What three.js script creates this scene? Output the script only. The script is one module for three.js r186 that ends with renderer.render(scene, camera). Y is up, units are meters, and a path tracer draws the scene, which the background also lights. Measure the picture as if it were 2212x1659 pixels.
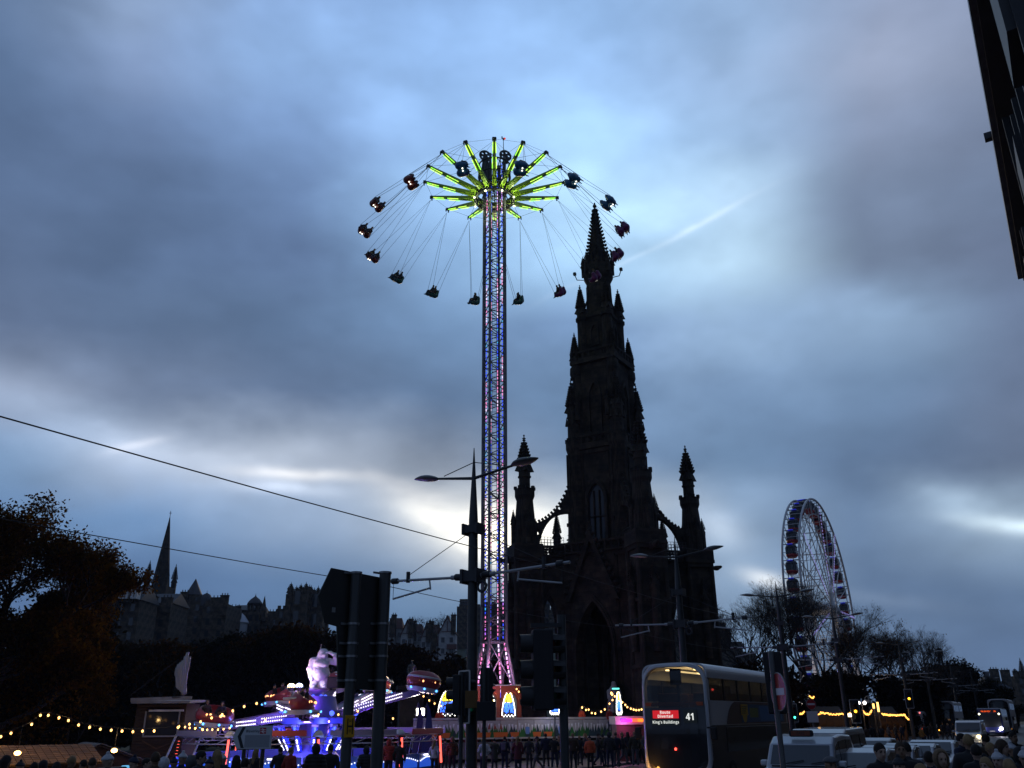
import * as THREE from 'three';
import { mergeGeometries } from 'three/addons/utils/BufferGeometryUtils.js';
import { RoundedBoxGeometry } from 'three/addons/geometries/RoundedBoxGeometry.js';

// ------------------------------------------------------------------ camera, sky, sun, exposure
const scene = new THREE.Scene();
const FOC = 1853.3, PITCH = 21.3 * Math.PI / 180, ROLL = 0.0075, EYE = 2.3;
const camera = new THREE.PerspectiveCamera(48.22, 1024 / 768, 0.1, 6000);
camera.rotation.order = 'YXZ';
camera.position.set(0, EYE, 0);
camera.rotation.set(PITCH, 0, -ROLL);
const renderer = new THREE.WebGLRenderer({ antialias: true });
renderer.setSize(1024, 768);
renderer.toneMapping = THREE.LinearToneMapping;
renderer.toneMappingExposure = 1;
renderer.shadowMap.enabled = true;

const cP = Math.cos(PITCH), sP = Math.sin(PITCH);
// a point of the place on the sight line that meets column x, row y of a 2212 x 1659 survey sheet, D metres ahead
function ray(x, y) {
  const ao = (x - 1106) / FOC, bo = (829.5 - y) / FOC;
  const a = ao + bo * ROLL, b = bo - ao * ROLL;
  return new THREE.Vector3(a, sP + b * cP, -(cP - b * sP));
}
function at(x, y, D) { const r = ray(x, y); return r.multiplyScalar(D / -r.z).add(new THREE.Vector3(0, EYE, 0)); }
const lin = c => { c /= 255; return c <= 0.04045 ? c / 12.92 : Math.pow((c + 0.055) / 1.055, 2.4); };
const smooth = (a, b, x) => { x = Math.min(1, Math.max(0, (x - a) / (b - a))); return x * x * (3 - 2 * x); };
const mix = (a, b, t) => a + (b - a) * t;
function rng(seed) { let a = seed >>> 0; return () => { a = (a + 0x6D2B79F5) | 0; let t = Math.imul(a ^ (a >>> 15), 1 | a); t = (t + Math.imul(t ^ (t >>> 7), 61 | t)) ^ t; return ((t ^ (t >>> 14)) >>> 0) / 4294967296; }; }
const hash = new Float32Array(4096); { const r = rng(77); for (let i = 0; i < 4096; i++) hash[i] = r(); }
function vnoise(x, y, z = 0) {
  const xi = Math.floor(x), yi = Math.floor(y), zi = Math.floor(z); let fx = x - xi, fy = y - yi, fz = z - zi;
  fx = fx * fx * (3 - 2 * fx); fy = fy * fy * (3 - 2 * fy); fz = fz * fz * (3 - 2 * fz);
  const h = (a, b, c) => hash[(Math.imul(a, 73856093) ^ Math.imul(b, 19349663) ^ Math.imul(c, 83492791)) & 4095];
  const l = (a, b, t) => a + (b - a) * t;
  return l(l(l(h(xi, yi, zi), h(xi + 1, yi, zi), fx), l(h(xi, yi + 1, zi), h(xi + 1, yi + 1, zi), fx), fy), l(l(h(xi, yi, zi + 1), h(xi + 1, yi, zi + 1), fx), l(h(xi, yi + 1, zi + 1), h(xi + 1, yi + 1, zi + 1), fx), fy), fz);
}
function fbm(x, y, z = 0, n = 4) { let s = 0, a = 0.5, t = 0; for (let i = 0; i < n; i++) { s += a * vnoise(x, y, z); t += a; x = x * 2.03 + 11.3; y = y * 2.03 + 5.7; z = z * 2.03 + 3.1; a *= 0.5; } return s / t; }

// the dusk sky: broken cloud, brightest where the low sun stands behind it
const skyRows = [
  [0, [[100, 124, 160], [138, 161, 197], [136, 168, 214], [140, 176, 225], [143, 179, 225], [147, 176, 214], [146, 160, 189], [130, 143, 170]]],
  [140, [[95, 119, 155], [130, 153, 192], [141, 175, 222], [148, 186, 236], [154, 192, 240], [153, 181, 218], [149, 162, 189], [128, 141, 168]]],
  [280, [[94, 117, 153], [105, 128, 166], [131, 163, 211], [154, 193, 242], [166, 207, 251], [156, 187, 224], [139, 154, 183], [118, 133, 161]]],
  [420, [[93, 115, 150], [95, 118, 154], [109, 136, 178], [154, 193, 237], [178, 218, 252], [172, 203, 232], [122, 139, 167], [110, 126, 154]]],
  [560, [[93, 113, 146], [92, 114, 148], [98, 122, 160], [138, 175, 217], [166, 205, 241], [178, 209, 234], [117, 134, 161], [107, 122, 150]]],
  [700, [[98, 116, 147], [94, 115, 147], [95, 119, 153], [115, 146, 185], [120, 150, 190], [138, 167, 202], [141, 168, 200], [107, 124, 153]]],
  [840, [[140, 155, 182], [112, 130, 160], [99, 119, 150], [101, 126, 160], [114, 144, 181], [117, 145, 181], [112, 138, 171], [107, 124, 153]]],
  [980, [[125, 155, 192], [170, 185, 208], [165, 178, 198], [132, 145, 165], [114, 141, 176], [111, 139, 173], [100, 124, 157], [103, 119, 146]]],
  [1120, [[105, 138, 180], [115, 148, 190], [150, 172, 202], [178, 188, 200], [180, 192, 205], [135, 160, 190], [106, 130, 162], [150, 172, 195]]],
  [1260, [[92, 120, 162], [94, 124, 166], [98, 127, 165], [115, 145, 180], [140, 162, 188], [138, 162, 190], [99, 123, 156], [103, 127, 160]]],
  [1400, [[84, 112, 152], [84, 112, 152], [86, 112, 148], [94, 122, 156], [102, 128, 162], [112, 138, 170], [101, 125, 158], [97, 121, 156]]],
  [1540, [[80, 106, 145], [79, 105, 144], [80, 104, 140], [88, 114, 148], [95, 120, 154], [102, 128, 160], [94, 117, 150], [90, 113, 148]]],
].map(([y, row]) => [y, row.map(c => c.map(lin))]);
const skyBase = [104, 126, 164].map(lin);
const skySpots = [ // x, y, rx, ry, turn, linear colour added by brighter cloud
  [1105, 1160, 80, 58, 0, 1.7, 1.45, 1.0], [1060, 1165, 160, 85, 0, 0.5, 0.43, 0.3], [925, 1118, 95, 30, 0.42, 0.34, 0.29, 0.2],
  [645, 1023, 125, 13, 0.05, 0.5, 0.43, 0.32], [620, 1055, 110, 16, 0.08, 0.3, 0.31, 0.33], [540, 1005, 170, 40, 0.1, 0.12, 0.12, 0.12], [295, 963, 60, 9, -0.25, 0.2, 0.17, 0.14], [250, 960, 190, 45, 0.25, 0.1, 0.11, 0.13], [100, 880, 150, 50, 0.25, 0.07, 0.08, 0.09],
  [2195, 1135, 110, 18, 0.12, 0.45, 0.5, 0.46], [2090, 1088, 140, 36, 0.35, 0.16, 0.2, 0.22], [1655, 1258, 55, 18, 0.2, 0.42, 0.37, 0.28], [1560, 1150, 60, 40, 0.4, 0.2, 0.2, 0.19], [1200, 1150, 60, 50, 0, 0.25, 0.24, 0.2],
  [1900, 1290, 150, 16, 0.1, 0.05, 0.055, 0.06], [1410, 530, 190, 4.6, -0.45, 0.17, 0.14, 0.11], [1520, 476, 80, 7, -0.44, 0.1, 0.085, 0.06], [860, 1050, 110, 24, 0.3, 0.16, 0.13, 0.09],
  [1420, 470, 200, 60, -0.3, 0.08, 0.1, 0.12], [1450, 800, 90, 120, -0.5, 0.04, 0.05, 0.06], [1600, 745, 190, 75, 0.45, 0.05, 0.065, 0.075],
];
function skyAt(dx, dy, dz, out) {
  const n1 = fbm(dx * 5 + 3, dy * 9, dz * 5, 4) - 0.5, n2 = fbm(dx * 5 + 40, dy * 9 + 9, dz * 5, 4) - 0.5, n3 = fbm(dx * 14 + 7, dy * 26 + 3, dz * 14, 4) - 0.5;
  // place of the direction on the survey sheet
  const f = -dz * cP + dy * sP, up = dy * cP + dz * sP;
  let r = skyBase[0], g = skyBase[1], b = skyBase[2];
  const lum = 0.86 + 0.5 * (fbm(dx * 2.2 + 8, dy * 3.4 + 2, dz * 2.2, 4) - 0.5) * 2;
  r *= lum; g *= lum; b *= mix(1, lum, 0.9);
  if (f > 0.25) {
    const a0 = dx / f, b0 = up / f;
    const x = 1106 + FOC * (a0 - b0 * ROLL) + n1 * 170 + n3 * 60, y = 829.5 - FOC * (b0 + a0 * ROLL) + n2 * 120 + n3 * 44;
    const w = smooth(-900, -150, x) * smooth(3100, 2360, x) * smooth(-1000, -120, y);
    if (w > 0) {
      const cx = Math.min(6.999, Math.max(0, x / 316)), cy = Math.min(10.999, Math.max(0, y / 140));
      const i = Math.floor(cx), j = Math.floor(cy), u = cx - i, v = cy - j, us = u * u * (3 - 2 * u) * 0.5 + u * 0.5, vs = v * v * (3 - 2 * v) * 0.5 + v * 0.5;
      const A = skyRows[j][1][i], B = skyRows[j][1][i + 1], C = skyRows[j + 1][1][i], D = skyRows[j + 1][1][i + 1];
      const q = k => mix(mix(A[k], B[k], us), mix(C[k], D[k], us), vs);
      r = mix(r, q(0), w); g = mix(g, q(1), w); b = mix(b, q(2), w);
    }
    const m = 1 + n3 * 0.4; r *= m; g *= m; b *= m;
    const px = 1106 + FOC * (a0 - b0 * ROLL) + n1 * 26 + n3 * 12, py = 829.5 - FOC * (b0 + a0 * ROLL) + n2 * 30 + n3 * 12;
    for (const [sx, sy, rx, ry, t, cr, cg, cb] of skySpots) {
      const ex = px - sx, ey = py - sy, c = Math.cos(t), s = Math.sin(t), e = ((ex * c + ey * s) / rx) ** 2 + ((ey * c - ex * s) / ry) ** 2;
      if (e < 7) { const k = Math.exp(-e) * (0.8 + n3 * 1.2); r += cr * k; g += cg * k; b += cb * k; }
    }
  }
  const con = 0.93 + 0.36 * Math.min(0.9, 0.3 * r + 0.6 * g + 0.1 * b); // light breaks stand out from the cloud
  out[0] = Math.max(0.02, r * con); out[1] = Math.max(0.03, g * con); out[2] = Math.max(0.05, b * con);
}
{
  const W = 3072, Hh = 1536, data = new Float32Array(W * Hh * 4), o = [0, 0, 0];
  for (let j = 0; j < Hh; j++) {
    const el = (j + 0.5) / Hh * Math.PI - Math.PI / 2, ce = Math.cos(el), se = Math.sin(el);
    if (se < -0.12) { for (let i = 0; i < W; i++) { const k = (j * W + i) * 4; data[k] = 0.05; data[k + 1] = 0.07; data[k + 2] = 0.11; data[k + 3] = 1; } continue; }
    for (let i = 0; i < W; i++) {
      const az = ((i + 0.5) / W - 0.5) * 2 * Math.PI;
      skyAt(Math.cos(az) * ce, se, Math.sin(az) * ce, o);
      const k = (j * W + i) * 4; data[k] = o[0]; data[k + 1] = o[1]; data[k + 2] = o[2]; data[k + 3] = 1;
    }
  }
  const t = new THREE.DataTexture(data, W, Hh, THREE.RGBAFormat, THREE.FloatType);
  t.mapping = THREE.EquirectangularReflectionMapping; t.magFilter = THREE.LinearFilter; t.minFilter = THREE.LinearFilter; t.needsUpdate = true;
  scene.background = t; scene.environment = t;
}
const sunDir = ray(1100, 1160).normalize();
const sun = new THREE.DirectionalLight(0xffe2b8, 0.5);
sun.position.copy(sunDir).multiplyScalar(300); sun.target.position.set(0, 0, 0);
sun.castShadow = true; sun.shadow.radius = 24; sun.shadow.mapSize.set(2048, 2048);
Object.assign(sun.shadow.camera, { left: -150, right: 150, top: 150, bottom: -150, near: 1, far: 700 });
scene.add(sun, sun.target);
scene.fog = new THREE.FogExp2(0xa9bcd6, 0.0001);
// ------------------------------------------------------------------ helpers
const V = (x, y, z) => new THREE.Vector3(x, y, z);
const AZ = 31.4 * Math.PI / 180, sA = Math.sin(AZ), cA = Math.cos(AZ);
const st = (t, s, y = 0) => V(cA * t + sA * s, y, -(-sA * t + cA * s));          // street frame: t to the right of the street's run, s along it
const tOf = p => cA * p.x + sA * p.z, sOf = p => sA * p.x - cA * p.z;
const gyT = t => t > -8 ? 0 : 0.024 * (t + 8);                                   // the street falls gently towards the gardens
const gy = p => gyT(Math.max(-60, tOf(p)));
const onGround = (x, D, lift = 0) => { const p = at(x, 1552, D); p.y = 0; p.y = gy(p) + lift; return p; };

const taken = new Map();
function numbered(n) { const k = taken.get(n) || 0; taken.set(n, k + 1); return k ? `${n}_${String(k).padStart(3, '0')}` : n; }
function tag(o, label, category, group, kind) { if (label) o.userData.label = label; if (category) o.userData.category = category; if (group) o.userData.group = group; if (kind) o.userData.kind = kind; return o; }
function thing(name, label, category, pos = V(0, 0, 0), turn = 0, group) {
  const o = new THREE.Group(); o.name = numbered(name); o.position.copy(pos); o.rotation.y = turn; scene.add(o); return tag(o, label, category, group);
}
function part(parent, name, geo, m) {
  const o = new THREE.Mesh(geo, m); o.name = name; o.castShadow = o.receiveShadow = true; parent.add(o); return o;
}
function solo(name, geo, m, label, category, pos, turn = 0, group) {
  const o = new THREE.Mesh(geo, m); o.name = numbered(name); o.castShadow = o.receiveShadow = true; if (pos) o.position.copy(pos); o.rotation.y = turn; scene.add(o); return tag(o, label, category, group);
}
function sub(parent, name, pos, turn = 0) { const o = new THREE.Group(); o.name = name; if (pos) o.position.copy(pos); o.rotation.y = turn; parent.add(o); return o; }
function struct(name, geo, m) { const o = new THREE.Mesh(geo, m); o.name = numbered(name); o.receiveShadow = o.castShadow = true; o.userData.kind = 'structure'; scene.add(o); return o; }
function dup(src, pos, turn, label, group) {
  const o = src.clone(); o.userData = { ...src.userData }; o.name = numbered(src.name.replace(/_\d{3}$/, '')); scene.add(o);
  if (pos) o.position.copy(pos); if (turn !== undefined) o.rotation.y = turn; if (label) o.userData.label = label; if (group) o.userData.group = group; return o;
}

// geometry: everything is non-indexed with position, normal and uv in metres
function uvBox(g) {
  const p = g.attributes.position, n = g.attributes.normal, uv = new Float32Array(p.count * 2);
  for (let i = 0; i < p.count; i++) {
    const ax = Math.abs(n.getX(i)), ay = Math.abs(n.getY(i)), az = Math.abs(n.getZ(i)), x = p.getX(i), y = p.getY(i), z = p.getZ(i);
    if (ay > ax && ay > az) { uv[2 * i] = x; uv[2 * i + 1] = z; } else if (ax > az) { uv[2 * i] = z; uv[2 * i + 1] = y; } else { uv[2 * i] = x; uv[2 * i + 1] = y; }
  }
  g.setAttribute('uv', new THREE.BufferAttribute(uv, 2)); return g;
}
function flat(g) { const o = g.index ? g.toNonIndexed() : g; for (const k of Object.keys(o.attributes)) if (!['position', 'normal', 'uv'].includes(k)) o.deleteAttribute(k); o.clearGroups(); return o; }
const M4 = new THREE.Matrix4(), QT = new THREE.Quaternion(), UPV = V(0, 1, 0);
class Geo {
  constructor() { this.l = []; }
  add(g, m) { g = flat(g); if (m) g.applyMatrix4(m); this.l.push(g); return this; }
  box(w, h, d, x = 0, y = 0, z = 0, ry = 0, rx = 0, rz = 0) { // y is the bottom unless the box is tilted
    const g = new THREE.BoxGeometry(w, h, d); const e = new THREE.Euler(rx, ry, rz, 'YXZ');
    return this.add(g, new THREE.Matrix4().compose(V(x, (rx || rz) ? y : y + h / 2, z), QT.setFromEuler(e), V(1, 1, 1)));
  }
  rbox(w, h, d, r, x = 0, y = 0, z = 0, ry = 0, seg = 2) { return this.add(new RoundedBoxGeometry(w, h, d, seg, r), M4.compose(V(x, y + h / 2, z), QT.setFromAxisAngle(UPV, ry), V(1, 1, 1))); }
  cyl(r0, r1, h, x = 0, y = 0, z = 0, n = 12, ry = 0) { return this.add(new THREE.CylinderGeometry(r1, r0, h, n), M4.compose(V(x, y + h / 2, z), QT.setFromAxisAngle(UPV, ry), V(1, 1, 1))); }
  tube(a, b, r0, r1 = r0, n = 6) {
    const d = b.clone().sub(a), L = d.length(); if (L < 1e-6) return this;
    return this.add(new THREE.CylinderGeometry(r1, r0, L, n), M4.compose(a.clone().add(b).multiplyScalar(0.5), QT.setFromUnitVectors(UPV, d.divideScalar(L)), V(1, 1, 1)));
  }
  bar(a, b, w, h = w) { // square bar between two points
    const d = b.clone().sub(a), L = d.length();
    const m = new THREE.Matrix4().lookAt(a, b, Math.abs(d.y / L) > 0.99 ? V(1, 0, 0) : UPV); m.setPosition(a.clone().add(b).multiplyScalar(0.5));
    return this.add(new THREE.BoxGeometry(w, h, L), m);
  }
  ball(r, x, y, z, n = 8, sx = 1, sy = 1, sz = 1) { return this.add(new THREE.SphereGeometry(r, n, Math.max(4, n * 0.7 | 0)), M4.compose(V(x, y, z), QT.identity(), V(sx, sy, sz))); }
  lathe(pts, n = 12, x = 0, y = 0, z = 0) { return this.add(new THREE.LatheGeometry(pts.map(p => new THREE.Vector2(p[0], p[1])), n), M4.makeTranslation(x, y, z)); }
  torus(R, r, x, y, z, n = 24, m = 6, e = [0, 0, 0], arc = Math.PI * 2) { return this.add(new THREE.TorusGeometry(R, r, m, n, arc), M4.compose(V(x, y, z), QT.setFromEuler(new THREE.Euler(...e)), V(1, 1, 1))); }
  ext(shape, depth, m, bevel = 0, curve = 8) { // shape in x,y; extruded along z, centred
    const g = new THREE.ExtrudeGeometry(shape, { depth: depth - 2 * bevel, bevelEnabled: bevel > 0, bevelSize: bevel, bevelThickness: bevel, bevelOffset: -bevel, bevelSegments: 2, curveSegments: curve, steps: 1 });
    g.translate(0, 0, -(depth - 2 * bevel) / 2); return this.add(g, m);
  }
  poly(pts, depth, m, bevel = 0) { const s = new THREE.Shape(); pts.forEach((p, i) => i ? s.lineTo(p[0], p[1]) : s.moveTo(p[0], p[1])); return this.ext(s, depth, m, bevel); }
  quad(a, b, c, d) { const g = new THREE.BufferGeometry(); g.setAttribute('position', new THREE.Float32BufferAttribute([a, b, c, a, c, d].flatMap(p => [p.x, p.y, p.z]), 3)); g.computeVertexNormals(); g.setAttribute('uv', new THREE.Float32BufferAttribute([0, 0, 1, 0, 1, 1, 0, 0, 1, 1, 0, 1], 2)); return this.add(g); }
  turn(ry, x = 0, y = 0, z = 0) { const m = new THREE.Matrix4().makeRotationY(ry).setPosition(x, y, z); this.l.forEach(g => g.applyMatrix4(m)); return this; }
  done(keepUV) { const g = mergeGeometries(this.l.map(x => { if (!x.attributes.uv) uvBox(x); return x; })); return keepUV ? g : uvBox(g); }
}
const G = () => new Geo();
const TR = (x, y, z, ry = 0, rx = 0, rz = 0) => new THREE.Matrix4().compose(V(x, y, z), new THREE.Quaternion().setFromEuler(new THREE.Euler(rx, ry, rz, 'YXZ')), V(1, 1, 1));
function archShape(w, h, aw, spring, rise, x0 = 0) { // wall w x h with a pointed opening
  const s = new THREE.Shape([new THREE.Vector2(-w / 2, 0), new THREE.Vector2(w / 2, 0), new THREE.Vector2(w / 2, h), new THREE.Vector2(-w / 2, h)]);
  s.holes.push(lancet(aw, spring, rise, x0, 0.02)); return s;
}
function lancet(aw, spring, rise, x0 = 0, y0 = 0, K = THREE.Path) {
  const p = new K(); p.moveTo(x0 - aw / 2, y0); p.lineTo(x0 - aw / 2, spring); p.quadraticCurveTo(x0 - aw / 2, spring + rise * 0.62, x0, spring + rise); p.quadraticCurveTo(x0 + aw / 2, spring + rise * 0.62, x0 + aw / 2, spring); p.lineTo(x0 + aw / 2, y0); p.lineTo(x0 - aw / 2, y0); return p;
}
function roundRect(w, h, r, x = 0, y = 0, K = THREE.Shape) {
  const s = new K(), R = Array.isArray(r) ? r : [r, r, r, r], l = x - w / 2, b = y - h / 2, t = b + h, q = l + w; // bl br tr tl
  s.moveTo(l + R[0], b); s.lineTo(q - R[1], b); s.quadraticCurveTo(q, b, q, b + R[1]); s.lineTo(q, t - R[2]); s.quadraticCurveTo(q, t, q - R[2], t); s.lineTo(l + R[3], t); s.quadraticCurveTo(l, t, l, t - R[3]); s.lineTo(l, b + R[0]); s.quadraticCurveTo(l, b, l + R[0], b); return s;
}

// textures: grain and wear only
function tex(n, f, srgb = true, rep = 1) {
  const d = new Uint8Array(n * n * 4);
  for (let j = 0; j < n; j++) for (let i = 0; i < n; i++) { const c = f(i / n, j / n), k = (j * n + i) * 4; if (Array.isArray(c)) { d[k] = c[0]; d[k + 1] = c[1]; d[k + 2] = c[2]; } else d[k] = d[k + 1] = d[k + 2] = c; d[k + 3] = 255; }
  const t = new THREE.DataTexture(d, n, n); t.wrapS = t.wrapT = THREE.RepeatWrapping; t.magFilter = THREE.LinearFilter; t.minFilter = THREE.LinearMipmapLinearFilter; t.generateMipmaps = true; if (srgb) t.colorSpace = THREE.SRGBColorSpace; t.repeat.set(rep, rep); t.needsUpdate = true; return t;
}
const per = (u, v, f, o = 0, n = 4) => { // tiling noise
  const a = fbm(u * f + o, v * f, o, n), b = fbm((u - 1) * f + o, v * f, o, n), c = fbm(u * f + o, (v - 1) * f, o, n), d = fbm((u - 1) * f + o, (v - 1) * f, o, n);
  return mix(mix(a, b, u), mix(c, d, u), v);
};
const texGrain = tex(256, (u, v) => { const k = 150 + 105 * per(u, v, 6, 1, 5); return [k, k * 0.99, k * 0.97]; }, true, 0.4);
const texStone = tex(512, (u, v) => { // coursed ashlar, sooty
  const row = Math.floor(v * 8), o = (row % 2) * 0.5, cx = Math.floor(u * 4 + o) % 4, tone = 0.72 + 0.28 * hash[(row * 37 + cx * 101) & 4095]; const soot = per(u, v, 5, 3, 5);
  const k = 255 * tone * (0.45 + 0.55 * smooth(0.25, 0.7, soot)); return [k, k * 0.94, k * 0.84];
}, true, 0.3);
const bumpStone = tex(512, (u, v) => { const fy = (v * 8) % 1, row = Math.floor(v * 8), fx = (u * 4 + (row % 2) * 0.5) % 1, e = Math.min(fy, 1 - fy) / 8, e2 = Math.min(fx, 1 - fx) / 4; return 255 * smooth(0, 0.008, Math.min(e, e2)) * (0.75 + 0.25 * per(u, v, 24, 5, 3)); }, false, 0.3);
const texAsphalt = tex(512, (u, v) => { const k = 120 + 70 * per(u, v, 90, 2, 2) + 60 * per(u, v, 5, 8, 4); return [k, k, k * 1.02]; }, true, 0.14);
const texPave = tex(512, (u, v) => { const r = Math.floor(v * 8), c = Math.floor(u * 8 + (r % 2) * 0.5); const k = 150 + 60 * hash[(r * 17 + (c % 8) * 71) & 4095] + 40 * (per(u, v, 20, 4, 3) - 0.5); return [k, k * 0.98, k * 0.95]; }, true, 0.22);
const texBark = tex(256, (u, v) => 110 + 140 * per(u, v * 0.3, 14, 3, 4), true, 0.7);
const texWood = tex(256, (u, v) => { const k = 140 + 100 * per(u * 0.2, v, 26, 6, 4); return [k, k * 0.9, k * 0.8]; }, true, 0.6);
const texCloth = tex(128, (u, v) => 175 + 80 * per(u, v, 14, 9, 3), true, 1.6);

const mats = new Map();
function mat(rgb, rough = 0.8, o = {}) {
  const key = JSON.stringify([rgb, rough, Object.keys(o).map(k => [k, o[k] && o[k].uuid ? o[k].uuid : o[k]])]);
  if (!mats.has(key)) {
    const { phys, glow, glowBy, ...rest } = o;
    const m = phys ? new THREE.MeshPhysicalMaterial({ roughness: rough, ...rest }) : new THREE.MeshStandardMaterial({ roughness: rough, ...rest });
    m.color.setRGB(...rgb); if (glow) { m.emissive.setRGB(...glow); m.emissiveIntensity = glowBy || 1; }
    mats.set(key, m);
  }
  return mats.get(key);
}
const glow = (r, g, b, k = 1, base = [0.4, 0.4, 0.4]) => mat(base.map((c, i) => c * [r, g, b][i]), 0.5, { glow: [r, g, b], glowBy: k });
const MT = {
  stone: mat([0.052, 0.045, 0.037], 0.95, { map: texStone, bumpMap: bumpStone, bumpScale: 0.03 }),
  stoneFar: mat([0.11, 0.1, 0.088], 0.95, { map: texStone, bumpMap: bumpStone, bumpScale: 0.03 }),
  slate: mat([0.055, 0.06, 0.072], 0.7, { map: texGrain }),
  asphalt: mat([0.075, 0.075, 0.078], 0.62, { map: texAsphalt }),
  pave: mat([0.17, 0.165, 0.16], 0.75, { map: texPave }),
  kerb: mat([0.2, 0.195, 0.185], 0.8, { map: texGrain }),
  grass: mat([0.035, 0.05, 0.02], 1, { map: texGrain }),
  pole: mat([0.05, 0.055, 0.058], 0.5, { metalness: 0.2, map: texGrain }),
  steel: mat([0.42, 0.43, 0.45], 0.45, { metalness: 0.7, map: texGrain }),
  paleSteel: mat([0.55, 0.57, 0.6], 0.5, { metalness: 0.3, map: texGrain }),
  dark: mat([0.02, 0.02, 0.022], 0.6), darkGrain: mat([0.035, 0.035, 0.038], 0.6, { map: texGrain }),
  black: mat([0.012, 0.012, 0.014], 0.8), rubber: mat([0.018, 0.018, 0.018], 0.9),
  white: mat([0.72, 0.72, 0.72], 0.5, { map: texGrain }), whiteGloss: mat([0.7, 0.71, 0.73], 0.3, { phys: true, clearcoat: 0.6, clearcoatRoughness: 0.15 }),
  bark: mat([0.045, 0.038, 0.03], 0.95, { map: texBark }),
  wood: mat([0.13, 0.085, 0.05], 0.85, { map: texWood }), woodDark: mat([0.06, 0.04, 0.025], 0.9, { map: texWood }),
  glassDark: mat([0.02, 0.022, 0.025], 0.06, { phys: true, specularIntensity: 1 }),
  pane: mat([0.32, 0.34, 0.36], 0.05, { phys: true, transmission: 1, thickness: 0, ior: 1.5 }),
  wire: mat([0.02, 0.02, 0.02], 0.7),
};

// a smooth skin round a signed distance (surface nets)
function skin(sdf, lo, hi, cell, tone) {
  const nx = Math.ceil((hi[0] - lo[0]) / cell) + 2, ny = Math.ceil((hi[1] - lo[1]) / cell) + 2, nz = Math.ceil((hi[2] - lo[2]) / cell) + 2;
  const f = new Float32Array(nx * ny * nz), ix = (i, j, k) => (k * ny + j) * nx + i;
  for (let k = 0; k < nz; k++) for (let j = 0; j < ny; j++) for (let i = 0; i < nx; i++) f[ix(i, j, k)] = sdf(lo[0] + i * cell, lo[1] + j * cell, lo[2] + k * cell);
  const id = new Int32Array(nx * ny * nz).fill(-1), P = [], I = [];
  for (let k = 0; k < nz - 1; k++) for (let j = 0; j < ny - 1; j++) for (let i = 0; i < nx - 1; i++) {
    let m = 0; const c = [];
    for (let q = 0; q < 8; q++) { const v = f[ix(i + (q & 1), j + (q >> 1 & 1), k + (q >> 2))]; c.push(v); if (v < 0) m |= 1 << q; }
    if (m === 0 || m === 255) continue;
    let x = 0, y = 0, z = 0, n = 0;
    for (const [a, b] of [[0, 1], [2, 3], [4, 5], [6, 7], [0, 2], [1, 3], [4, 6], [5, 7], [0, 4], [1, 5], [2, 6], [3, 7]]) if ((c[a] < 0) !== (c[b] < 0)) {
      const t = c[a] / (c[a] - c[b]); x += mix(a & 1, b & 1, t); y += mix(a >> 1 & 1, b >> 1 & 1, t); z += mix(a >> 2, b >> 2, t); n++;
    }
    id[ix(i, j, k)] = P.length / 3; P.push(lo[0] + (i + x / n) * cell, lo[1] + (j + y / n) * cell, lo[2] + (k + z / n) * cell);
  }
  const quad = (a, b, c, d, flip) => { if (a < 0 || b < 0 || c < 0 || d < 0) return; flip ? I.push(a, c, b, a, d, c) : I.push(a, b, c, a, c, d); };
  for (let k = 1; k < nz - 1; k++) for (let j = 1; j < ny - 1; j++) for (let i = 1; i < nx - 1; i++) {
    const s = f[ix(i, j, k)] < 0;
    if (s !== f[ix(i + 1, j, k)] < 0) quad(id[ix(i, j - 1, k - 1)], id[ix(i, j, k - 1)], id[ix(i, j, k)], id[ix(i, j - 1, k)], !s);
    if (s !== f[ix(i, j + 1, k)] < 0) quad(id[ix(i - 1, j, k - 1)], id[ix(i - 1, j, k)], id[ix(i, j, k)], id[ix(i, j, k - 1)], !s);
    if (s !== f[ix(i, j, k + 1)] < 0) quad(id[ix(i - 1, j - 1, k)], id[ix(i, j - 1, k)], id[ix(i, j, k)], id[ix(i - 1, j, k)], !s);
  }
  const g = new THREE.BufferGeometry(); g.setAttribute('position', new THREE.Float32BufferAttribute(P, 3)); g.setIndex(I);
  const N = new Float32Array(P.length), e = cell * 0.5;
  for (let i = 0; i < P.length; i += 3) { const v = V(sdf(P[i] + e, P[i + 1], P[i + 2]) - sdf(P[i] - e, P[i + 1], P[i + 2]), sdf(P[i], P[i + 1] + e, P[i + 2]) - sdf(P[i], P[i + 1] - e, P[i + 2]), sdf(P[i], P[i + 1], P[i + 2] + e) - sdf(P[i], P[i + 1], P[i + 2] - e)).normalize(); N[i] = v.x; N[i + 1] = v.y; N[i + 2] = v.z; }
  g.setAttribute('normal', new THREE.BufferAttribute(N, 3)); g.setAttribute('uv', new THREE.Float32BufferAttribute(new Float32Array(P.length / 3 * 2), 2));
  return uvBox(g);
}
function capsule(px, py, pz, a, b, ra, rb) { const bx = b[0] - a[0], by = b[1] - a[1], bz = b[2] - a[2], ax = px - a[0], ay = py - a[1], az = pz - a[2]; const h = Math.min(1, Math.max(0, (ax * bx + ay * by + az * bz) / (bx * bx + by * by + bz * bz + 1e-9))); return Math.hypot(ax - bx * h, ay - by * h, az - bz * h) - (ra + (rb - ra) * h); }
const smin = (a, b, k) => { const h = Math.max(k - Math.abs(a - b), 0) / k; return Math.min(a, b) - h * h * k * 0.25; };
const canvasTex = (w, h, draw) => { const c = document.createElement('canvas'); c.width = w; c.height = h; const x = c.getContext('2d'); draw(x, w, h); const t = new THREE.CanvasTexture(c); t.colorSpace = THREE.SRGBColorSpace; return t; };
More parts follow.
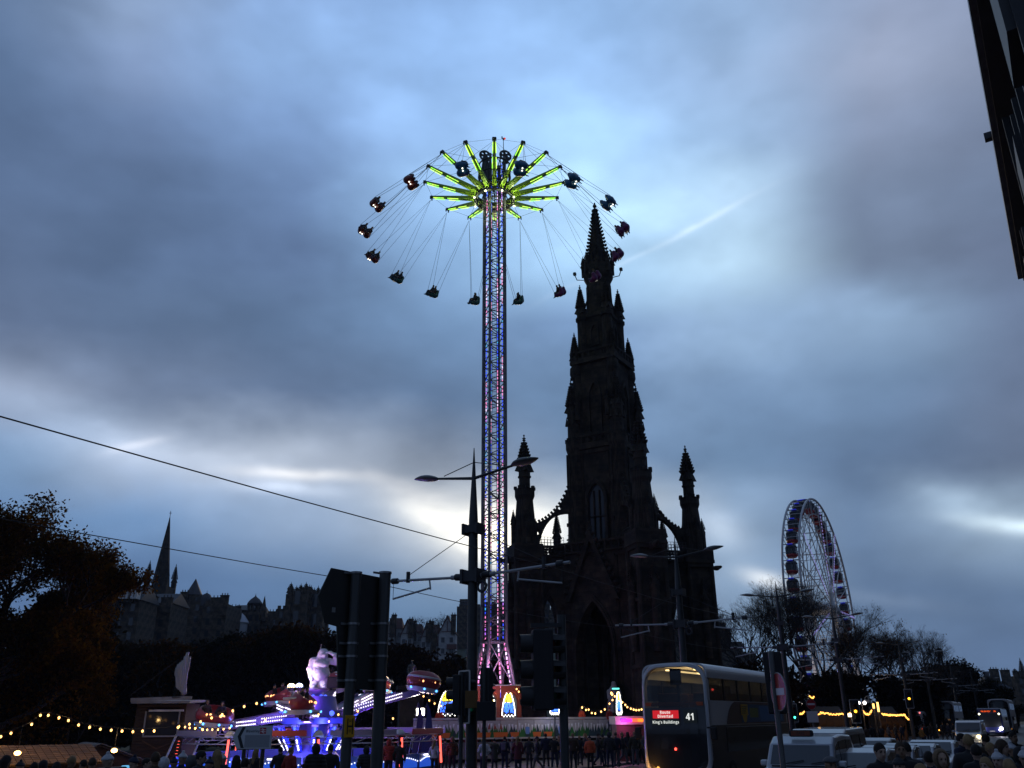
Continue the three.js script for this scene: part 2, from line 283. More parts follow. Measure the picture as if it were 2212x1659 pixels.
function lampLight(pos, rgb, power, radius = 0.1) { const l = new THREE.PointLight(new THREE.Color().setRGB(...rgb), power, 0, 2); l.position.copy(pos); l.castShadow = true; l.shadow.radius = Math.max(1, radius / 0.02); scene.add(l); return l; }
// ------------------------------------------------------------------ ground, street, hills
function hillY(x, D) {
  const left = smooth(90, -20, x - (D - 300) * 0.25);
  let h = 16 * smooth(165, 330, D) * left + 9 * smooth(330, 520, D) * left;
  const cx = (x - 10) / 95, cd = (D - 455) / 110; h += 17 * Math.exp(-(cx * cx + cd * cd));
  const k = (x - 95) / 60, kd = (D - 440) / 110; h += 8 * Math.exp(-(k * k + kd * kd));
  return h;
}
function terrainY(x, z) { const p = V(x, 0, z); return gy(p) - 0.3 + hillY(x, -z) + 0.4 * (fbm(x * 0.05, z * 0.05, 1, 3) - 0.5) * smooth(60, 160, -z); }
{
  const xs = [], zs = [];
  for (let i = 0; i <= 120; i++) { const u = i / 60 - 1; xs.push(Math.sign(u) * (Math.abs(u) * 220 + 700 * Math.abs(u) ** 5)); }
  for (let j = 0; j <= 130; j++) { const u = j / 130; zs.push(80 - (u * 700 + 500 * u ** 6)); }
  const P = [], I = [];
  for (const z of zs) for (const x of xs) P.push(x, terrainY(x, z), z);
  const nx = xs.length; for (let j = 0; j < zs.length - 1; j++) for (let i = 0; i < nx - 1; i++) { const a = j * nx + i; I.push(a, a + 1, a + nx, a + 1, a + nx + 1, a + nx); }
  const g = new THREE.BufferGeometry(); g.setAttribute('position', new THREE.Float32BufferAttribute(P, 3)); g.setIndex(I); g.computeVertexNormals(); uvBox(g);
  struct('ground', g, MT.grass);
}
function strip(ts, s0, s1, lift, n = 1) { // a sheet in the street frame following the fall of the ground
  const P = []; const v = (t, s) => { const p = st(t, s); p.y = gyT(Math.max(-60, t)) + lift; return p; };
  for (let i = 0; i < ts.length - 1; i++) for (let k = 0; k < n; k++) { const a = mix(s0, s1, k / n), b = mix(s0, s1, (k + 1) / n); for (const p of [v(ts[i], a), v(ts[i + 1], a), v(ts[i + 1], b), v(ts[i], a), v(ts[i + 1], b), v(ts[i], b)]) P.push(p.x, p.y, p.z); }
  const g = new THREE.BufferGeometry(); g.setAttribute('position', new THREE.Float32BufferAttribute(P, 3)); g.computeVertexNormals(); return uvBox(g);
}
struct('road', strip([-24.3, -8, -3.7], -60, 420, 0, 12), MT.asphalt);
struct('north_pavement', strip([-4, 40], -60, 420, 0.12, 12), MT.pave);
struct('garden_pavement', strip([-62, -60, -24], -60, 260, 0.12, 12), MT.pave);
{ // traffic island at the junction with its kerb
  const isl = G(); isl.add(strip([-23.2, -8, -5.4], -40, 21.2, 0.12, 4)); struct('traffic_island', isl.done(), MT.pave);
  const kerb = (t0, s0, t1, s1, seg) => { const k = G(); for (let i = 0; i < seg; i++) { const a = i / seg, b = (i + 1) / seg - 0.012 / seg * 4; const p = (u, h) => { const t = mix(t0, t1, u), q = st(t, mix(s0, s1, u)); q.y = gyT(t) + h; return q; }; k.bar(p(a, 0.06), p(b, 0.06), 0.16, 0.135); } return k.done(); };
  struct('kerb', kerb(-5.4, -40, -5.4, 21.2, 40), MT.kerb); struct('kerb', kerb(-23.2, 21.2, -5.4, 21.2, 12), MT.kerb);
  struct('kerb', kerb(-4, -60, -4, 300, 160), MT.kerb); struct('kerb', kerb(-24, -60, -24, 240, 140), MT.kerb);
}
{ // lane markings: worn white paint
  const paint = mat([0.5, 0.5, 0.48], 0.8, { map: texAsphalt });
  for (const t of [-8.6, -19.2]) for (let s = 24; s < 190; s += 6) struct('lane_marking', strip([t - 0.05, t + 0.05], s, s + 2.2, 0.004), paint);
  for (const t of [-4.25, -4.5]) struct('lane_marking', strip([t - 0.05, t + 0.05], -20, 200, 0.004, 4), mat([0.4, 0.3, 0.05], 0.8, { map: texAsphalt }));
  const rail = mat([0.3, 0.3, 0.31], 0.35, { metalness: 0.8 });
  for (const t of [-11.2, -12.63, -15.6, -17.03]) struct('tram_rail', strip([t - 0.035, t + 0.035], -60, 260, 0.005, 8), rail);
}
// ------------------------------------------------------------------ the gothic stone monument
function crockets(g, a, b, n, size, out) { // small leaf knobs up an edge
  for (let i = 0; i < n; i++) { const p = a.clone().lerp(b, (i + 0.6) / n), s = size * 1.22 * mix(1, 0.6, i / n); p.addScaledVector(out, s * 0.4); g.add(new THREE.OctahedronGeometry(s * 0.62), TR(p.x, p.y, p.z, i * 0.7)); g.box(s * 0.5, s * 0.35, s * 0.5, p.x + out.x * s * 0.25, p.y + s * 0.1, p.z + out.z * s * 0.25); }
}
function finial(g, x, y, z, s) { g.box(s * 0.28, s * 2.2, s * 0.28, x, y, z).add(new THREE.OctahedronGeometry(s * 0.62), TR(x, y + s * 0.7, z)).box(s * 1.05, s * 0.3, s * 0.3, x, y + s * 1.15, z).box(s * 0.3, s * 0.3, s * 1.05, x, y + s * 1.15, z).add(new THREE.OctahedronGeometry(s * 0.36), TR(x, y + s * 2.3, z)); }
function pinnacle(w, y0, y1, tip, n = 4) { // shaft, gablets, crocketed cap
  const g = G(), r = w / 2, k = n === 4 ? Math.SQRT2 : 1.08;
  if (y1 > y0) g.cyl(r * k, r * k, y1 - y0, 0, y0, 0, n, n === 4 ? Math.PI / 4 : Math.PI / 8);
  g.cyl(r * k * 1.14, r * k * 1.14, w * 0.16, 0, y1 - w * 0.95, 0, n, n === 4 ? Math.PI / 4 : Math.PI / 8);
  for (let q = 0; q < 4; q++) g.add(new THREE.ConeGeometry(w * 0.5, w * 1.15, 3), TR(Math.sin(q * Math.PI / 2) * r * 0.86, y1 + w * 0.22, Math.cos(q * Math.PI / 2) * r * 0.86, q * Math.PI / 2));
  const h = tip - y1; g.cyl(r * k * 0.86, w * 0.05, h * 0.86, 0, y1, 0, n, n === 4 ? Math.PI / 4 : Math.PI / 8);
  for (let q = 0; q < n; q++) { const a = (q + 0.5) / n * Math.PI * 2, o = V(Math.sin(a), 0, Math.cos(a)); crockets(g, V(o.x * r * k * 0.82, y1 + h * 0.12, o.z * r * k * 0.82), V(o.x * w * 0.06, y1 + h * 0.8, o.z * w * 0.06), Math.max(3, Math.round(h / (w * 0.42))), w * 0.3, o); }
  finial(g, 0, y1 + h * 0.8, 0, Math.min(w * 0.3, h * 0.1)); return g;
}
function parapet(len, h, thick) { // pierced balustrade along x
  const g = G(), n = Math.max(2, Math.round(len / 0.75)); g.box(len, h * 0.18, thick, 0, 0, 0).box(len, h * 0.2, thick * 1.2, 0, h * 0.8, 0);
  for (let i = 0; i <= n; i++) g.box(0.2, h * 0.62, thick * 0.8, -len / 2 + len * i / n, h * 0.18, 0);
  for (let i = 0; i < n; i++) g.torus(h * 0.24, 0.055, -len / 2 + len * (i + 0.5) / n, h * 0.5, 0, 8, 4); return g;
}
{
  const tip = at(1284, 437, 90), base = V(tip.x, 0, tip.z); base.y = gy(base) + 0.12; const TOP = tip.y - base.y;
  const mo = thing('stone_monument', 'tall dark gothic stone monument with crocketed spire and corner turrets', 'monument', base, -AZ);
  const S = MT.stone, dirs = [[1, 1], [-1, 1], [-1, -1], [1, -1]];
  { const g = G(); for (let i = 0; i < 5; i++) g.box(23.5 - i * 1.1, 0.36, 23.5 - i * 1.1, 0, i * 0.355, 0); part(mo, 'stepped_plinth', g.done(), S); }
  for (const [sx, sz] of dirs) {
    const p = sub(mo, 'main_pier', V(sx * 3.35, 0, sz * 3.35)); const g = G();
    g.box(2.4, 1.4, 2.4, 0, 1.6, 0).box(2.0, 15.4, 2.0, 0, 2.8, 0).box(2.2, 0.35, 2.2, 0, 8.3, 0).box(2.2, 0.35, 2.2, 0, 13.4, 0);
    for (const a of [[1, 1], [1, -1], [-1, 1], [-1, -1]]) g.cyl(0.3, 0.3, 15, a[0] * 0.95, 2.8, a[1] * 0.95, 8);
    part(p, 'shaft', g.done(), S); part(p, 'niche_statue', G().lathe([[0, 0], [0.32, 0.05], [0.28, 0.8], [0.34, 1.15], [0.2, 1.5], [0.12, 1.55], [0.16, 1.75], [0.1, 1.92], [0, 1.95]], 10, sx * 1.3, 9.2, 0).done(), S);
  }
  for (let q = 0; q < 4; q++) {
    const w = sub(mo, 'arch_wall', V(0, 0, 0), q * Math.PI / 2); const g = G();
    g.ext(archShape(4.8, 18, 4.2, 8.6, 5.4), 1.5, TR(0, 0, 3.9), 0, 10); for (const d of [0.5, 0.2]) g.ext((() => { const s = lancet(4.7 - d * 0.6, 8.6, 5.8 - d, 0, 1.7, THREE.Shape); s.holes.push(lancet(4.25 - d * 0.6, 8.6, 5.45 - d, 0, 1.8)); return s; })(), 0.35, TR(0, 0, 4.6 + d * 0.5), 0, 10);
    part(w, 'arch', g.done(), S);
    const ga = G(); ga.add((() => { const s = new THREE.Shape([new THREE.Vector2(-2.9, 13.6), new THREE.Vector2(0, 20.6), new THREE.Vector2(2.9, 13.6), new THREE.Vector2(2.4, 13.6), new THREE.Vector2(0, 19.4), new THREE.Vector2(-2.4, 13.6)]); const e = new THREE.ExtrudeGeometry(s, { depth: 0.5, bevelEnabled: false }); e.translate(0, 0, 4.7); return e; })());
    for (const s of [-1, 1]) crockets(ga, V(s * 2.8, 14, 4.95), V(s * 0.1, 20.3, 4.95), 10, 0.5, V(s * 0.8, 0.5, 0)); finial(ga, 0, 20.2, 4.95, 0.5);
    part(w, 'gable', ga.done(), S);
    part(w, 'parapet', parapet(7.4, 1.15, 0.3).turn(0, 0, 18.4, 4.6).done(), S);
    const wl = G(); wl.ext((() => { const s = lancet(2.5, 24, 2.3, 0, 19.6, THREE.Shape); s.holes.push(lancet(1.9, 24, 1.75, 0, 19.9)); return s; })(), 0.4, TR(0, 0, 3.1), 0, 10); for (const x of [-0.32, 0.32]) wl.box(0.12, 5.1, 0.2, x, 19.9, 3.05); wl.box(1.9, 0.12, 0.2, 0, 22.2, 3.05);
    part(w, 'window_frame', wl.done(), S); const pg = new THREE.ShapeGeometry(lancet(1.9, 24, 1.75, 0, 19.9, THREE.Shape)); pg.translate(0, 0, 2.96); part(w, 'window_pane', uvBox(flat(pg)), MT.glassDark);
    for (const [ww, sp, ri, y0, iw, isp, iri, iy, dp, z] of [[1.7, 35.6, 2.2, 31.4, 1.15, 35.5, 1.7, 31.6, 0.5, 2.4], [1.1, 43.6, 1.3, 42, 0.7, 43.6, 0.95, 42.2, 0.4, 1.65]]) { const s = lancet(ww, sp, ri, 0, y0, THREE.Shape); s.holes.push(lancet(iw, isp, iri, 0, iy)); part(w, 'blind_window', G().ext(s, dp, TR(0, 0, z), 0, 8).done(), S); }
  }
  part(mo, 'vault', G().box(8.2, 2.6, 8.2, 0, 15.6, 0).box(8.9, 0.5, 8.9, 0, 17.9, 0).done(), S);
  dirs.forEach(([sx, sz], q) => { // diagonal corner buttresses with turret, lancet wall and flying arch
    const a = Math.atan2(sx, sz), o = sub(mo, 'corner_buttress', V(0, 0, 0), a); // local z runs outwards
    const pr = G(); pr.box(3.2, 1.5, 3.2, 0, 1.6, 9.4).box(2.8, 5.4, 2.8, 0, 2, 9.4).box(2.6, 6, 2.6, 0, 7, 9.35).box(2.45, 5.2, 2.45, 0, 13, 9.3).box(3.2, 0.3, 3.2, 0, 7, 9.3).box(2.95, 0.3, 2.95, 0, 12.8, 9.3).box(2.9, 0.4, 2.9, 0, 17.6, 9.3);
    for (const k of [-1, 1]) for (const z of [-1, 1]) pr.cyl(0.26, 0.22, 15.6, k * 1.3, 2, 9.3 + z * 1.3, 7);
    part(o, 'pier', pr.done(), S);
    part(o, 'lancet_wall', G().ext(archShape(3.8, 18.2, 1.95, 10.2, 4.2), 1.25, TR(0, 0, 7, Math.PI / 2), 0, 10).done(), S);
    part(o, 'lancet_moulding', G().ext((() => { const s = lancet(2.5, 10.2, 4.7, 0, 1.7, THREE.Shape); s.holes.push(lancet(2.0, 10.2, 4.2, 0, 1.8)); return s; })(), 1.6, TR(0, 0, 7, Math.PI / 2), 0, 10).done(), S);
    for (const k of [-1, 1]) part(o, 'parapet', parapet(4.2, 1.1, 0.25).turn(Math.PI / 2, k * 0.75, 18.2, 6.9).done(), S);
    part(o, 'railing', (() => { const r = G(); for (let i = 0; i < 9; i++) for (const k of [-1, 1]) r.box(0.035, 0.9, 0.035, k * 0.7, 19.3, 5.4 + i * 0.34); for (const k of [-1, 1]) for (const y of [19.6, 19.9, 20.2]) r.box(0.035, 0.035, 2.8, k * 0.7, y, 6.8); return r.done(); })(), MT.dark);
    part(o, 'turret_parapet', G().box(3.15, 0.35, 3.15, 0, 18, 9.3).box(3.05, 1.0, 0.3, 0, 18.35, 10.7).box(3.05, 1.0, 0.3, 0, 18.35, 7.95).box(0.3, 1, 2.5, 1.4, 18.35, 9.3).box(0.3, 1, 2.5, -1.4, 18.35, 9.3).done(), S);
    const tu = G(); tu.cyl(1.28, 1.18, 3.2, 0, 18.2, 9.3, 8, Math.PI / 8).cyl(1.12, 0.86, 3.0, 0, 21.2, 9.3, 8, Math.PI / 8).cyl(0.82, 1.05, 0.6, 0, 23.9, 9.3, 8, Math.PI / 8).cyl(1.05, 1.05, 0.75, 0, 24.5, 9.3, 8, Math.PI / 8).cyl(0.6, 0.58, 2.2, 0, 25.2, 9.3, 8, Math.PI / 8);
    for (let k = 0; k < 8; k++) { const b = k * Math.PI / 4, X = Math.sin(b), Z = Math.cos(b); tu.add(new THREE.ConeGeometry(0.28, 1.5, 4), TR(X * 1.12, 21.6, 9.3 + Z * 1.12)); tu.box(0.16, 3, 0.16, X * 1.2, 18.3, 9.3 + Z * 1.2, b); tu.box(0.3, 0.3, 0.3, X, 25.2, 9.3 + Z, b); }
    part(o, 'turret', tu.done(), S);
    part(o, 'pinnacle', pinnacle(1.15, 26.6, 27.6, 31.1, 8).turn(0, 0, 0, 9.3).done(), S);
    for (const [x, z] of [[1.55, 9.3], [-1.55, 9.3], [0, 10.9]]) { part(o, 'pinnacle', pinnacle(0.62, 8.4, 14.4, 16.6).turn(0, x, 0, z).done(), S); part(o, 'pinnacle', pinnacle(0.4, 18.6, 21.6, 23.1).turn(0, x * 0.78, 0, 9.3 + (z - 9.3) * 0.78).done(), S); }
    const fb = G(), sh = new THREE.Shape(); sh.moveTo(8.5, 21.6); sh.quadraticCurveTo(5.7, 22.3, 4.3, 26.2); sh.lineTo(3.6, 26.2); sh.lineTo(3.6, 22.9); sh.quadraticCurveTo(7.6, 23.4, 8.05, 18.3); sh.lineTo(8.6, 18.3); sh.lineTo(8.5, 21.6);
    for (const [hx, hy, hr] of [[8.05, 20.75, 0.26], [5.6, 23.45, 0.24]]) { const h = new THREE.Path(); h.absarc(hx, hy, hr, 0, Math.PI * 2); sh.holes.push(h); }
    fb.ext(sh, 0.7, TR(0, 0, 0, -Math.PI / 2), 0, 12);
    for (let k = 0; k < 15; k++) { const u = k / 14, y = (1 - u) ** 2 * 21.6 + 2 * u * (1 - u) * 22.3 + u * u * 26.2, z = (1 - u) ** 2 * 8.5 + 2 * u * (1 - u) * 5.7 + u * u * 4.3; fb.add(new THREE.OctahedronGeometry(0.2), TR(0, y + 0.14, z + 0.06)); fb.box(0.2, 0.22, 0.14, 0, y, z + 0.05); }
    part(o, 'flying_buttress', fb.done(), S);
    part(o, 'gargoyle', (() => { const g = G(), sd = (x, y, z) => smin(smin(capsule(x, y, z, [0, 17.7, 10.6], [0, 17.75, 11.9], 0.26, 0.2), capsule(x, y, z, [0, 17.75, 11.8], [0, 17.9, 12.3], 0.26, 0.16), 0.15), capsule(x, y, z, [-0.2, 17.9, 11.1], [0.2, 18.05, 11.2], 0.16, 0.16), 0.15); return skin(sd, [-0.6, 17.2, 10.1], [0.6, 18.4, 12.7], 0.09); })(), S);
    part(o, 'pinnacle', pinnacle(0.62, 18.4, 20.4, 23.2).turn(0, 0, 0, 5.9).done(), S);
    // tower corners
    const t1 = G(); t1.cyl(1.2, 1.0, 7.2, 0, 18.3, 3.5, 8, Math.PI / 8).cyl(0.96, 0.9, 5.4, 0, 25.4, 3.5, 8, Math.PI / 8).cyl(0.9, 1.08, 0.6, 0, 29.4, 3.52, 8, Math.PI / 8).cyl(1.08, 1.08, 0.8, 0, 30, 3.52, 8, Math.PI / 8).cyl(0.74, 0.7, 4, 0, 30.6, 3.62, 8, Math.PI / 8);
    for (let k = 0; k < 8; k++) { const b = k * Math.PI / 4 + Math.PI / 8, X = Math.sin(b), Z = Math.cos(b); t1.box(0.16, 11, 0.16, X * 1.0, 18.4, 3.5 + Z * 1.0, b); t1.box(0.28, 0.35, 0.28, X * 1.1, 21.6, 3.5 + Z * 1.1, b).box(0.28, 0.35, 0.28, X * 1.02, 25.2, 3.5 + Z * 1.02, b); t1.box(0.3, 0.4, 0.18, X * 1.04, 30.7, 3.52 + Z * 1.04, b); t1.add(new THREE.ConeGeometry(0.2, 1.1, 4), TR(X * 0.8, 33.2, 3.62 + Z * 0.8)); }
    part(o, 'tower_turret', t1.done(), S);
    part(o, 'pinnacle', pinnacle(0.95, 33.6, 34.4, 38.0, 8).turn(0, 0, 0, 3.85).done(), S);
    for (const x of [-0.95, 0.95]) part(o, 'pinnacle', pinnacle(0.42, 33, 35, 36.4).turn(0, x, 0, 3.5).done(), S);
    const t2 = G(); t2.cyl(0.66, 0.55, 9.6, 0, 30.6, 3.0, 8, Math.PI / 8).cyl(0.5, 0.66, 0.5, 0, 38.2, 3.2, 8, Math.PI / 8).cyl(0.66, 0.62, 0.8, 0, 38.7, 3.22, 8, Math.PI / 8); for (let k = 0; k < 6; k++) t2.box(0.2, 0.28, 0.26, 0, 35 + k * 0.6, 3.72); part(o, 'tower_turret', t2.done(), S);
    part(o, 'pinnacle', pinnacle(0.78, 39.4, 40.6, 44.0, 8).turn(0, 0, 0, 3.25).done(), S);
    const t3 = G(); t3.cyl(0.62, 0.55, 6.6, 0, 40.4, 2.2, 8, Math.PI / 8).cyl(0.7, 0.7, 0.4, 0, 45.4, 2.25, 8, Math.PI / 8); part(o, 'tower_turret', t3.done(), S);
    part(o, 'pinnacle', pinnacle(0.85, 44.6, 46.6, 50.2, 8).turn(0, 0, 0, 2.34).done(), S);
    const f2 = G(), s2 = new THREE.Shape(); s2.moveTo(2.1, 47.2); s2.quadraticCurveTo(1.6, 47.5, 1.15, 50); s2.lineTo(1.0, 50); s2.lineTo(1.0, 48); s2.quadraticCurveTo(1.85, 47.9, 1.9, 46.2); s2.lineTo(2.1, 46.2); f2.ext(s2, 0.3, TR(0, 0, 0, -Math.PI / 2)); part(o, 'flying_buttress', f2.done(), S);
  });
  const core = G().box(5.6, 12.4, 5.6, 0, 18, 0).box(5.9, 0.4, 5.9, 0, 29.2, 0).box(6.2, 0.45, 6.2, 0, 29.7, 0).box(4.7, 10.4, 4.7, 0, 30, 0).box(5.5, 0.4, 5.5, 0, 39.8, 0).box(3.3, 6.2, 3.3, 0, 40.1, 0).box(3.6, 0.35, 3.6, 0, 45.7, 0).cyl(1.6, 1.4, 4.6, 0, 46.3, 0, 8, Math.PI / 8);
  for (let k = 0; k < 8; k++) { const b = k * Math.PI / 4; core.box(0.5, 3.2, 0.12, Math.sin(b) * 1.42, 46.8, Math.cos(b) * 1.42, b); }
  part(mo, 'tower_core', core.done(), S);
  for (const [y, r, h] of [[30.15, 3.0, 1.1], [40.2, 2.62, 1.05]]) for (let q = 0; q < 4; q++) part(mo, 'gallery_parapet', parapet(r * 2, h, 0.22).turn(0, 0, y, r).turn(q * Math.PI / 2).done(), S);
  const crown = G().lathe([[1.36, 0], [1.5, 0.5], [1.85, 1.2], [1.88, 1.5], [1.75, 1.5], [1.75, 2.5], [1.6, 2.5], [1.6, 1.6], [0, 1.6]], 8, 0, 50.2, 0); part(mo, 'crown_gallery', crown.done(), S);
  for (let k = 0; k < 8; k++) { const b = (k + 0.5) * Math.PI / 4; part(mo, 'pinnacle', pinnacle(0.42, 51.6, 53, 54.4).turn(b, Math.sin(b) * 1.72, 0, Math.cos(b) * 1.72).done(), S); }
  { const g = G(), r0 = 1.5, y0 = 51.6, y1 = TOP - 1.1; g.cyl(r0, 0.13, y1 - y0, 0, y0, 0, 8, Math.PI / 8); for (let k = 0; k < 8; k++) { const b = (k + 0.5) * Math.PI / 4, o = V(Math.sin(b), 0, Math.cos(b)); crockets(g, V(o.x * r0 * 0.92, y0 + 0.9, o.z * r0 * 0.92), V(o.x * 0.14, y1, o.z * 0.14), 17, 0.34, o); g.add(new THREE.ConeGeometry(0.4, 2.2, 3), TR(Math.sin(k * Math.PI / 4) * 1.2, 53.6, Math.cos(k * Math.PI / 4) * 1.2, k * Math.PI / 4)); }
    const sp = part(mo, 'spire', g.done(), S); const f = G(); f.lathe([[0.1, 0], [0.36, 0.15], [0.36, 0.4], [0.14, 0.55], [0.1, 0.7], [0.26, 0.85], [0.22, 1.05], [0.06, 1.2], [0.12, 1.3], [0, 1.5]], 8, 0, TOP - 1.5, 0); part(sp, 'finial', f.done(), S); }
  for (const b of [AZ + Math.PI / 2 - 0.25, AZ - Math.PI / 2 - 0.15]) { const g = G(), X = Math.sin(b), Z = Math.cos(b); g.tube(V(X * 1.7, 51.2, Z * 1.7), V(X * 2.5, 51.3, Z * 2.5), 0.05).tube(V(X * 2.5, 51.3, Z * 2.5), V(X * 2.75, 52, Z * 2.75), 0.05).box(0.3, 0.35, 0.3, X * 2.75, 51.95, Z * 2.75); part(mo, 'floodlight_bracket', g.done(), MT.dark); }
  // seated marble figure under the arches
  const fig = (x, y, z) => { let d = capsule(x, y, z, [0, 0.9, 0], [0, 1.9, 0.1], 0.5, 0.42); d = smin(d, capsule(x, y, z, [0, 2.0, 0.1], [0, 2.45, 0.15], 0.2, 0.24), 0.12); for (const s of [-1, 1]) { d = smin(d, capsule(x, y, z, [s * 0.3, 0.95, 0.1], [s * 0.34, 0.95, 0.85], 0.26, 0.2), 0.15); d = smin(d, capsule(x, y, z, [s * 0.34, 0.9, 0.85], [s * 0.34, 0.05, 0.95], 0.2, 0.16), 0.12); d = smin(d, capsule(x, y, z, [s * 0.5, 1.8, 0.1], [s * 0.55, 1.25, 0.35], 0.18, 0.14), 0.15); d = smin(d, capsule(x, y, z, [s * 0.55, 1.25, 0.35], [s * 0.2, 1.2, 0.6], 0.14, 0.12), 0.1); } return smin(d, Math.max(Math.abs(x) - 0.55, Math.abs(y - 0.45) - 0.45, Math.abs(z + 0.1) - 0.5), 0.1) + 0.03 * (vnoise(x * 7, y * 7, z * 7) - 0.5); };
  const sp2 = at(1328, 1545, 84), sg = thing('marble_statue', 'pale seated marble statue on block under the monument arches', 'statue', V(sp2.x, base.y + 1.79, sp2.z), 0.1);
  part(sg, 'pedestal', G().box(2.2, 1.3, 2.0, 0, 0, 0).box(2.5, 0.25, 2.3, 0, 1.3, 0).done(), MT.stone); const fg = skin(fig, [-1.1, -0.2, -1], [1.1, 3, 1.4], 0.075); fg.translate(0, 1.58, 0); part(sg, 'figure', fg, mat([0.42, 0.42, 0.42], 0.6, { map: texGrain }));
}
// ------------------------------------------------------------------ the tall swing ride
const FLY = (() => { const p = at(1067.5, 1390, 75); p.y = 0; p.y = gy(p) + 0.12; return p; })();
{
  const hub = at(1067, 419, 75).y - FLY.y, topY = at(1067, 345, 75).y - FLY.y, wide = 0.8; // half the mast's width
  const ride = thing('swing_tower_ride', 'tall lit lattice tower ride with lime green star of arms on top', 'fairground ride', FLY, 0);
  const turn0 = 0.42, yFlare = at(1067, 1388, 75).y - FLY.y, chordM = mat([0.2, 0.21, 0.225], 0.55, { metalness: 0.3, map: texGrain });
  const corner = (k, r, y) => V(Math.sin(turn0 + k * Math.PI / 2 + Math.PI / 4) * r * Math.SQRT2, y, Math.cos(turn0 + k * Math.PI / 2 + Math.PI / 4) * r * Math.SQRT2);
  const pink = glow(1, 0.28, 0.6, 1.15), blue = glow(0.03, 0.08, 1, 1.2), violet = glow(0.55, 0.2, 1, 1.0), paleLed = glow(0.9, 0.7, 1, 1.3), cyan = glow(0.05, 0.5, 1, 1.0);
  const nSec = 9, y0 = yFlare, y1 = topY, R = rng(5), sh = (y1 - y0) / nSec;
  const braceGeo = new Map();
  const section = (ya, yb, bays, k) => {
    const s = sub(ride, 'mast_section');
    for (let c = 0; c < 4; c++) part(s, 'chord', G().tube(corner(c, wide, ya), corner(c, wide, yb), 0.13, 0.13, 8).done(), chordM);
    const bh = (yb - ya) / bays;
    for (let f = 0; f < 4; f++) for (let b = 0; b < bays; b++) {
      const a = ya + b * bh, c = a + bh, A = corner(f, wide, a), B = corner(f + 1, wide, a), C = corner(f + 1, wide, c), D = corner(f, wide, c), m = A.clone().lerp(B, 0.5).setY((a + c) / 2);
      part(s, 'brace', G().tube(A, B, 0.05, 0.05, 5).done(), chordM);
      part(s, 'brace', G().tube(A, C.clone().lerp(B, 0.5), 0.045, 0.045, 5).tube(C.clone().lerp(B, 0.5), D, 0.045, 0.045, 5).done(), chordM);
    }
  };
  for (let i = 0; i < nSec; i++) section(y0 + i * sh, y0 + (i + 1) * sh, 3, i);
  // led strips inside the corners: dashes of pink and blue
  for (let c = 0; c < 4; c++) {
    const lists = { pink: G(), blue: G(), violet: G(), pale: G(), cyan: G() };
    for (let y = y0 + 0.3; y < y1 - 0.6; y += 0.34) {
      const w = Math.sin(y * 0.62 + c * 0.9) + 0.35 * Math.sin(y * 1.9 + c); const k = w > 0.28 ? (R() < 0.25 ? 'pale' : R() < 0.2 ? 'violet' : 'pink') : (R() < 0.1 ? 'cyan' : 'blue');
      if (R() < 0.04) continue; const p = corner(c, wide * 0.72, y); lists[k].box(0.08, 0.2, 0.08, p.x, p.y, p.z);
    }
    const st_ = sub(ride, 'led_strip'); const cols = { pink, blue, violet, pale: paleLed, cyan };
    for (const k in lists) if (lists[k].l.length) part(st_, k + '_led', lists[k].done(), cols[k]).userData.kind = 'stuff';
    part(st_, 'led_rail', G().tube(corner(c, wide * 0.72 + 0.09, y0), corner(c, wide * 0.72 + 0.09, y1 - 0.5), 0.045, 0.045, 5).done(), MT.dark);
  }
  part(ride, 'ladder', (() => { const g = G(); for (let y = y0; y < y1 - 2; y += 0.5) g.box(0.42, 0.04, 0.04, 0, y, 0); g.box(0.05, y1 - y0 - 2, 0.05, 0.22, y0, 0).box(0.05, y1 - y0 - 2, 0.05, -0.22, y0, 0); return g.done(); })(), MT.darkGrain);
  // splayed foot
  const foot = sub(ride, 'splayed_base');
  for (let c = 0; c < 4; c++) {
    part(foot, 'leg', G().tube(corner(c, wide, y0), corner(c, 2.05, 0), 0.14, 0.16, 8).done(), chordM);
    for (const [ya, yb] of [[0.4, 2.6], [2.6, 5.2], [5.2, y0]]) {
      const r = y => mix(2.05, wide, y / y0); part(foot, 'brace', G().tube(corner(c, r(ya), ya), corner(c + 1, r(yb), yb), 0.06, 0.06, 5).done(), chordM); part(foot, 'brace', G().tube(corner(c + 1, r(ya), ya), corner(c, r(yb), yb), 0.06, 0.06, 5).done(), chordM); part(foot, 'brace', G().tube(corner(c, r(yb), yb), corner(c + 1, r(yb), yb), 0.06, 0.06, 5).done(), chordM);
    }
    const l1 = G(), l2 = G(); for (let y = 5; y < y0; y += 0.36) { const p = corner(c, mix(2.05, wide, y / y0) * 0.8, y); (R() < 0.5 ? l1 : l2).box(0.12, 0.24, 0.12, p.x, p.y, p.z); }
    part(foot, 'pale_led', l1.done(), paleLed).userData.kind = 'stuff'; part(foot, 'pink_led', l2.done(), pink).userData.kind = 'stuff';
    const bl = G(); const p = corner(c, 1.25, 4.6); bl.box(0.42, 0.42, 0.42, p.x, p.y, p.z); part(foot, 'blue_lamp', bl.done(), blue);
  }
  // carriage and arms
  const car = sub(ride, 'carriage', V(0, hub, 0));
  part(car, 'hub_ring', G().torus(1.95, 0.16, 0, 0.1, 0, 32, 8, [Math.PI / 2, 0, 0]).torus(1.95, 0.14, 0, -0.75, 0, 32, 8, [Math.PI / 2, 0, 0]).torus(1.6, 0.12, 0, 0.75, 0, 32, 8, [Math.PI / 2, 0, 0]).done(), MT.darkGrain);
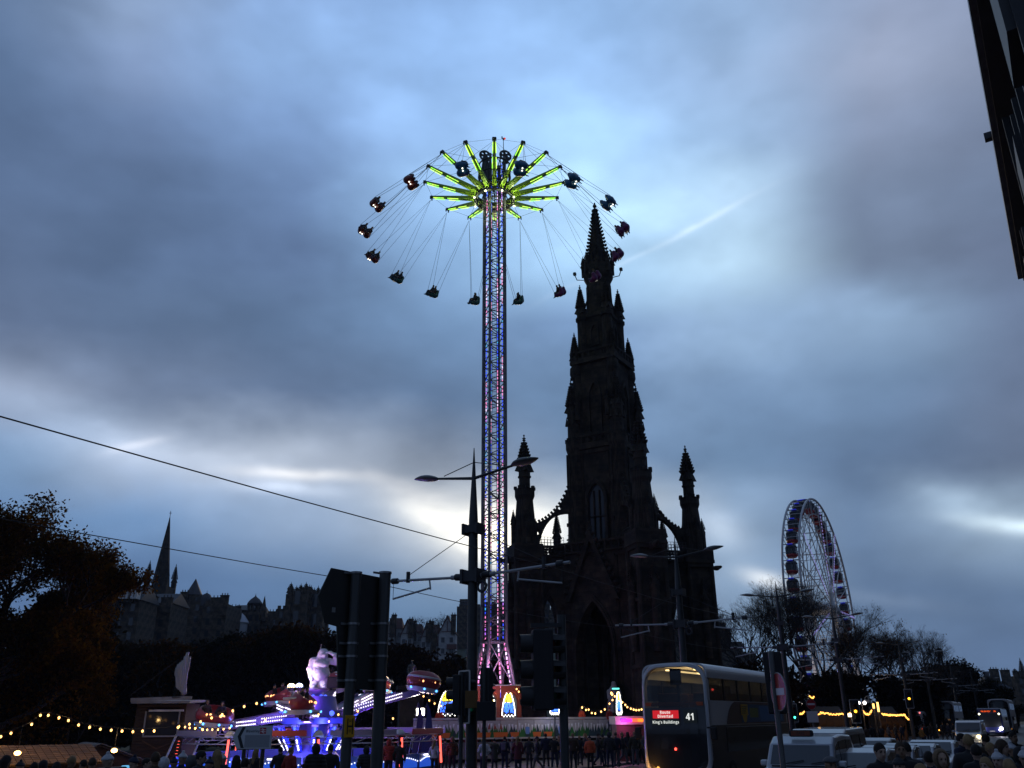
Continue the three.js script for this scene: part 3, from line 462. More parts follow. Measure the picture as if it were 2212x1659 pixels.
  { const g = G(); for (let k = 0; k < 16; k++) { const a = k * Math.PI / 8, b = a + Math.PI / 8, s = (q, r, y) => V(Math.sin(q) * r, y, Math.cos(q) * r); g.tube(s(a, 1.95, -0.75), s(b, 1.95, 0.1), 0.06).tube(s(a, 1.95, 0.1), s(a, 1.95, -0.75), 0.07).tube(s(a, 1.6, 0.7), s(a, 1.65, 3.3), 0.06).tube(s(a, 1.6, 0.7), s(b, 1.65, 3.3), 0.045).tube(s(a, 1.95, 0.1), s(a, 1.6, 0.75), 0.06); } g.torus(1.65, 0.09, 0, 3.3, 0, 32, 6, [Math.PI / 2, 0, 0]).torus(1.65, 0.07, 0, 2, 0, 32, 6, [Math.PI / 2, 0, 0]); part(car, 'truss_cage', g.done(), MT.darkGrain); }
  const lime = mat([0.26, 0.44, 0.02], 0.4, { map: texGrain }), limeLed = glow(0.34, 1, 0.08, 1.8), yellowLed = glow(0.62, 1, 0.1, 1.8), armTip = 1.42, armR = 7.12;
  for (let k = 0; k < 16; k++) {
    const a = k * Math.PI / 8 + 0.02, arm = sub(car, 'arm', V(0, 0, 0), a); // local z runs outwards, k = 0 towards the street
    const g = new THREE.BoxGeometry(1, 1, 1, 1, 1, 6), p = g.attributes.position;
    for (let i = 0; i < p.count; i++) { const u = p.getZ(i) + 0.5, w = mix(0.46, 0.24, u), h = mix(0.46, 0.18, u); p.setXYZ(i, p.getX(i) * w, mix(-0.15, armTip, u) + p.getY(i) * h, mix(1.75, armR, u)); }
    g.computeVertexNormals(); part(arm, 'beam', uvBox(flat(g)), lime);
    const l1 = G(), l2 = G(); for (const s of [-1, 1]) for (const [u0, u1] of [[0.42, 0.66], [0.74, 0.97]]) for (let i = 0; i < 5; i++) { const A = mix(u0, u1, i / 5), B = mix(u0, u1, (i + 0.86) / 5), q = u => V(s * (mix(0.46, 0.24, u) / 2 + 0.02), mix(-0.15, armTip, u) - mix(0.5, 0.2, u) * 0.5 - 0.04, mix(1.75, armR, u)); (R() < 0.4 ? l1 : l2).tube(q(A), q(B), 0.04, 0.04, 6); }
    part(arm, 'lime_led_tube', l1.done(), limeLed).userData.kind = 'stuff'; part(arm, 'yellow_led_tube', l2.done(), yellowLed).userData.kind = 'stuff';
    part(arm, 'tip_bracket', G().box(0.36, 0.18, 0.24, 0, armTip - 0.09, armR + 0.08).box(0.08, 0.34, 0.12, 0.17, armTip - 0.3, armR + 0.14).box(0.08, 0.34, 0.12, -0.17, armTip - 0.3, armR + 0.14).done(), MT.dark);
    part(arm, 'stay_cable', G().tube(V(0, armTip, armR), V(0, 3.3, 1.65), 0.016, 0.016, 4).tube(V(0, armTip, armR), V(Math.sin(Math.PI / 8) * armR, armTip, Math.cos(Math.PI / 8) * armR), 0.014, 0.014, 4).done(), MT.wire);
  }
  for (let k = 0; k < 8; k++) { const a = (k + 0.5) * Math.PI / 4, p = V(Math.sin(a) * 2.15, -0.95, Math.cos(a) * 2.15); part(car, 'hub_lamp', G().ball(0.11, p.x, p.y, p.z).done(), glow(0.9, 1, 0.7, 2)); lampLight(V(FLY.x + p.x * 1.12, FLY.y + hub + p.y - 0.12, FLY.z + p.z * 1.12), [0.85, 1, 0.5], 4.5, 0.08); }
  // top of the mast: two cable sheaves, motor box, beacon
  const head = sub(ride, 'mast_head', V(0, topY, 0));
  part(head, 'motor_box', G().rbox(1.0, 2.2, 1.2, 0.08, -0.75, -3.1, 0.3).done(), mat([0.18, 0.19, 0.21], 0.6, { map: texGrain }));
  for (const [x, z] of [[-0.95, 0.2], [1.15, 0.2]]) { const g = G(); const sh2 = new THREE.Shape(); sh2.absarc(0, 0, 0.62, 0, Math.PI * 2); for (let k = 0; k < 5; k++) { const h = new THREE.Path(); h.absarc(Math.cos(k * 1.257) * 0.36, Math.sin(k * 1.257) * 0.36, 0.13, 0, Math.PI * 2); sh2.holes.push(h); } g.ext(sh2, 0.14, TR(x, 0.35, z, 0.35)); g.torus(0.62, 0.07, x, 0.35, z, 24, 6, [0, 0.35, 0]); part(head, 'cable_sheave', g.done(), MT.darkGrain); part(head, 'sheave_bracket', G().box(0.5, 0.9, 0.3, x, -0.6, z).done(), MT.darkGrain); }
  part(head, 'beacon_mast', G().tube(V(0.95, 0, 0), V(0.95, 2.6, 0), 0.05, 0.035).box(0.16, 0.2, 0.16, 0.95, 2.5, 0).box(0.12, 0.25, 0.12, 0.8, 2.65, 0).done(), MT.dark);
  part(head, 'beacon_lamp', G().ball(0.12, 1.08, 2.65, 0).done(), glow(1, 0.1, 0.05, 0.8));
  for (const dy of [0.35, 1.1]) for (let c = 0; c < 2; c++) lampLight(V(FLY.x + (c ? 0.4 : -0.5), FLY.y + 5 + c * 1.2 + dy, FLY.z + 2.2), c ? [1, 0.4, 0.8] : [0.3, 0.3, 1], 14, 0.2);

  // ---------------- seats: each double seat hangs from two neighbouring arms
  const riderGeo = (() => { // seated rider, one continuous body, facing +z
    const bones = [[[0, 0.1, 0], [0, 0.5, -0.06], 0.17, 0.19, 0], [[0, 0.56, -0.05], [0, 0.68, -0.03], 0.07, 0.07, 1], [[0, 0.76, -0.02], [0, 0.83, -0.03], 0.1, 0.105, 1]];
    for (const s of [-1, 1]) bones.push([[s * 0.1, 0.06, 0.02], [s * 0.13, 0.1, 0.44], 0.1, 0.075, 2], [[s * 0.13, 0.1, 0.44], [s * 0.13, -0.3, 0.58], 0.07, 0.05, 2], [[s * 0.13, -0.32, 0.58], [s * 0.14, -0.36, 0.74], 0.05, 0.04, 3], [[s * 0.21, 0.47, -0.04], [s * 0.26, 0.22, 0.1], 0.075, 0.06, 0], [[s * 0.26, 0.22, 0.1], [s * 0.2, 0.2, 0.34], 0.055, 0.045, 0], [[s * 0.2, 0.2, 0.34], [s * 0.19, 0.2, 0.42], 0.045, 0.035, 1]);
    const f = (x, y, z) => { let d = 9; for (const b of bones) d = smin(d, capsule(x, y, z, b[0], b[1], b[2], b[3]), 0.05); return smin(d, capsule(x, y, z, [0, 0.76, 0.07], [0, 0.73, 0.1], 0.02, 0.02), 0.02); };
    const g = skin(f, [-0.42, -0.48, -0.32], [0.42, 1.0, 0.86], 0.034); g.userData = { bones }; return g;
  })();
  function dress(g, cols) { // colours per limb
    const o = new THREE.BufferGeometry(); for (const k of ['position', 'normal', 'uv']) o.setAttribute(k, g.attributes[k]); o.setIndex(g.index);
    const p = g.attributes.position, c = new Float32Array(p.count * 3);
    for (let i = 0; i < p.count; i++) { let bd = 9, bt = 0; for (const b of g.userData.bones) { const d = capsule(p.getX(i), p.getY(i), p.getZ(i), b[0], b[1], b[2], b[3]); if (d < bd) { bd = d; bt = b[4]; } } let q = cols[bt]; if (bt === 1 && p.getY(i) > 0.72 && (p.getZ(i) < 0.03 || p.getY(i) > 0.87)) q = cols[4]; c.set(q, i * 3); }
    o.setAttribute('color', new THREE.BufferAttribute(c, 3)); return o;
  }
  const cloth = new THREE.MeshStandardMaterial({ roughness: 0.9, vertexColors: true });
  const outfits = [[[0.02, 0.02, 0.03], [0.35, 0.22, 0.16], [0.03, 0.035, 0.05], [0.02, 0.02, 0.02], [0.03, 0.02, 0.015]], [[0.05, 0.03, 0.02], [0.4, 0.26, 0.19], [0.02, 0.02, 0.02], [0.03, 0.03, 0.03], [0.12, 0.07, 0.03]], [[0.015, 0.02, 0.02], [0.38, 0.25, 0.18], [0.05, 0.06, 0.1], [0.05, 0.05, 0.05], [0.02, 0.015, 0.01]]].map(c => dress(riderGeo, c));
  const shell = (() => { // double bucket with rounded backs, front edge +z
    const sd = (x, y, z) => { let d = 9; for (const s of [-1, 1]) { d = smin(d, capsule(x, y, z, [s * 0.33, -0.02, 0.3], [s * 0.33, 0.0, -0.12], 0.3, 0.34), 0.12); d = smin(d, capsule(x, y, z, [s * 0.33, 0.05, -0.24], [s * 0.34, 0.46, -0.34], 0.33, 0.2), 0.12); } let cut = 9; for (const s of [-1, 1]) { cut = Math.min(cut, capsule(x, y, z, [s * 0.33, 0.3, 0.55], [s * 0.33, 0.24, -0.05], 0.27, 0.25), capsule(x, y, z, [s * 0.33, 0.3, -0.05], [s * 0.33, 0.95, -0.14], 0.25, 0.2)); } return Math.max(d, -cut); };
    return skin(sd, [-0.85, -0.5, -0.8], [0.85, 1.0, 0.75], 0.05);
  })();
  const seatR = 12.9, seatY = at(1100, 634, 75 + 12.9).y - 1.15, kinds = [];
  const col = { blue: mat([0.012, 0.15, 0.3], 0.35, { map: texGrain }), purple: mat([0.17, 0.015, 0.14], 0.35, { map: texGrain }), teal: mat([0.02, 0.13, 0.12], 0.35, { map: texGrain }), red: mat([0.26, 0.035, 0.02], 0.35, { map: texGrain }) };
  // seats counted from the street side towards the right
  const seq = ['blue', 'blue', 'blue', 'purple', 'purple', 'purple', 'purple', 'teal', 'teal', 'teal', 'teal', 'red', 'red', 'red', 'red', 'blue'];
  const say = { blue: ['blue swing seat nearest the street, right of the tower top', 'blue swing seat above and left of the monument spire tip', 'blue swing seat level with the monument spire tip', 'blue swing seat in front of the left green arms'], purple: ['uppermost purple swing seat, farthest right of the ring', 'purple swing seat just right of the monument spire', 'purple swing seat hanging in front of the monument spire', 'lowest purple swing seat, left of the monument spire'], teal: ['teal swing seat hanging lowest, just right of the lattice tower', 'teal swing seat hanging lowest, just left of the lattice tower', 'teal swing seat second left of the lattice tower', 'teal swing seat third left of the lattice tower'], red: ['lowest dark red swing seat at the left of the ring', 'dark red swing seat farthest left of the ring', 'dark red swing seat second from top at left', 'topmost dark red swing seat beside the green arms'] }, used = {};
  seq.forEach((c, i) => {
    const a = (i + 0.5) * Math.PI / 8, pos = V(FLY.x + Math.sin(a) * seatR, seatY, FLY.z + Math.cos(a) * seatR);
    used[c] = (used[c] || 0); const desc = say[c][used[c]++];
    const s = thing('swing_gondola', desc, 'swing gondola', pos, 0, 'swing seats of the tower ride');
    // facing along the run of the ring, leaning outwards
    const fwd = V(Math.cos(a), 0, -Math.sin(a)), out = V(Math.sin(a), 0, Math.cos(a)), up = V(0, 1, 0).addScaledVector(out, -0.68).normalize(), right = new THREE.Vector3().crossVectors(up, fwd).normalize();
    s.quaternion.setFromRotationMatrix(new THREE.Matrix4().makeBasis(right, up, fwd)); s.updateMatrixWorld();
    part(s, 'seat_shell', shell, col[c]); part(s, 'safety_bar', G().tube(V(-0.62, 0.26, 0.36), V(0.62, 0.26, 0.36), 0.025).tube(V(-0.62, 0.26, 0.36), V(-0.66, 0.1, -0.2), 0.025).tube(V(0.62, 0.26, 0.36), V(0.66, 0.1, -0.2), 0.025).done(), MT.steel);
    for (const x of [-0.1, 0.12]) part(s, 'seat_lamp', G().ball(0.065, x - 0.1, -0.33, 0.12, 8).done(), glow(1, 0.95, 0.8, c === 'purple' || c === 'teal' ? 0.2 : 3));
    const inv = s.matrixWorld.clone().invert();
    for (const k of [i, i + 1]) { const b = k * Math.PI / 8 + 0.02, tip = V(FLY.x + Math.sin(b) * (armR + 0.2), FLY.y + hub + armTip - 0.35, FLY.z + Math.cos(b) * (armR + 0.2)).applyMatrix4(inv); const sx = (k === i ? -1 : 1) * Math.sign(V(Math.sin(b) - Math.sin(a), 0, Math.cos(b) - Math.cos(a)).dot(fwd)) || 1; for (const z of [0.3, -0.4]) { const end = V((k === i ? 1 : -1) * 0.0 + (z > 0 ? 0.6 : -0.6) * (k === i ? 1 : -1), 0.25, k === i ? -0.35 : 0.4); end.x = (z > 0 ? 0.62 : -0.62); part(s, 'suspension_chain', G().tube(end, tip, 0.017, 0.012, 4).done(), MT.wire); } }
    [-0.33, 0.33].forEach((x, j) => { const r = solo('person', outfits[(i * 2 + j) % 3], cloth, `rider in dark clothes ${j ? 'on the inner' : 'on the outer'} side of ${desc.replace(/^(uppermost|lowest|topmost) /, (m) => 'the ' + m)}`.split(' ').slice(0, 16).join(' '), 'person', V(x, 0.1, 0.04).applyMatrix4(s.matrixWorld), 0, 'riders on the swing seats'); r.quaternion.copy(s.quaternion); });
  });
}
// ------------------------------------------------------------------ tram poles, wires, signals, signs
const poleS = [20.7, 37, 53.4, 68.2, 97.8, 115, 142, 172, 206];
const poleSay = ['nearest tall dark tram pole with twin lamp arms, in front of the swing tower', 'tram pole with twin lamps standing before the monument', 'spike-topped tram pole rising behind the bus rear and white taxi', 'tram pole with twin lamps in front of the big wheel', 'tram pole with twin lamps right of the big wheel trees', 'tram pole with one lamp clear against sky, past the bare trees', 'small distant tram pole beside the round-topped dark trees', 'far tram pole among dark trees before the end of the street', 'farthest tram pole near the end of the street'];
const armY = 6.25, tL = -17.15, tR = -11.15;
{
  const H = 10.1, lampHead = (() => { // slim leaf-shaped lantern, along +x
    const g = new THREE.SphereGeometry(0.5, 14, 8), p = g.attributes.position; for (let i = 0; i < p.count; i++) { const x = p.getX(i) + 0.5, w = Math.sin(Math.PI * Math.pow(Math.min(1, Math.max(0, x)), 0.7)) * 0.5 + 0.06; p.setXYZ(i, x * 0.95, p.getY(i) * (p.getY(i) > 0 ? 0.22 : 0.12) * (0.5 + w), p.getZ(i) * 0.6 * (0.4 + w)); } g.computeVertexNormals(); return uvBox(flat(g)); })();
  const make = () => {
    const o = new THREE.Group();
    part(o, 'shaft', G().cyl(0.2, 0.2, 0.5, 0, 0, 0, 14).cyl(0.165, 0.135, 7.5, 0, 0.4, 0, 14).cyl(0.135, 0.012, H - 7.9, 0, 7.9, 0, 14).done(), MT.pole);
    for (const s of [-1, 1]) {
      const a = sub(o, 'lamp_arm', V(0, 0, 0), s < 0 ? Math.PI : 0); part(a, 'bracket', G().tube(V(0, H - 0.95, 0), V(1.45, H - 0.75, 0), 0.05, 0.035).tube(V(0, H - 0.45, 0), V(1.1, H - 0.72, 0), 0.014).done(), MT.pole);
      const l = part(a, 'lamp_head', lampHead, mat([0.22, 0.23, 0.24], 0.45, { metalness: 0.4, map: texGrain })); l.position.set(1.3, H - 0.76, 0); l.rotation.z = 0.1;
      const c = sub(o, 'cantilever', V(0, 0, 0), s < 0 ? Math.PI : 0);
      part(c, 'tube', G().tube(V(0.1, armY, 0), V(3.15, armY + 0.12, 0), 0.042).tube(V(0.1, armY, 0), V(0.75, armY + 0.03, 0), 0.07).tube(V(1.5, armY - 0.2, 0), V(2.9, armY - 0.42, 0), 0.03).tube(V(1.55, armY + 0.05, 0), V(1.5, armY - 0.25, 0), 0.025).done(), MT.paleSteel);
      for (const [a, b, r] of [[V(0.35, armY + 0.01, 0), V(0.6, armY + 0.03, 0), 0.1], [V(2.75, armY + 0.1, 0), V(2.95, armY + 0.11, 0), 0.09], [V(2.35, armY + 0.02, 0), V(2.35, armY + 0.34, 0), 0.06]]) part(c, 'insulator', G().tube(a, b, r, r, 8).done(), MT.dark);
      part(c, 'stay_wire', G().tube(V(0.1, 7.55, 0), V(2.4, armY + 0.2, 0), 0.012, 0.012, 4).tube(V(2.9, armY + 0.1, 0), V(2.9, armY - 0.42, 0), 0.01, 0.01, 4).done(), MT.wire);
    }
    part(o, 'clamp', G().box(0.5, 0.3, 0.42, 0, armY - 0.15, 0).box(0.08, 0.4, 0.5, 0.25, armY - 0.2, 0).box(0.08, 0.4, 0.5, -0.25, armY - 0.2, 0).torus(0.14, 0.04, 0.38, armY - 0.32, 0.1, 14, 6).done(), MT.dark);
    part(o, 'clamp', G().box(0.46, 0.22, 0.4, 0, 7.5, 0).box(0.07, 0.32, 0.46, 0.23, 7.45, 0).box(0.07, 0.32, 0.46, -0.23, 7.45, 0).done(), MT.dark);
    return o;
  };
  const first = make(); first.name = 'tram_pole'; scene.remove(first);
  poleS.forEach((s, i) => { const o = i ? first.clone() : first; o.name = numbered('tram_pole'); const p = st(-14, s); p.y = gyT(-14); o.position.copy(p); o.rotation.y = -AZ; scene.add(o); tag(o, poleSay[i], 'tram pole', 'tram poles down the middle of the street'); });
  // contact and feeder wires hang between the poles
  const wire = (t, y, sag, label, zig = 0.15) => { const g = G(), ss = [-30, -5, ...poleS, 250]; for (let k = 0; k < ss.length - 1; k++) for (let m = 0; m < 5; m++) { const q = u => { const s = mix(ss[k], ss[k + 1], u), tt = t + (k % 2 ? mix(zig, -zig, u) : mix(-zig, zig, u)), p = st(tt, s); p.y = gyT(-14) + y - sag * 4 * u * (1 - u); return p; }; g.tube(q(m / 5), q((m + 1) / 5), 0.011, 0.011, 4); } solo('overhead_wire', g.done(), MT.wire, label, 'wire', null, 0, 'overhead tram wires'); };
  wire(tR, armY + 0.0, 0.12, 'upper overhead tram wire crossing the sky from the left edge');
  wire(tL, armY + 0.02, 0.12, 'lower overhead tram wire passing behind the back of the arrow sign');
}
function spotPost(g, h, r) { return g.cyl(r, r, h, 0, 0, 0, 12); }
function signal(o, y, turn, lit, board, colour, k = 1, z = 0.12) { // three-aspect head facing local +z after turn
  const s = sub(o, 'signal_head', V(0, y, 0), turn);
  part(s, 'housing', G().rbox(0.3, 1.02, 0.2, 0.03, 0, 0, z).done(), MT.black);
  if (board) { part(s, 'backing_board', G().ext(roundRect(0.56, 1.36, 0.05, 0, 0.51), 0.02, TR(0, 0, z - 0.03)).done(), MT.black); const b = G(), r = roundRect(0.56, 1.36, 0.05, 0, 0.51); r.holes.push(roundRect(0.49, 1.29, 0.04, 0, 0.51, THREE.Path)); b.ext(r, 0.03, TR(0, 0, z - 0.03)); part(s, 'white_border', b.done(), MT.white); }
  for (let i = 0; i < 3; i++) {
    part(s, 'visor', G().add(new THREE.CylinderGeometry(0.125, 0.115, 0.2, 14, 1, true, Math.PI * 0.6, Math.PI * 1.8), TR(0, 0.18 + i * 0.33, z + 0.19, Math.PI, Math.PI / 2)).done(), MT.darkGrain);
    const on = lit === i; part(s, on ? 'signal_lamp' : 'lens', G().add(new THREE.SphereGeometry(0.105, 12, 6, 0, Math.PI * 2, 0, 0.9), TR(0, 0.18 + i * 0.33, z + 0.04, 0, Math.PI / 2)).done(), on ? glow(...colour, 6 * k) : mat([[0.01, 0.06, 0.03], [0.08, 0.04, 0.005], [0.08, 0.006, 0.004]][i], 0.2));
  }
  return s;
}
{
  const mk = (x, D, name, label, group) => thing(name, label, 'traffic signal', onGround(x, D, 0.12), 0, group);
  const near = mk(1218, 14, 'traffic_signal', 'big dark traffic signal with hooded lamps to both sides, before the monument', 'traffic signals');
  part(near, 'post', spotPost(G(), at(1215, 1345, 14).y, 0.068).done(), MT.pole);
  { const y = at(1175, 1535, 14).y; for (const tu of [-1.45, 1.6]) { const s = signal(near, y - 0.12, tu, -1, false, [0, 1, 0], 1, 0.06); s.position.x = -0.31; s.position.z = 0.1; s.scale.set(1, 1.16, 1); } for (const d of [1.1, -0.1]) part(near, 'bracket', G().box(0.5, 0.06, 0.1, -0.24, y + d, 0.08).done(), MT.dark); }
  const by = mk(996, 24.6, 'traffic_signal', 'traffic signal with white bordered board left of the nearest tram pole', 'traffic signals');
  { const y = at(994, 1551, 24.6).y; part(by, 'post', spotPost(G(), y + 1.2, 0.055).done(), MT.pole); signal(by, y + 0.05, 2.2, 0, true, [0.02, 0.5, 0.3], 0.5); signal(by, y + 0.1, -1.7, -1, false, [0, 1, 0], 1); }
  const rt = mk(1046, 24.3, 'traffic_signal', 'dark traffic signal with broad control box right of the nearest tram pole', 'traffic signals');
  { const y = at(1046, 1520, 24.3).y; part(rt, 'post', spotPost(G(), y + 1.0, 0.05).done(), MT.pole); signal(rt, y - 0.1, 2.6, -1, false, [0, 1, 0]); part(rt, 'control_box', G().rbox(0.5, 0.48, 0.3, 0.02, 0.06, at(1050, 1557, 24.3).y - rt.position.y, 0.05).done(), MT.black); }
  const gr = mk(1716, 72, 'traffic_signal', 'distant traffic signal showing green, right of the bus', 'traffic signals'); { const y = at(1718, 1555, 72).y - gr.position.y; part(gr, 'post', spotPost(G(), y + 1, 0.06).done(), MT.pole); signal(gr, y, -0.15, 0, true, [0.05, 1, 0.55]); }
  const am = mk(1849, 56, 'traffic_signal', 'traffic signal showing amber with white border, over the car queue', 'traffic signals'); { const y = at(1849, 1556, 56).y - am.position.y; part(am, 'post', spotPost(G(), y + 1, 0.06).done(), MT.pole); signal(am, y, -0.2, 1, true, [1, 0.42, 0.02]); part(am, 'signal_lamp', G().rbox(0.2, 0.2, 0.12, 0.03, -0.46, y + 0.2, 0.3).done(), glow(1, 0.8, 0.5, 4)); }
  const fa = mk(1970, 68, 'traffic_signal', 'traffic signal showing amber above the two buses driving away', 'traffic signals'); { const y = at(1970, 1525, 68).y - fa.position.y; part(fa, 'post', spotPost(G(), y + 1, 0.06).done(), MT.pole); signal(fa, y, -0.3, 1, true, [1, 0.42, 0.02]); }
}
{ // back of a large arrow-shaped direction sign on two stout posts
  const Dx = x => 12.6 + (x - 693) / 154, P = (x, y) => at(x, y, Dx(x)), A = P(719, 1226), B = P(846.6, 1252), ax = V(B.x - A.x, 0, B.z - A.z).normalize(), o = P(770, 1552); o.y = 0; o.y = gy(o) + 0.12;
  const sg = thing('direction_sign', 'back of a dark arrow-shaped direction sign on two stout posts', 'road sign', o, Math.atan2(-ax.z, ax.x));
  const L = (x, y) => { const p = P(x, y).sub(o); return new THREE.Vector2(p.dot(ax), p.y); };
  const pts = [[719, 1226], [846.6, 1251], [844, 1362], [750, 1357], [709, 1345], [693.5, 1285]].map(q => L(...q)); const back = mat([0.045, 0.044, 0.04], 0.6, { metalness: 0.2, map: texGrain });
  const plate = (v, z) => G().ext(new THREE.Shape(v), 0.03, TR(0, 0, z), 0.006).done();
  part(sg, 'arrow_plate', plate(pts, -0.12), back); part(sg, 'lower_plate', plate([[734, 1352], [842, 1360], [838, 1492], [740, 1486]].map(q => L(...q)), -0.12), back);
  for (const [x, r] of [[754, 0.075], [818, 0.088]]) { const q = L(x, 1240), top = q.y, X = L(x, 1500).x; const p = part(sg, 'post', G().cyl(r, r, top, X, 0, 0, 14).done(), mat([0.09, 0.095, 0.095], 0.5, { metalness: 0.3, map: texGrain })); const g = G(); for (const y of [1240, 1350, 1392, 1420, 1472]) g.cyl(r + 0.012, r + 0.012, 0.03, X, L(x, y).y, 0, 14).box(0.32, 0.03, 0.02, X, L(x, y).y, -0.09); part(p, 'clamp_band', g.done(), MT.steel); }
  const X = L(747, 1568).x, Y0 = L(747, 1592).y, Y1 = L(747, 1546).y, h = Y1 - Y0;
  const t = canvasTex(128, 192, (c) => { c.fillStyle = '#c9920a'; c.fillRect(0, 0, 128, 192); c.fillStyle = '#17130a'; c.fillRect(22, 24, 16, 144); c.fillRect(90, 24, 16, 144); c.fillRect(38, 88, 52, 16); c.fillRect(44, 36, 40, 7); c.fillRect(48, 50, 32, 6); c.fillRect(46, 126, 36, 8); c.fillRect(48, 142, 32, 6); });
  const hp = new THREE.PlaneGeometry(h * 0.58, h); part(sg, 'yellow_marker_plate', G().rbox(h * 0.62, h * 1.04, 0.015, 0.006, X, Y0 - h * 0.02, 0.1).done(), mat([0.5, 0.27, 0.01], 0.5)); const hm = part(sg, 'marker_print', hp, mat([1, 1, 1], 0.5, { map: t })); hm.position.set(X, (Y0 + Y1) / 2, 0.1125);
  part(sg, 'small_label', G().box(0.06, 0.07, 0.006, L(725, 1322).x, L(725, 1322).y, -0.1).done(), mat([0.2, 0.2, 0.19], 0.6));
}
{ // direction sign to the station
  const D = 21, o = onGround(545, D, 0.12), c0 = at(503, 1593, D), c1 = at(587, 1593, D), w = c1.x - c0.x, yb = at(545, 1618, D).y - o.y, yt = at(545, 1568, D).y - o.y, h = yt - yb, xl = c0.x - o.x;
  const sg = thing('station_sign', 'white arrow sign pointing left with station name and red rail emblem', 'road sign', o, 0);
  const shape = new THREE.Shape([new THREE.Vector2(xl, yb + h * 0.55), new THREE.Vector2(xl + w * 0.12, yt), new THREE.Vector2(xl + w, yt), new THREE.Vector2(xl + w, yb), new THREE.Vector2(xl + w * 0.12, yb)]);
  part(sg, 'sign_plate', G().ext(shape, 0.03, null, 0.004).done(), mat([0.5, 0.51, 0.52], 0.5));
  const t = canvasTex(512, 304, (c, W, Hh) => {
    c.fillStyle = '#b9bcc0'; c.fillRect(0, 0, W, Hh); c.fillStyle = '#101a1c'; c.beginPath(); c.moveTo(10, Hh * 0.45); c.lineTo(72, 8); c.lineTo(120, 8); c.lineTo(58, Hh * 0.45); c.lineTo(120, Hh - 8); c.lineTo(72, Hh - 8); c.closePath(); c.fill();
    c.fillStyle = '#141a20'; c.font = 'bold 54px sans-serif'; c.textAlign = 'left'; c.fillText('Waverley', 128, 84, 205);
    c.fillStyle = '#a3202a'; c.fillRect(338, 20, 92, 84); c.strokeStyle = '#e8e2e0'; c.lineWidth = 9; for (const [a, b] of [[48, 0], [74, 0]]) { c.beginPath(); c.moveTo(346, a); c.lineTo(422, a); c.stroke(); } c.beginPath(); c.moveTo(362, 28); c.lineTo(398, 48); c.lineTo(366, 74); c.lineTo(402, 96); c.stroke();
    c.fillStyle = '#8b8e93'; c.fillRect(122, 120, 372, 170);
  });
  const pg = new THREE.PlaneGeometry(w * 0.88, h * 0.96), pm = part(sg, 'sign_print', pg, mat([1, 1, 1], 0.5, { map: t })); pm.position.set(xl + w * 0.55, yb + h / 2, 0.021);
  for (const x of [xl + w * 0.3, xl + w * 0.78]) part(sg, 'post', G().cyl(0.045, 0.045, yt - 0.05, x, 0, -0.07, 10).done(), MT.pole);
}
{ // no entry signs
  const face = G().add(new THREE.CylinderGeometry(0.3, 0.3, 0.012, 32), TR(0, 0, 0, 0, Math.PI / 2)).done(), bar = G().rbox(0.46, 0.11, 0.006, 0.003, 0, -0.055, 0.008).done();
  const red = mat([0.3, 0.012, 0.016], 0.4), wht = mat([0.55, 0.55, 0.56], 0.5), rim = G().torus(0.3, 0.012, 0, 0, 0, 32, 6).done();
  const put = (x, y, D, turn, label, k = 1, extra) => {
    const o = onGround(x, D, 0.12), c = at(x, y, D), g = thing('no_entry_sign', label, 'road sign', V(c.x, o.y, c.z), 0, 'no entry signs');
    const yy = c.y - o.y; part(g, 'post', G().cyl(0.045, 0.045, yy + extra, 0, 0, -0.07, 10).done(), mat([0.16, 0.165, 0.17], 0.5, { metalness: 0.3, map: texGrain }));
    const d = sub(g, 'disc', V(0, yy, 0), turn); d.scale.setScalar(k); part(d, 'red_face', face, red); part(d, 'white_bar', bar, wht); part(d, 'rim', rim, MT.steel); return [g, yy];
  };
  const [n, yy] = put(1682, 1494, 15.4, -1.43, 'near red no entry sign on a post in front of the taxi', 1.0, 0.66); n.children[0].position.set(-0.03, 0, -0.05);
  const sgn = signal(n, yy - 0.35, 2.7, -1, false, [0, 1, 0]); sgn.position.set(0.02, yy - 0.35, -0.3);
  const [f, fy] = put(1752, 1521, 62, 0.1, 'far red no entry sign with white plate, left of the wheel trees', 1.1, 0.3); part(f, 'white_plate', G().rbox(0.75, 0.7, 0.03, 0.02, 0, fy - 1.15, 0).done(), mat([0.5, 0.5, 0.5], 0.6));
}
{ // yellow notice on the nearest pole
  const c = at(1019, 1511, 24.6); solo('notice_board', G().rbox(0.34, 0.44, 0.03, 0.01, 0, -0.22, 0.18).done(), mat([0.2, 0.1, 0.012], 0.6, { map: texGrain }), 'dull amber notice board strapped to the nearest tram pole', 'notice', c, 0);
}
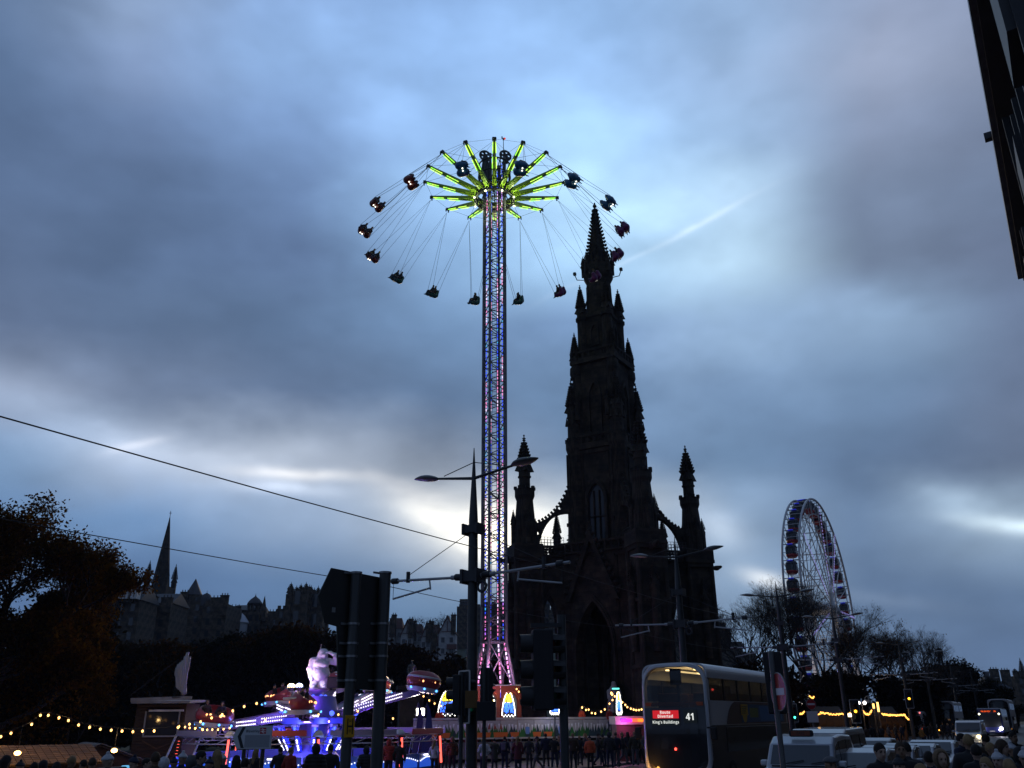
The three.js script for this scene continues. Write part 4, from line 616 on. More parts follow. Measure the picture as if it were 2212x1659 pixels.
// ------------------------------------------------------------------ vehicles (front towards local +z, origin on the road under the middle)
const wheelGeo = (() => { const t = G().lathe([[0.2, -0.1], [0.31, -0.11], [0.335, -0.06], [0.335, 0.06], [0.31, 0.11], [0.2, 0.1]], 20).done(); const r = G().lathe([[0.0, 0.085], [0.1, 0.09], [0.2, 0.07], [0.215, 0.1], [0.215, -0.1]], 20).done(); for (const g of [t, r]) g.rotateZ(-Math.PI / 2); return [t, r]; })();
function wheel(parent, x, z, k = 1) { const w = sub(parent, 'wheel', V(x, 0.335 * k, z)); w.scale.set(k * Math.sign(x) || k, k, k); part(w, 'tyre', wheelGeo[0], MT.rubber); part(w, 'rim', wheelGeo[1], MT.steel); }
function car(o, q) {
  // q: profile of the body (z, y) listed from the front bumper over the top to the rear; belt = height where the glass starts
  const W = q.w, taper = (x, y) => x * (1 - q.lean * Math.max(0, y - q.belt));
  const bend = g => { const p = g.attributes.position; for (let i = 0; i < p.count; i++) { const z = p.getZ(i), e = Math.max(0, Math.abs(z) - q.len * 0.32) / (q.len * 0.18); p.setX(i, taper(p.getX(i), p.getY(i)) * (1 - 0.09 * e * e)); } g.computeVertexNormals(); return uvBox(g); };
  const sh = new THREE.Shape(q.body.map(p => new THREE.Vector2(p[0], p[1])));
  const e = new THREE.ExtrudeGeometry(sh, { depth: W - 0.16, steps: 1, bevelEnabled: true, bevelSize: 0.07, bevelThickness: 0.08, bevelOffset: -0.07, bevelSegments: 3, curveSegments: 4 }); e.translate(0, 0, -(W - 0.16) / 2); e.rotateY(-Math.PI / 2); // shape x -> z
  const b = part(o, 'body', bend(flat(e)), q.paint);
  const slab = (pts, name, m = MT.glassDark) => { const s = new THREE.Shape(pts.map(p => new THREE.Vector2(p[0], p[1]))); for (const d of [-1, 1]) { const g = new THREE.ExtrudeGeometry(s, { depth: 0.02, bevelEnabled: false }); g.translate(0, 0, d * (W / 2) - 0.01); g.rotateY(-Math.PI / 2); part(o, name, bend(flat(g)), m); } };
  for (const p of q.side) slab(p, 'side_window');
  const pane = (a, c, name, inset = 0.12) => { // sheet across the car between profile points a (low) and c (high), set 12 mm proud
    const dz = c[0] - a[0], dy = c[1] - a[1], L = Math.hypot(dz, dy), n = name === 'rear_window' ? [-Math.abs(dy) / L, Math.abs(dz) / L] : [Math.abs(dy) / L, Math.abs(dz) / L], pt = (x, u) => V(x, a[1] + dy * u + n[1] * 0.012, a[0] + dz * u + n[0] * 0.012), g = G(), w = W / 2 - inset, N = 6;
    for (let i = 0; i < N; i++) { const x0 = mix(-w, w, i / N), x1 = mix(-w, w, (i + 1) / N); g.quad(pt(x0, 0.04), pt(x1, 0.04), pt(x1, 0.96), pt(x0, 0.96)); }
    return part(o, name, bend(g.done()), mat([0.05, 0.057, 0.064], 0.12, { phys: true }));
  };
  const ws = pane(q.wind[0], q.wind[1], 'windscreen'); pane(q.rear[0], q.rear[1], 'rear_window');
  { const [a, c] = q.wind, g = G(); for (const x of [-0.35, 0.3]) g.tube(V(x, a[1] + 0.05, a[0] + 0.03), V(x + 0.45, mix(a[1], c[1], 0.2) + 0.03, mix(a[0], c[0], 0.2) + 0.03), 0.014); part(o, 'wiper', g.done(), MT.black); }
  const zf = q.body[q.noseAt][0], yl = q.lampY;
  for (const s of [-1, 1]) {
    part(o, 'headlight', G().ball(0.14, s * (W / 2 - 0.27), yl, zf - 0.06, 12, 1.15, 0.85, 0.7).done(), q.lit ? glow(...q.lit) : mat([0.5, 0.52, 0.55], 0.1, { metalness: 0.4 }));
    part(o, 'tail_light', G().rbox(0.2, 0.22, 0.1, 0.03, s * (W / 2 - 0.22), yl + 0.1, -zf + 0.12).done(), q.tail ? glow(1, 0.05, 0.03, 1.5) : mat([0.2, 0.01, 0.01], 0.3));
    part(o, 'mirror', G().rbox(0.2, 0.15, 0.14, 0.05, s * (W / 2 + 0.12), q.belt + 0.02, q.wind[0][0] - 0.35).done(), q.mirror || q.paint);
    wheel(o, s * (W / 2 - 0.1), q.axle[0], q.wk || 1); wheel(o, s * (W / 2 - 0.1), q.axle[1], q.wk || 1);
  }
  for (const d of [-1, 1]) { for (const z of q.seams || [q.side[0][0][0] + 0.1, q.side[1][0][0] + 0.03, q.side[1][3][0] + 0.1]) part(o, 'door_seam', bend(G().box(0.012, q.belt - 0.42, 0.014, d * (W / 2 + 0.001), 0.4, z).done()), MT.black); for (const z of [q.side[1][0][0] + 0.22, q.side[1][3][0] + 0.35]) part(o, 'door_handle', bend(G().rbox(0.03, 0.035, 0.2, 0.01, d * (W / 2 + 0.012), q.belt - 0.14, z).done()), MT.darkGrain); part(o, 'fog_lamp', G().ball(0.06, d * W * 0.33, 0.36, zf + 0.005, 8, 1, 1, 0.5).done(), mat([0.4, 0.4, 0.4], 0.2)); part(o, 'wheel_arch', bend(G().torus(0.385, 0.03, d * (W / 2 - 0.01), 0.33, q.axle[0], 14, 5, [0, Math.PI / 2, 0], Math.PI).torus(0.385, 0.03, d * (W / 2 - 0.01), 0.33, q.axle[1], 14, 5, [0, Math.PI / 2, 0], Math.PI).done()), MT.rubber); }
  part(o, 'dashboard_line', G().box(W * 0.8, 0.03, 0.06, 0, q.wind[0][1] - 0.02, q.wind[0][0] + 0.06).done(), MT.black);
  part(o, 'grille', G().rbox(W * 0.46, 0.16, 0.05, 0.02, 0, yl - 0.17, zf - 0.02).done(), MT.black); part(o, 'bumper', G().rbox(W * 0.92, 0.2, 0.22, 0.07, 0, 0.3, zf - 0.09).done(), q.bumper || q.paint);
  const np = part(o, 'number_plate', new THREE.PlaneGeometry(0.52, 0.11), mat([0.6, 0.6, 0.58], 0.5)); np.position.set(0, 0.43, zf + 0.045);
  return o;
}
const paint = (r, g, b, o = {}) => mat([r, g, b], 0.32, { phys: true, clearcoat: 0.8, clearcoatRoughness: 0.08, ...o });
const hatch = { w: 1.74, len: 4.1, lean: 0.16, belt: 0.92, lampY: 0.7, noseAt: 1, axle: [1.28, -1.25], body: [[2.02, 0.25], [2.06, 0.52], [1.92, 0.76], [1.1, 0.95], [0.35, 1.38], [-0.3, 1.47], [-1.2, 1.43], [-1.75, 1.05], [-2.0, 0.95], [-2.03, 0.4], [-1.95, 0.25]], wind: [[1.08, 0.97], [0.38, 1.37]], rear: [[-1.75, 1.06], [-1.24, 1.41]], side: [[[0.86, 0.97], [0.34, 1.3], [-0.12, 1.37], [-0.14, 0.95]], [[-0.2, 0.95], [-0.18, 1.37], [-1.0, 1.34], [-1.45, 1.0]]] };
const saloon = { ...hatch, len: 4.5, body: [[2.2, 0.25], [2.25, 0.5], [2.1, 0.74], [1.15, 0.93], [0.4, 1.33], [-0.3, 1.42], [-1.0, 1.38], [-1.6, 1.05], [-2.15, 0.98], [-2.22, 0.4], [-2.1, 0.25]], axle: [1.4, -1.35] };
const cab = { w: 1.78, len: 4.55, lean: 0.1, belt: 1.05, lampY: 0.78, noseAt: 1, axle: [1.45, -1.4], wk: 1.02, body: [[2.24, 0.26], [2.28, 0.55], [2.18, 0.86], [1.95, 0.99], [1.18, 1.08], [0.78, 1.62], [0.45, 1.79], [-0.5, 1.84], [-1.7, 1.8], [-2.12, 1.5], [-2.26, 1.0], [-2.28, 0.4], [-2.2, 0.26]], wind: [[1.16, 1.1], [0.8, 1.6]], rear: [[-2.15, 1.12], [-1.92, 1.64]], side: [[[1.0, 1.1], [0.72, 1.55], [0.3, 1.66], [0.28, 1.08]], [[0.2, 1.08], [0.22, 1.67], [-0.7, 1.7], [-0.72, 1.06]], [[-0.8, 1.06], [-0.78, 1.7], [-1.5, 1.68], [-1.85, 1.12]]] };
const vanQ = { w: 1.9, len: 4.9, lean: 0.07, belt: 1.05, lampY: 0.8, noseAt: 1, axle: [1.6, -1.5], wk: 1.03, body: [[2.42, 0.28], [2.46, 0.6], [2.35, 0.95], [1.9, 1.12], [1.15, 1.78], [0.8, 1.9], [-2.0, 1.93], [-2.35, 1.8], [-2.44, 0.9], [-2.44, 0.28]], wind: [[1.86, 1.15], [1.18, 1.76]], rear: [[-2.42, 1.1], [-2.36, 1.7]], side: [[[1.55, 1.15], [1.05, 1.66], [0.5, 1.7], [0.5, 1.1]], [[0.35, 1.1], [0.35, 1.7], [-0.8, 1.72], [-0.8, 1.08]], [[-0.95, 1.08], [-0.95, 1.72], [-2.0, 1.7], [-2.1, 1.1]]] };
const road = (x, D) => { const p = at(x, 1552, D); p.y = 0; p.y = gy(p) + 0.004; return p; };
{
  const silver = paint(0.34, 0.36, 0.39), white = paint(0.5, 0.51, 0.53), grey = paint(0.16, 0.18, 0.21), palegrey = paint(0.24, 0.26, 0.29);
  const taxi = thing('taxi', 'white taxi with unlit roof sign, front of the traffic queue', 'taxi', road(1738, 25.4), -AZ + 0.02, 'vehicles queueing in the street'); car(taxi, { ...cab, paint: silver, lit: [1, 0.72, 0.4, 0.5], mirror: white });
  { const s = sub(taxi, 'roof_sign', V(0, 1.79, 0.62)); part(s, 'sign_box', G().ext(roundRect(0.62, 0.17, 0.07, 0, 0.08), 0.16, null, 0.02).done(), MT.black); const t = canvasTex(256, 64, c => { c.fillStyle = '#6a2c0c'; c.fillRect(0, 0, 256, 64); c.fillStyle = '#2a1208'; c.font = 'bold 50px sans-serif'; c.textAlign = 'center'; c.fillText('TAXI', 128, 50, 200); }); const p = part(s, 'sign_print', new THREE.PlaneGeometry(0.5, 0.12), mat([1, 1, 1], 0.4, { map: t })); p.position.set(0, 0.085, 0.083); }
  const suv = thing('taxi', 'grey boxy van-like taxi with pale roof behind the white taxi', 'taxi', road(1778, 31.8), -AZ, 'vehicles queueing in the street'); car(suv, { ...vanQ, paint: palegrey });
  const hs = thing('car', 'silver hatchback right behind the white taxi, beside the dark-coated man', 'car', road(1842, 25.6), -AZ, 'vehicles queueing in the street'); car(hs, { ...hatch, paint: silver });
  const c2 = thing('car', 'small grey car between the boxy taxi and the silver hatchback', 'car', road(1872, 37.5), -AZ, 'vehicles queueing in the street'); car(c2, { ...hatch, paint: grey });
  const c3 = thing('car', 'pale saloon car half hidden behind two bare-headed people', 'car', road(1908, 29.5), -AZ, 'vehicles queueing in the street'); car(c3, { ...saloon, paint: palegrey });
  const c4 = thing('car', 'silver saloon car right of the two people, third in line', 'car', road(1955, 31.5), -AZ, 'vehicles queueing in the street'); car(c4, { ...saloon, paint: silver });
  const c5 = thing('car', 'white car farthest right in the queue, partly on open road', 'car', road(2004, 35.5), -AZ, 'vehicles queueing in the street'); car(c5, { ...saloon, paint: white });
  const van = thing('van', 'pale blue-grey van with headlights on, left of the blue bus', 'van', road(2092, 72), -AZ, 'vehicles queueing in the street'); car(van, { ...vanQ, paint: palegrey, lit: [1, 0.72, 0.3, 5] });
  van.updateMatrixWorld(); for (const s of [-1, 1]) lampLight(van.localToWorld(V(s * 0.7, 0.8, 2.7)), [1, 0.8, 0.5], 0.8);
  const pol = thing('car', 'pale patrol car with blue roof light among people at bottom left', 'car', road(282, 24), 1.15); car(pol, { ...saloon, paint: white }); part(pol, 'roof_bar', G().rbox(1.0, 0.09, 0.2, 0.03, 0, 1.43, -0.3).done(), MT.darkGrain); part(pol, 'blue_lamp', G().rbox(0.2, 0.1, 0.2, 0.03, 0.38, 1.44, -0.3).done(), glow(0.15, 0.55, 0.9, 0.8));
}
// ---------------------------------------------------------------- buses
function decker(o, q) { // double decker; hollow upper deck behind real panes
  const L = 10.6, W = 2.5, H = 4.25, zf = L / 2;
  const cut = (z0, z1, y0, y1) => { const g = G(); for (const s of [-1, 1]) g.box(0.06, y1 - y0, z1 - z0, s * (W / 2 - 0.03), y0, (z0 + z1) / 2); return g; };
  part(o, 'lower_body', G().rbox(W, 1.9, L - 0.2, 0.12, 0, 0.32, -0.1).done(), q.skirt);
  part(o, 'mid_panel', cut(-zf + 0.1, zf - 0.25, 2.12, 2.95).done(), q.white);
  { const g = G(), s = new THREE.Shape(); const w = W / 2; s.moveTo(-w, 3.72); s.lineTo(-w, 3.85); s.quadraticCurveTo(-w, H - 0.02, -w + 0.42, H - 0.02); s.quadraticCurveTo(0, H + 0.06, w - 0.42, H - 0.02); s.quadraticCurveTo(w, H - 0.02, w, 3.85); s.lineTo(w, 3.72); s.lineTo(w - 0.06, 3.72); s.lineTo(w - 0.06, 3.83); s.quadraticCurveTo(w - 0.06, H - 0.09, w - 0.44, H - 0.09); s.lineTo(-w + 0.44, H - 0.09); s.quadraticCurveTo(-w + 0.06, H - 0.09, -w + 0.06, 3.83); s.lineTo(-w + 0.06, 3.72); s.lineTo(-w, 3.72); g.ext(s, L - 0.5, TR(0, 0, -0.1)); part(o, 'roof', g.done(), q.white); }
  part(o, 'deck_floor', G().box(W - 0.14, 0.08, L - 0.5, 0, 2.2, -0.1).done(), MT.darkGrain);
  part(o, 'rear_panel', G().ext(roundRect(W - 0.02, H - 0.35, [0.1, 0.1, 0.4, 0.4], 0, (H + 0.35) / 2), 0.1, TR(0, 0, -zf + 0.08), 0.02).done(), q.white);
  const nW = 6; for (const s of [-1, 1]) for (let i = 0; i < nW; i++) { const z0 = mix(-zf + 0.3, zf - 0.55, i / nW) + 0.06, z1 = mix(-zf + 0.3, zf - 0.55, (i + 1) / nW) - 0.02; part(o, 'upper_window', G().box(0.012, 0.8, z1 - z0, s * (W / 2 - 0.03), 2.93, (z0 + z1) / 2).done(), MT.pane); part(o, 'window_pillar', G().box(0.05, 0.78, 0.08, s * (W / 2 - 0.035), 2.95, z1 + 0.04).done(), MT.black); }
  for (const s of [-1, 1]) part(o, 'lower_window', G().rbox(0.03, 0.85, L * 0.66, 0.01, s * (W / 2 - 0.004), 1.2, -0.2).done(), MT.glassDark);
  // rounded front: white surround, upper windscreen, sign mask, lower windscreen
  const outer = roundRect(W, H - 0.4, [0.62, 0.62, 0.75, 0.75], 0, (H + 0.36) / 2), hole = roundRect(W - 0.24, H - 0.72, [0.55, 0.55, 0.7, 0.7], 0, (H + 0.42) / 2, THREE.Path); outer.holes.push(hole);
  const curve = g => { const p = g.attributes.position; for (let i = 0; i < p.count; i++) { const y = p.getY(i), x = p.getX(i); p.setZ(i, p.getZ(i) - 0.05 * (y - 1.8) ** 2 * 0.6 - 0.16 * Math.abs(x / 1.25) ** 3); } g.computeVertexNormals(); return uvBox(g); };
  const fine = (w, h, y, r, z) => { const sh = roundRect(w, h, r, 0, y), t = G(); const g = new THREE.ExtrudeGeometry(sh, { depth: 0.02, bevelEnabled: false, curveSegments: 8 }); g.translate(0, 0, z); return flat(g); };
  const grid = (x0, x1, y0, y1, z, rc = [0, 0]) => { const g = G(), nx = 8, ny = 8; const X = (i, y) => { const t = (y - y0) / (y1 - y0), e = rc[0] && t > 0.7 ? rc[0] * ((t - 0.7) / 0.3) ** 2.2 : rc[1] && t < 0.35 ? rc[1] * ((0.35 - t) / 0.35) ** 2.2 : 0; return mix(x0 + e, x1 - e, i / nx); }; for (let i = 0; i < nx; i++) for (let j = 0; j < ny; j++) { const ya = mix(y0, y1, j / ny), yb = mix(y0, y1, (j + 1) / ny); g.quad(V(X(i, ya), ya, z), V(X(i + 1, ya), ya, z), V(X(i + 1, yb), yb, z), V(X(i, yb), yb, z)); } return curve(g.done()); };
  part(o, 'front_surround', curve(flat(new THREE.ExtrudeGeometry(outer, { depth: 0.2, bevelEnabled: true, bevelSize: 0.04, bevelThickness: 0.04, bevelOffset: -0.04, bevelSegments: 2, curveSegments: 8 }).translate(0, 0, zf - 0.26))), q.white);
  part(o, 'upper_windscreen', grid(-1.15, 1.15, 2.72, 3.98, zf - 0.06, [0.42, 0]), MT.pane);
  part(o, 'sign_mask', grid(-1.15, 1.15, 2.0, 2.72, zf - 0.055), MT.glassDark); part(o, 'lower_windscreen', grid(-1.14, 1.14, 0.68, 2.0, zf - 0.055, [0, 0.4]), MT.glassDark);
  part(o, 'front_bumper', G().rbox(W - 0.06, 0.42, 0.5, 0.16, 0, 0.26, zf - 0.28).done(), q.bumper);
  part(o, 'top_light_strip', G().box(0.1, 0.05, L - 1.6, 0.55, 4.02, -0.3).done(), q.saloonLight); part(o, 'top_light_strip', G().box(0.1, 0.05, L - 1.6, -0.55, 4.02, -0.3).done(), q.saloonLight);
  for (let i = 0; i < 9; i++) for (const s of [-1, 1]) part(o, 'seat', G().rbox(0.85, 0.62, 0.12, 0.05, s * 0.7, 2.62, zf - 1.5 - i * 0.95).rbox(0.85, 0.12, 0.42, 0.05, s * 0.7, 2.55, zf - 1.28 - i * 0.95).done(), mat([0.06, 0.03, 0.03], 0.9));
  for (const s of [-1, 1]) { for (const z of [zf - 2.4, -zf + 2.6]) wheel(o, s * (W / 2 - 0.14), z, 1.42); part(o, 'indicator_lamp', G().ball(0.07, s * 1.0, 0.62, zf + 0.0, 8).done(), glow(1, 0.42, 0.05, s < 0 ? 5 : 0.3)); part(o, 'headlight', G().ball(0.12, s * 0.85, 0.5, zf - 0.02, 10).done(), mat([0.4, 0.42, 0.45], 0.15)); part(o, 'mirror', G().rbox(0.24, 0.42, 0.14, 0.05, s * 1.42, 1.65, zf - 0.12).tube(V(s * 1.2, 2.05, zf - 0.1), V(s * 1.42, 2.05, zf - 0.12), 0.03).done(), MT.black); }
}
{
  const white = mat([0.5, 0.5, 0.51], 0.35, { phys: true, clearcoat: 0.5, clearcoatRoughness: 0.15 });
  const L = 10.6, fr = 0, c = st(-12.3, 31.6 + L / 2 - 0.6); c.y = gyT(-12) + 0.004;
  const b = thing('double_decker_bus', 'white and dark double-decker bus with lit route sign, nearest vehicle', 'bus', c, -AZ, 'buses in the street');
  decker(b, { white, skirt: mat([0.02, 0.016, 0.018], 0.45), bumper: mat([0.12, 0.015, 0.02], 0.4), saloonLight: glow(1, 0.68, 0.28, 2.6) });
  const zf = L / 2, disp = (name, w, h, x, y, draw, pw = 512) => { const t = canvasTex(pw, Math.round(pw * h / w), draw); const m = new THREE.MeshStandardMaterial({ roughness: 0.6, map: t, emissiveMap: t, emissive: new THREE.Color(1, 1, 1), emissiveIntensity: 1.0 }); const p = part(b, name, new THREE.PlaneGeometry(w, h), m); p.position.set(x, y, zf - 0.03); return p; };
  disp('route_display', 1.06, 0.52, -0.3, 2.38, (c2, W, Hh) => { c2.fillStyle = '#0c1113'; c2.fillRect(0, 0, W, Hh); c2.fillStyle = '#c01e26'; c2.fillRect(24, 6, W - 34, Hh * 0.52); c2.fillStyle = '#f1ded6'; c2.textAlign = 'center'; c2.font = 'bold 70px sans-serif'; c2.fillText('Route', W / 2, 62); c2.fillText('Diverted', W / 2, 126); c2.fillStyle = '#d9dcd2'; c2.font = 'bold 66px sans-serif'; c2.fillText("King's Buildings", W / 2, Hh - 32, W - 20); });
  disp('number_display', 0.5, 0.44, 0.64, 2.42, (c2, W, Hh) => { c2.fillStyle = '#0b1012'; c2.fillRect(0, 0, W, Hh); c2.fillStyle = '#e3e6dc'; c2.font = 'bold 330px sans-serif'; c2.textAlign = 'center'; c2.fillText('41', W / 2, Hh * 0.78, 340); });
  part(b, 'orange_band', G().rbox(2.2, 0.12, 0.03, 0.01, 0, 2.78, zf - 0.16).done(), mat([0.35, 0.06, 0.015], 0.5));
  part(b, 'inner_screen', G().box(0.42, 0.55, 0.06, 0.05, 3.5, zf - 0.4).box(0.08, 0.9, 0.06, 0.12, 2.75, zf - 0.42).done(), MT.black);
  for (const [x, y, r, g, bl] of [[0.02, 1.35, 1, 0.06, 0.04], [0.86, 3.35, 1, 0.06, 0.04]]) part(b, 'stop_lamp', G().ball(0.045, x, y, zf + (y > 2 ? -2 : 0.0), 8).done(), glow(r, g, bl, 5));
  // dark swoosh and advert on the side nearest the pavement
  const X = 1.256, sw = new THREE.Shape(); sw.moveTo(-zf + 0.3, 2.14); sw.lineTo(3.2, 2.14); sw.quadraticCurveTo(2.9, 2.8, 2.1, 2.93); sw.lineTo(-zf + 0.3, 2.93); const sg = new THREE.ShapeGeometry(sw, 10); sg.rotateY(-Math.PI / 2); sg.translate(X, 0, 0); part(b, 'side_swoosh', uvBox(flat(sg)), mat([0.05, 0.015, 0.018], 0.4));
  const ad = canvasTex(1024, 128, (c2, W, Hh) => { c2.fillStyle = '#14466e'; c2.fillRect(0, 0, W, Hh); c2.fillStyle = '#b98d0c'; c2.fillRect(0, 0, 150, 78); c2.beginPath(); c2.arc(75, 78, 50, 0, 7); c2.fill(); c2.fillStyle = '#5c6a20'; c2.fillRect(190, 24, 190, 70); c2.fillStyle = '#1d6ca0'; c2.fillRect(420, 10, 560, 110); c2.fillStyle = '#4a3a08'; for (let i = 0; i < 4; i++) c2.fillRect(14, 14 + i * 15, 118 - i * 14, 7); });
  const ap = part(b, 'advert_panel', new THREE.PlaneGeometry(6.0, 0.66), mat([1, 1, 1], 0.5, { map: ad })); ap.rotation.y = Math.PI / 2; ap.position.set(X + 0.008, 2.52, -1.6);
  lampLight(b.localToWorld(V(0, 3.85, 3)), [1, 0.7, 0.35], 0.8, 0.3);
  lampLight(b.localToWorld(V(-1.0, 0.62, zf + 0.2)), [1, 0.45, 0.08], 1.2);
  // farther double deckers
  const far = (x, D, turn, label, cfg) => { const o = thing('double_decker_bus', label, 'bus', road(x, D), turn, 'buses in the street'); decker(o, cfg); return o; };
  const cfg = { white: mat([0.45, 0.44, 0.45], 0.4), skirt: mat([0.05, 0.02, 0.025], 0.5), bumper: MT.dark, saloonLight: MT.white };
  far(2052, 128, -AZ, 'distant double-decker bus between the pale van and the two departing buses', cfg); far(2168, 124, -AZ, 'tall white-rimmed double-decker bus behind the blue bus', cfg);
}
{ // single-deck buses
  const single = (x, D, turn, label, body, back, sign) => {
    const o = thing('single_decker_bus', label, 'bus', road(x, D), turn, 'buses in the street'), L = 11, W = 2.5, H = 3.05, zf = L / 2;
    part(o, 'body', G().rbox(W, H - 0.3, L, 0.22, 0, 0.3, 0, 0, 3).done(), body);
    for (const s of [-1, 1]) part(o, 'side_window', G().rbox(0.03, 0.95, L - 1.6, 0.01, s * (W / 2 - 0.005), 1.5, 0).done(), MT.glassDark);
    part(o, 'windscreen', G().ext(roundRect(W - 0.3, 1.5, 0.2, 0, 1.75), 0.03, TR(0, 0, zf)).done(), MT.glassDark); part(o, 'rear_window', G().ext(roundRect(W - 0.45, 1.15, 0.18, 0, 1.95), 0.03, TR(0, 0, -zf)).done(), MT.glassDark);
    for (const s of [-1, 1]) for (const z of [zf - 2.5, -zf + 2.8]) wheel(o, s * (W / 2 - 0.14), z, 1.42);
    if (back) for (const s of [-1, 1]) { part(o, 'tail_light', G().ball(0.11, s * 1.0, H - 0.18, -zf - 0.0, 8).done(), glow(1, 0.2, 0.2, 1.6)); part(o, 'tail_light', G().ball(0.13, s * 1.05, 0.85, -zf, 8).done(), glow(1, 0.06, 0.04, s < 0 ? 3 : 0.4)); }
    else for (const s of [-1, 1]) { part(o, 'headlight', G().ball(0.19, s * 0.98, 0.85, zf, 10).done(), glow(0.9, 0.88, 1, 14)); part(o, 'headlight', G().ball(0.1, s * 0.8, 0.68, zf, 8).done(), glow(0.9, 0.88, 1, 9)); part(o, 'marker_lamp', G().ball(0.1, s * 1.02, 2.42, zf + 0.02, 8).done(), glow(1, 0.95, 0.6, 5)); lampLight(o.localToWorld(V(s * 0.98, 0.85, zf + 0.4)), [0.9, 0.88, 1], 3, 0.12); }
    if (sign) { const t = canvasTex(512, 80, c => { c.fillStyle = '#140603'; c.fillRect(0, 0, 512, 80); c.fillStyle = '#ff5a1e'; for (let i = 0; i < 22; i++) if (i % 7 !== 6) c.fillRect(16 + i * 14, 16 + (i * 5 % 3) * 7, 9, 48 - (i * 7 % 4) * 8); c.font = 'bold 66px sans-serif'; c.fillText('36', 410, 64, 90); }); const m = new THREE.MeshStandardMaterial({ roughness: 0.6, map: t, emissiveMap: t, emissive: new THREE.Color(1, 1, 1), emissiveIntensity: 1.3 }); const p = part(o, 'route_display', new THREE.PlaneGeometry(1.7, 0.27), m); p.position.set(0, 2.72, zf + 0.022); }
    part(o, 'number_plate', G().box(0.52, 0.11, 0.02, 0, 0.5, back ? -zf - 0.01 : zf + 0.01).done(), MT.white);
    return o;
  };
  const pale = mat([0.42, 0.41, 0.42], 0.4), navy = mat([0.015, 0.02, 0.09], 0.3, { phys: true, clearcoat: 0.6 });
  single(1984, 124, -AZ + Math.PI, 'white bus driving away with red rear lights, left of two', pale, true); single(2016, 136, -AZ + Math.PI, 'white bus driving away, right of two side by side', pale, true);
  single(2146, 112, -AZ, 'dark blue single-decker bus with bright headlights and orange route sign', navy, false, true);
  // buses on the road up to the old town
  const hillBus = (x, y, D, label, body) => { const o = single(x, 30, -1.25, label, body, true); o.position.copy(at(x, y, D)); return o; };
  globalThis.hillBuses = [[200, 1496, 200, 'white-roofed bus on the hill road at far left', mat([0.5, 0.52, 0.55], 0.4)], [278, 1440, 215, 'dark teal bus with pale rear on the upper hill road', mat([0.04, 0.1, 0.11], 0.4)]].map(a => hillBus(...a));
}
// ------------------------------------------------------------------ people (facing local +z, feet on the ground)
const headGeo = (() => { // skull, jaw, nose, brow, ears; neck base at y = 0
  const f = (x, y, z) => {
    let d = Math.hypot(x / 0.076, (y - 0.155) / 0.108, (z + 0.008) / 0.096) * 0.08 - 0.08; d = smin(d, Math.hypot(x / 0.058, (y - 0.085) / 0.06, (z - 0.026) / 0.062) * 0.058 - 0.058, 0.03);
    d = smin(d, capsule(x, y, z, [0, -0.08, -0.02], [0, 0.07, -0.005], 0.058, 0.052), 0.03);
    d = smin(d, capsule(x, y, z, [0, 0.145, 0.086], [0, 0.112, 0.106], 0.009, 0.015), 0.012); d = smin(d, capsule(x, y, z, [-0.035, 0.165, 0.074], [0.035, 0.165, 0.074], 0.012, 0.012), 0.015);
    for (const s of [-1, 1]) { d = Math.max(d, -(Math.hypot(x - s * 0.031, y - 0.147, z - 0.096) - 0.014)); d = smin(d, Math.hypot((x - s * 0.078) / 0.5, y - 0.135, (z + 0.005) / 0.7) * 0.6 - 0.016, 0.008); }
    return d;
  };
  return skin(f, [-0.11, -0.1, -0.13], [0.11, 0.28, 0.14], 0.0125);
})();
function headTone(g, skinC, hairC, style) {
  const p = g.attributes.position, c = new Float32Array(p.count * 3);
  for (let i = 0; i < p.count; i++) { const x = p.getX(i), y = p.getY(i), z = p.getZ(i); let q = skinC; for (const s of [-1, 1]) if (Math.hypot(x - s * 0.031, y - 0.147) < 0.012 && z > 0.07) q = [0.03, 0.02, 0.015]; if (Math.abs(y - 0.168) < 0.006 && Math.abs(Math.abs(x) - 0.032) < 0.018 && z > 0.06) q = hairC; if (Math.abs(x) < 0.022 && Math.abs(y - 0.078) < 0.007 && z > 0.06) q = [skinC[0] * 0.75, skinC[1] * 0.45, skinC[2] * 0.45]; c.set(q, i * 3); }
  const o = g.clone(); o.setAttribute('color', new THREE.BufferAttribute(c, 3)); return o;
}
const hairGeo = {};
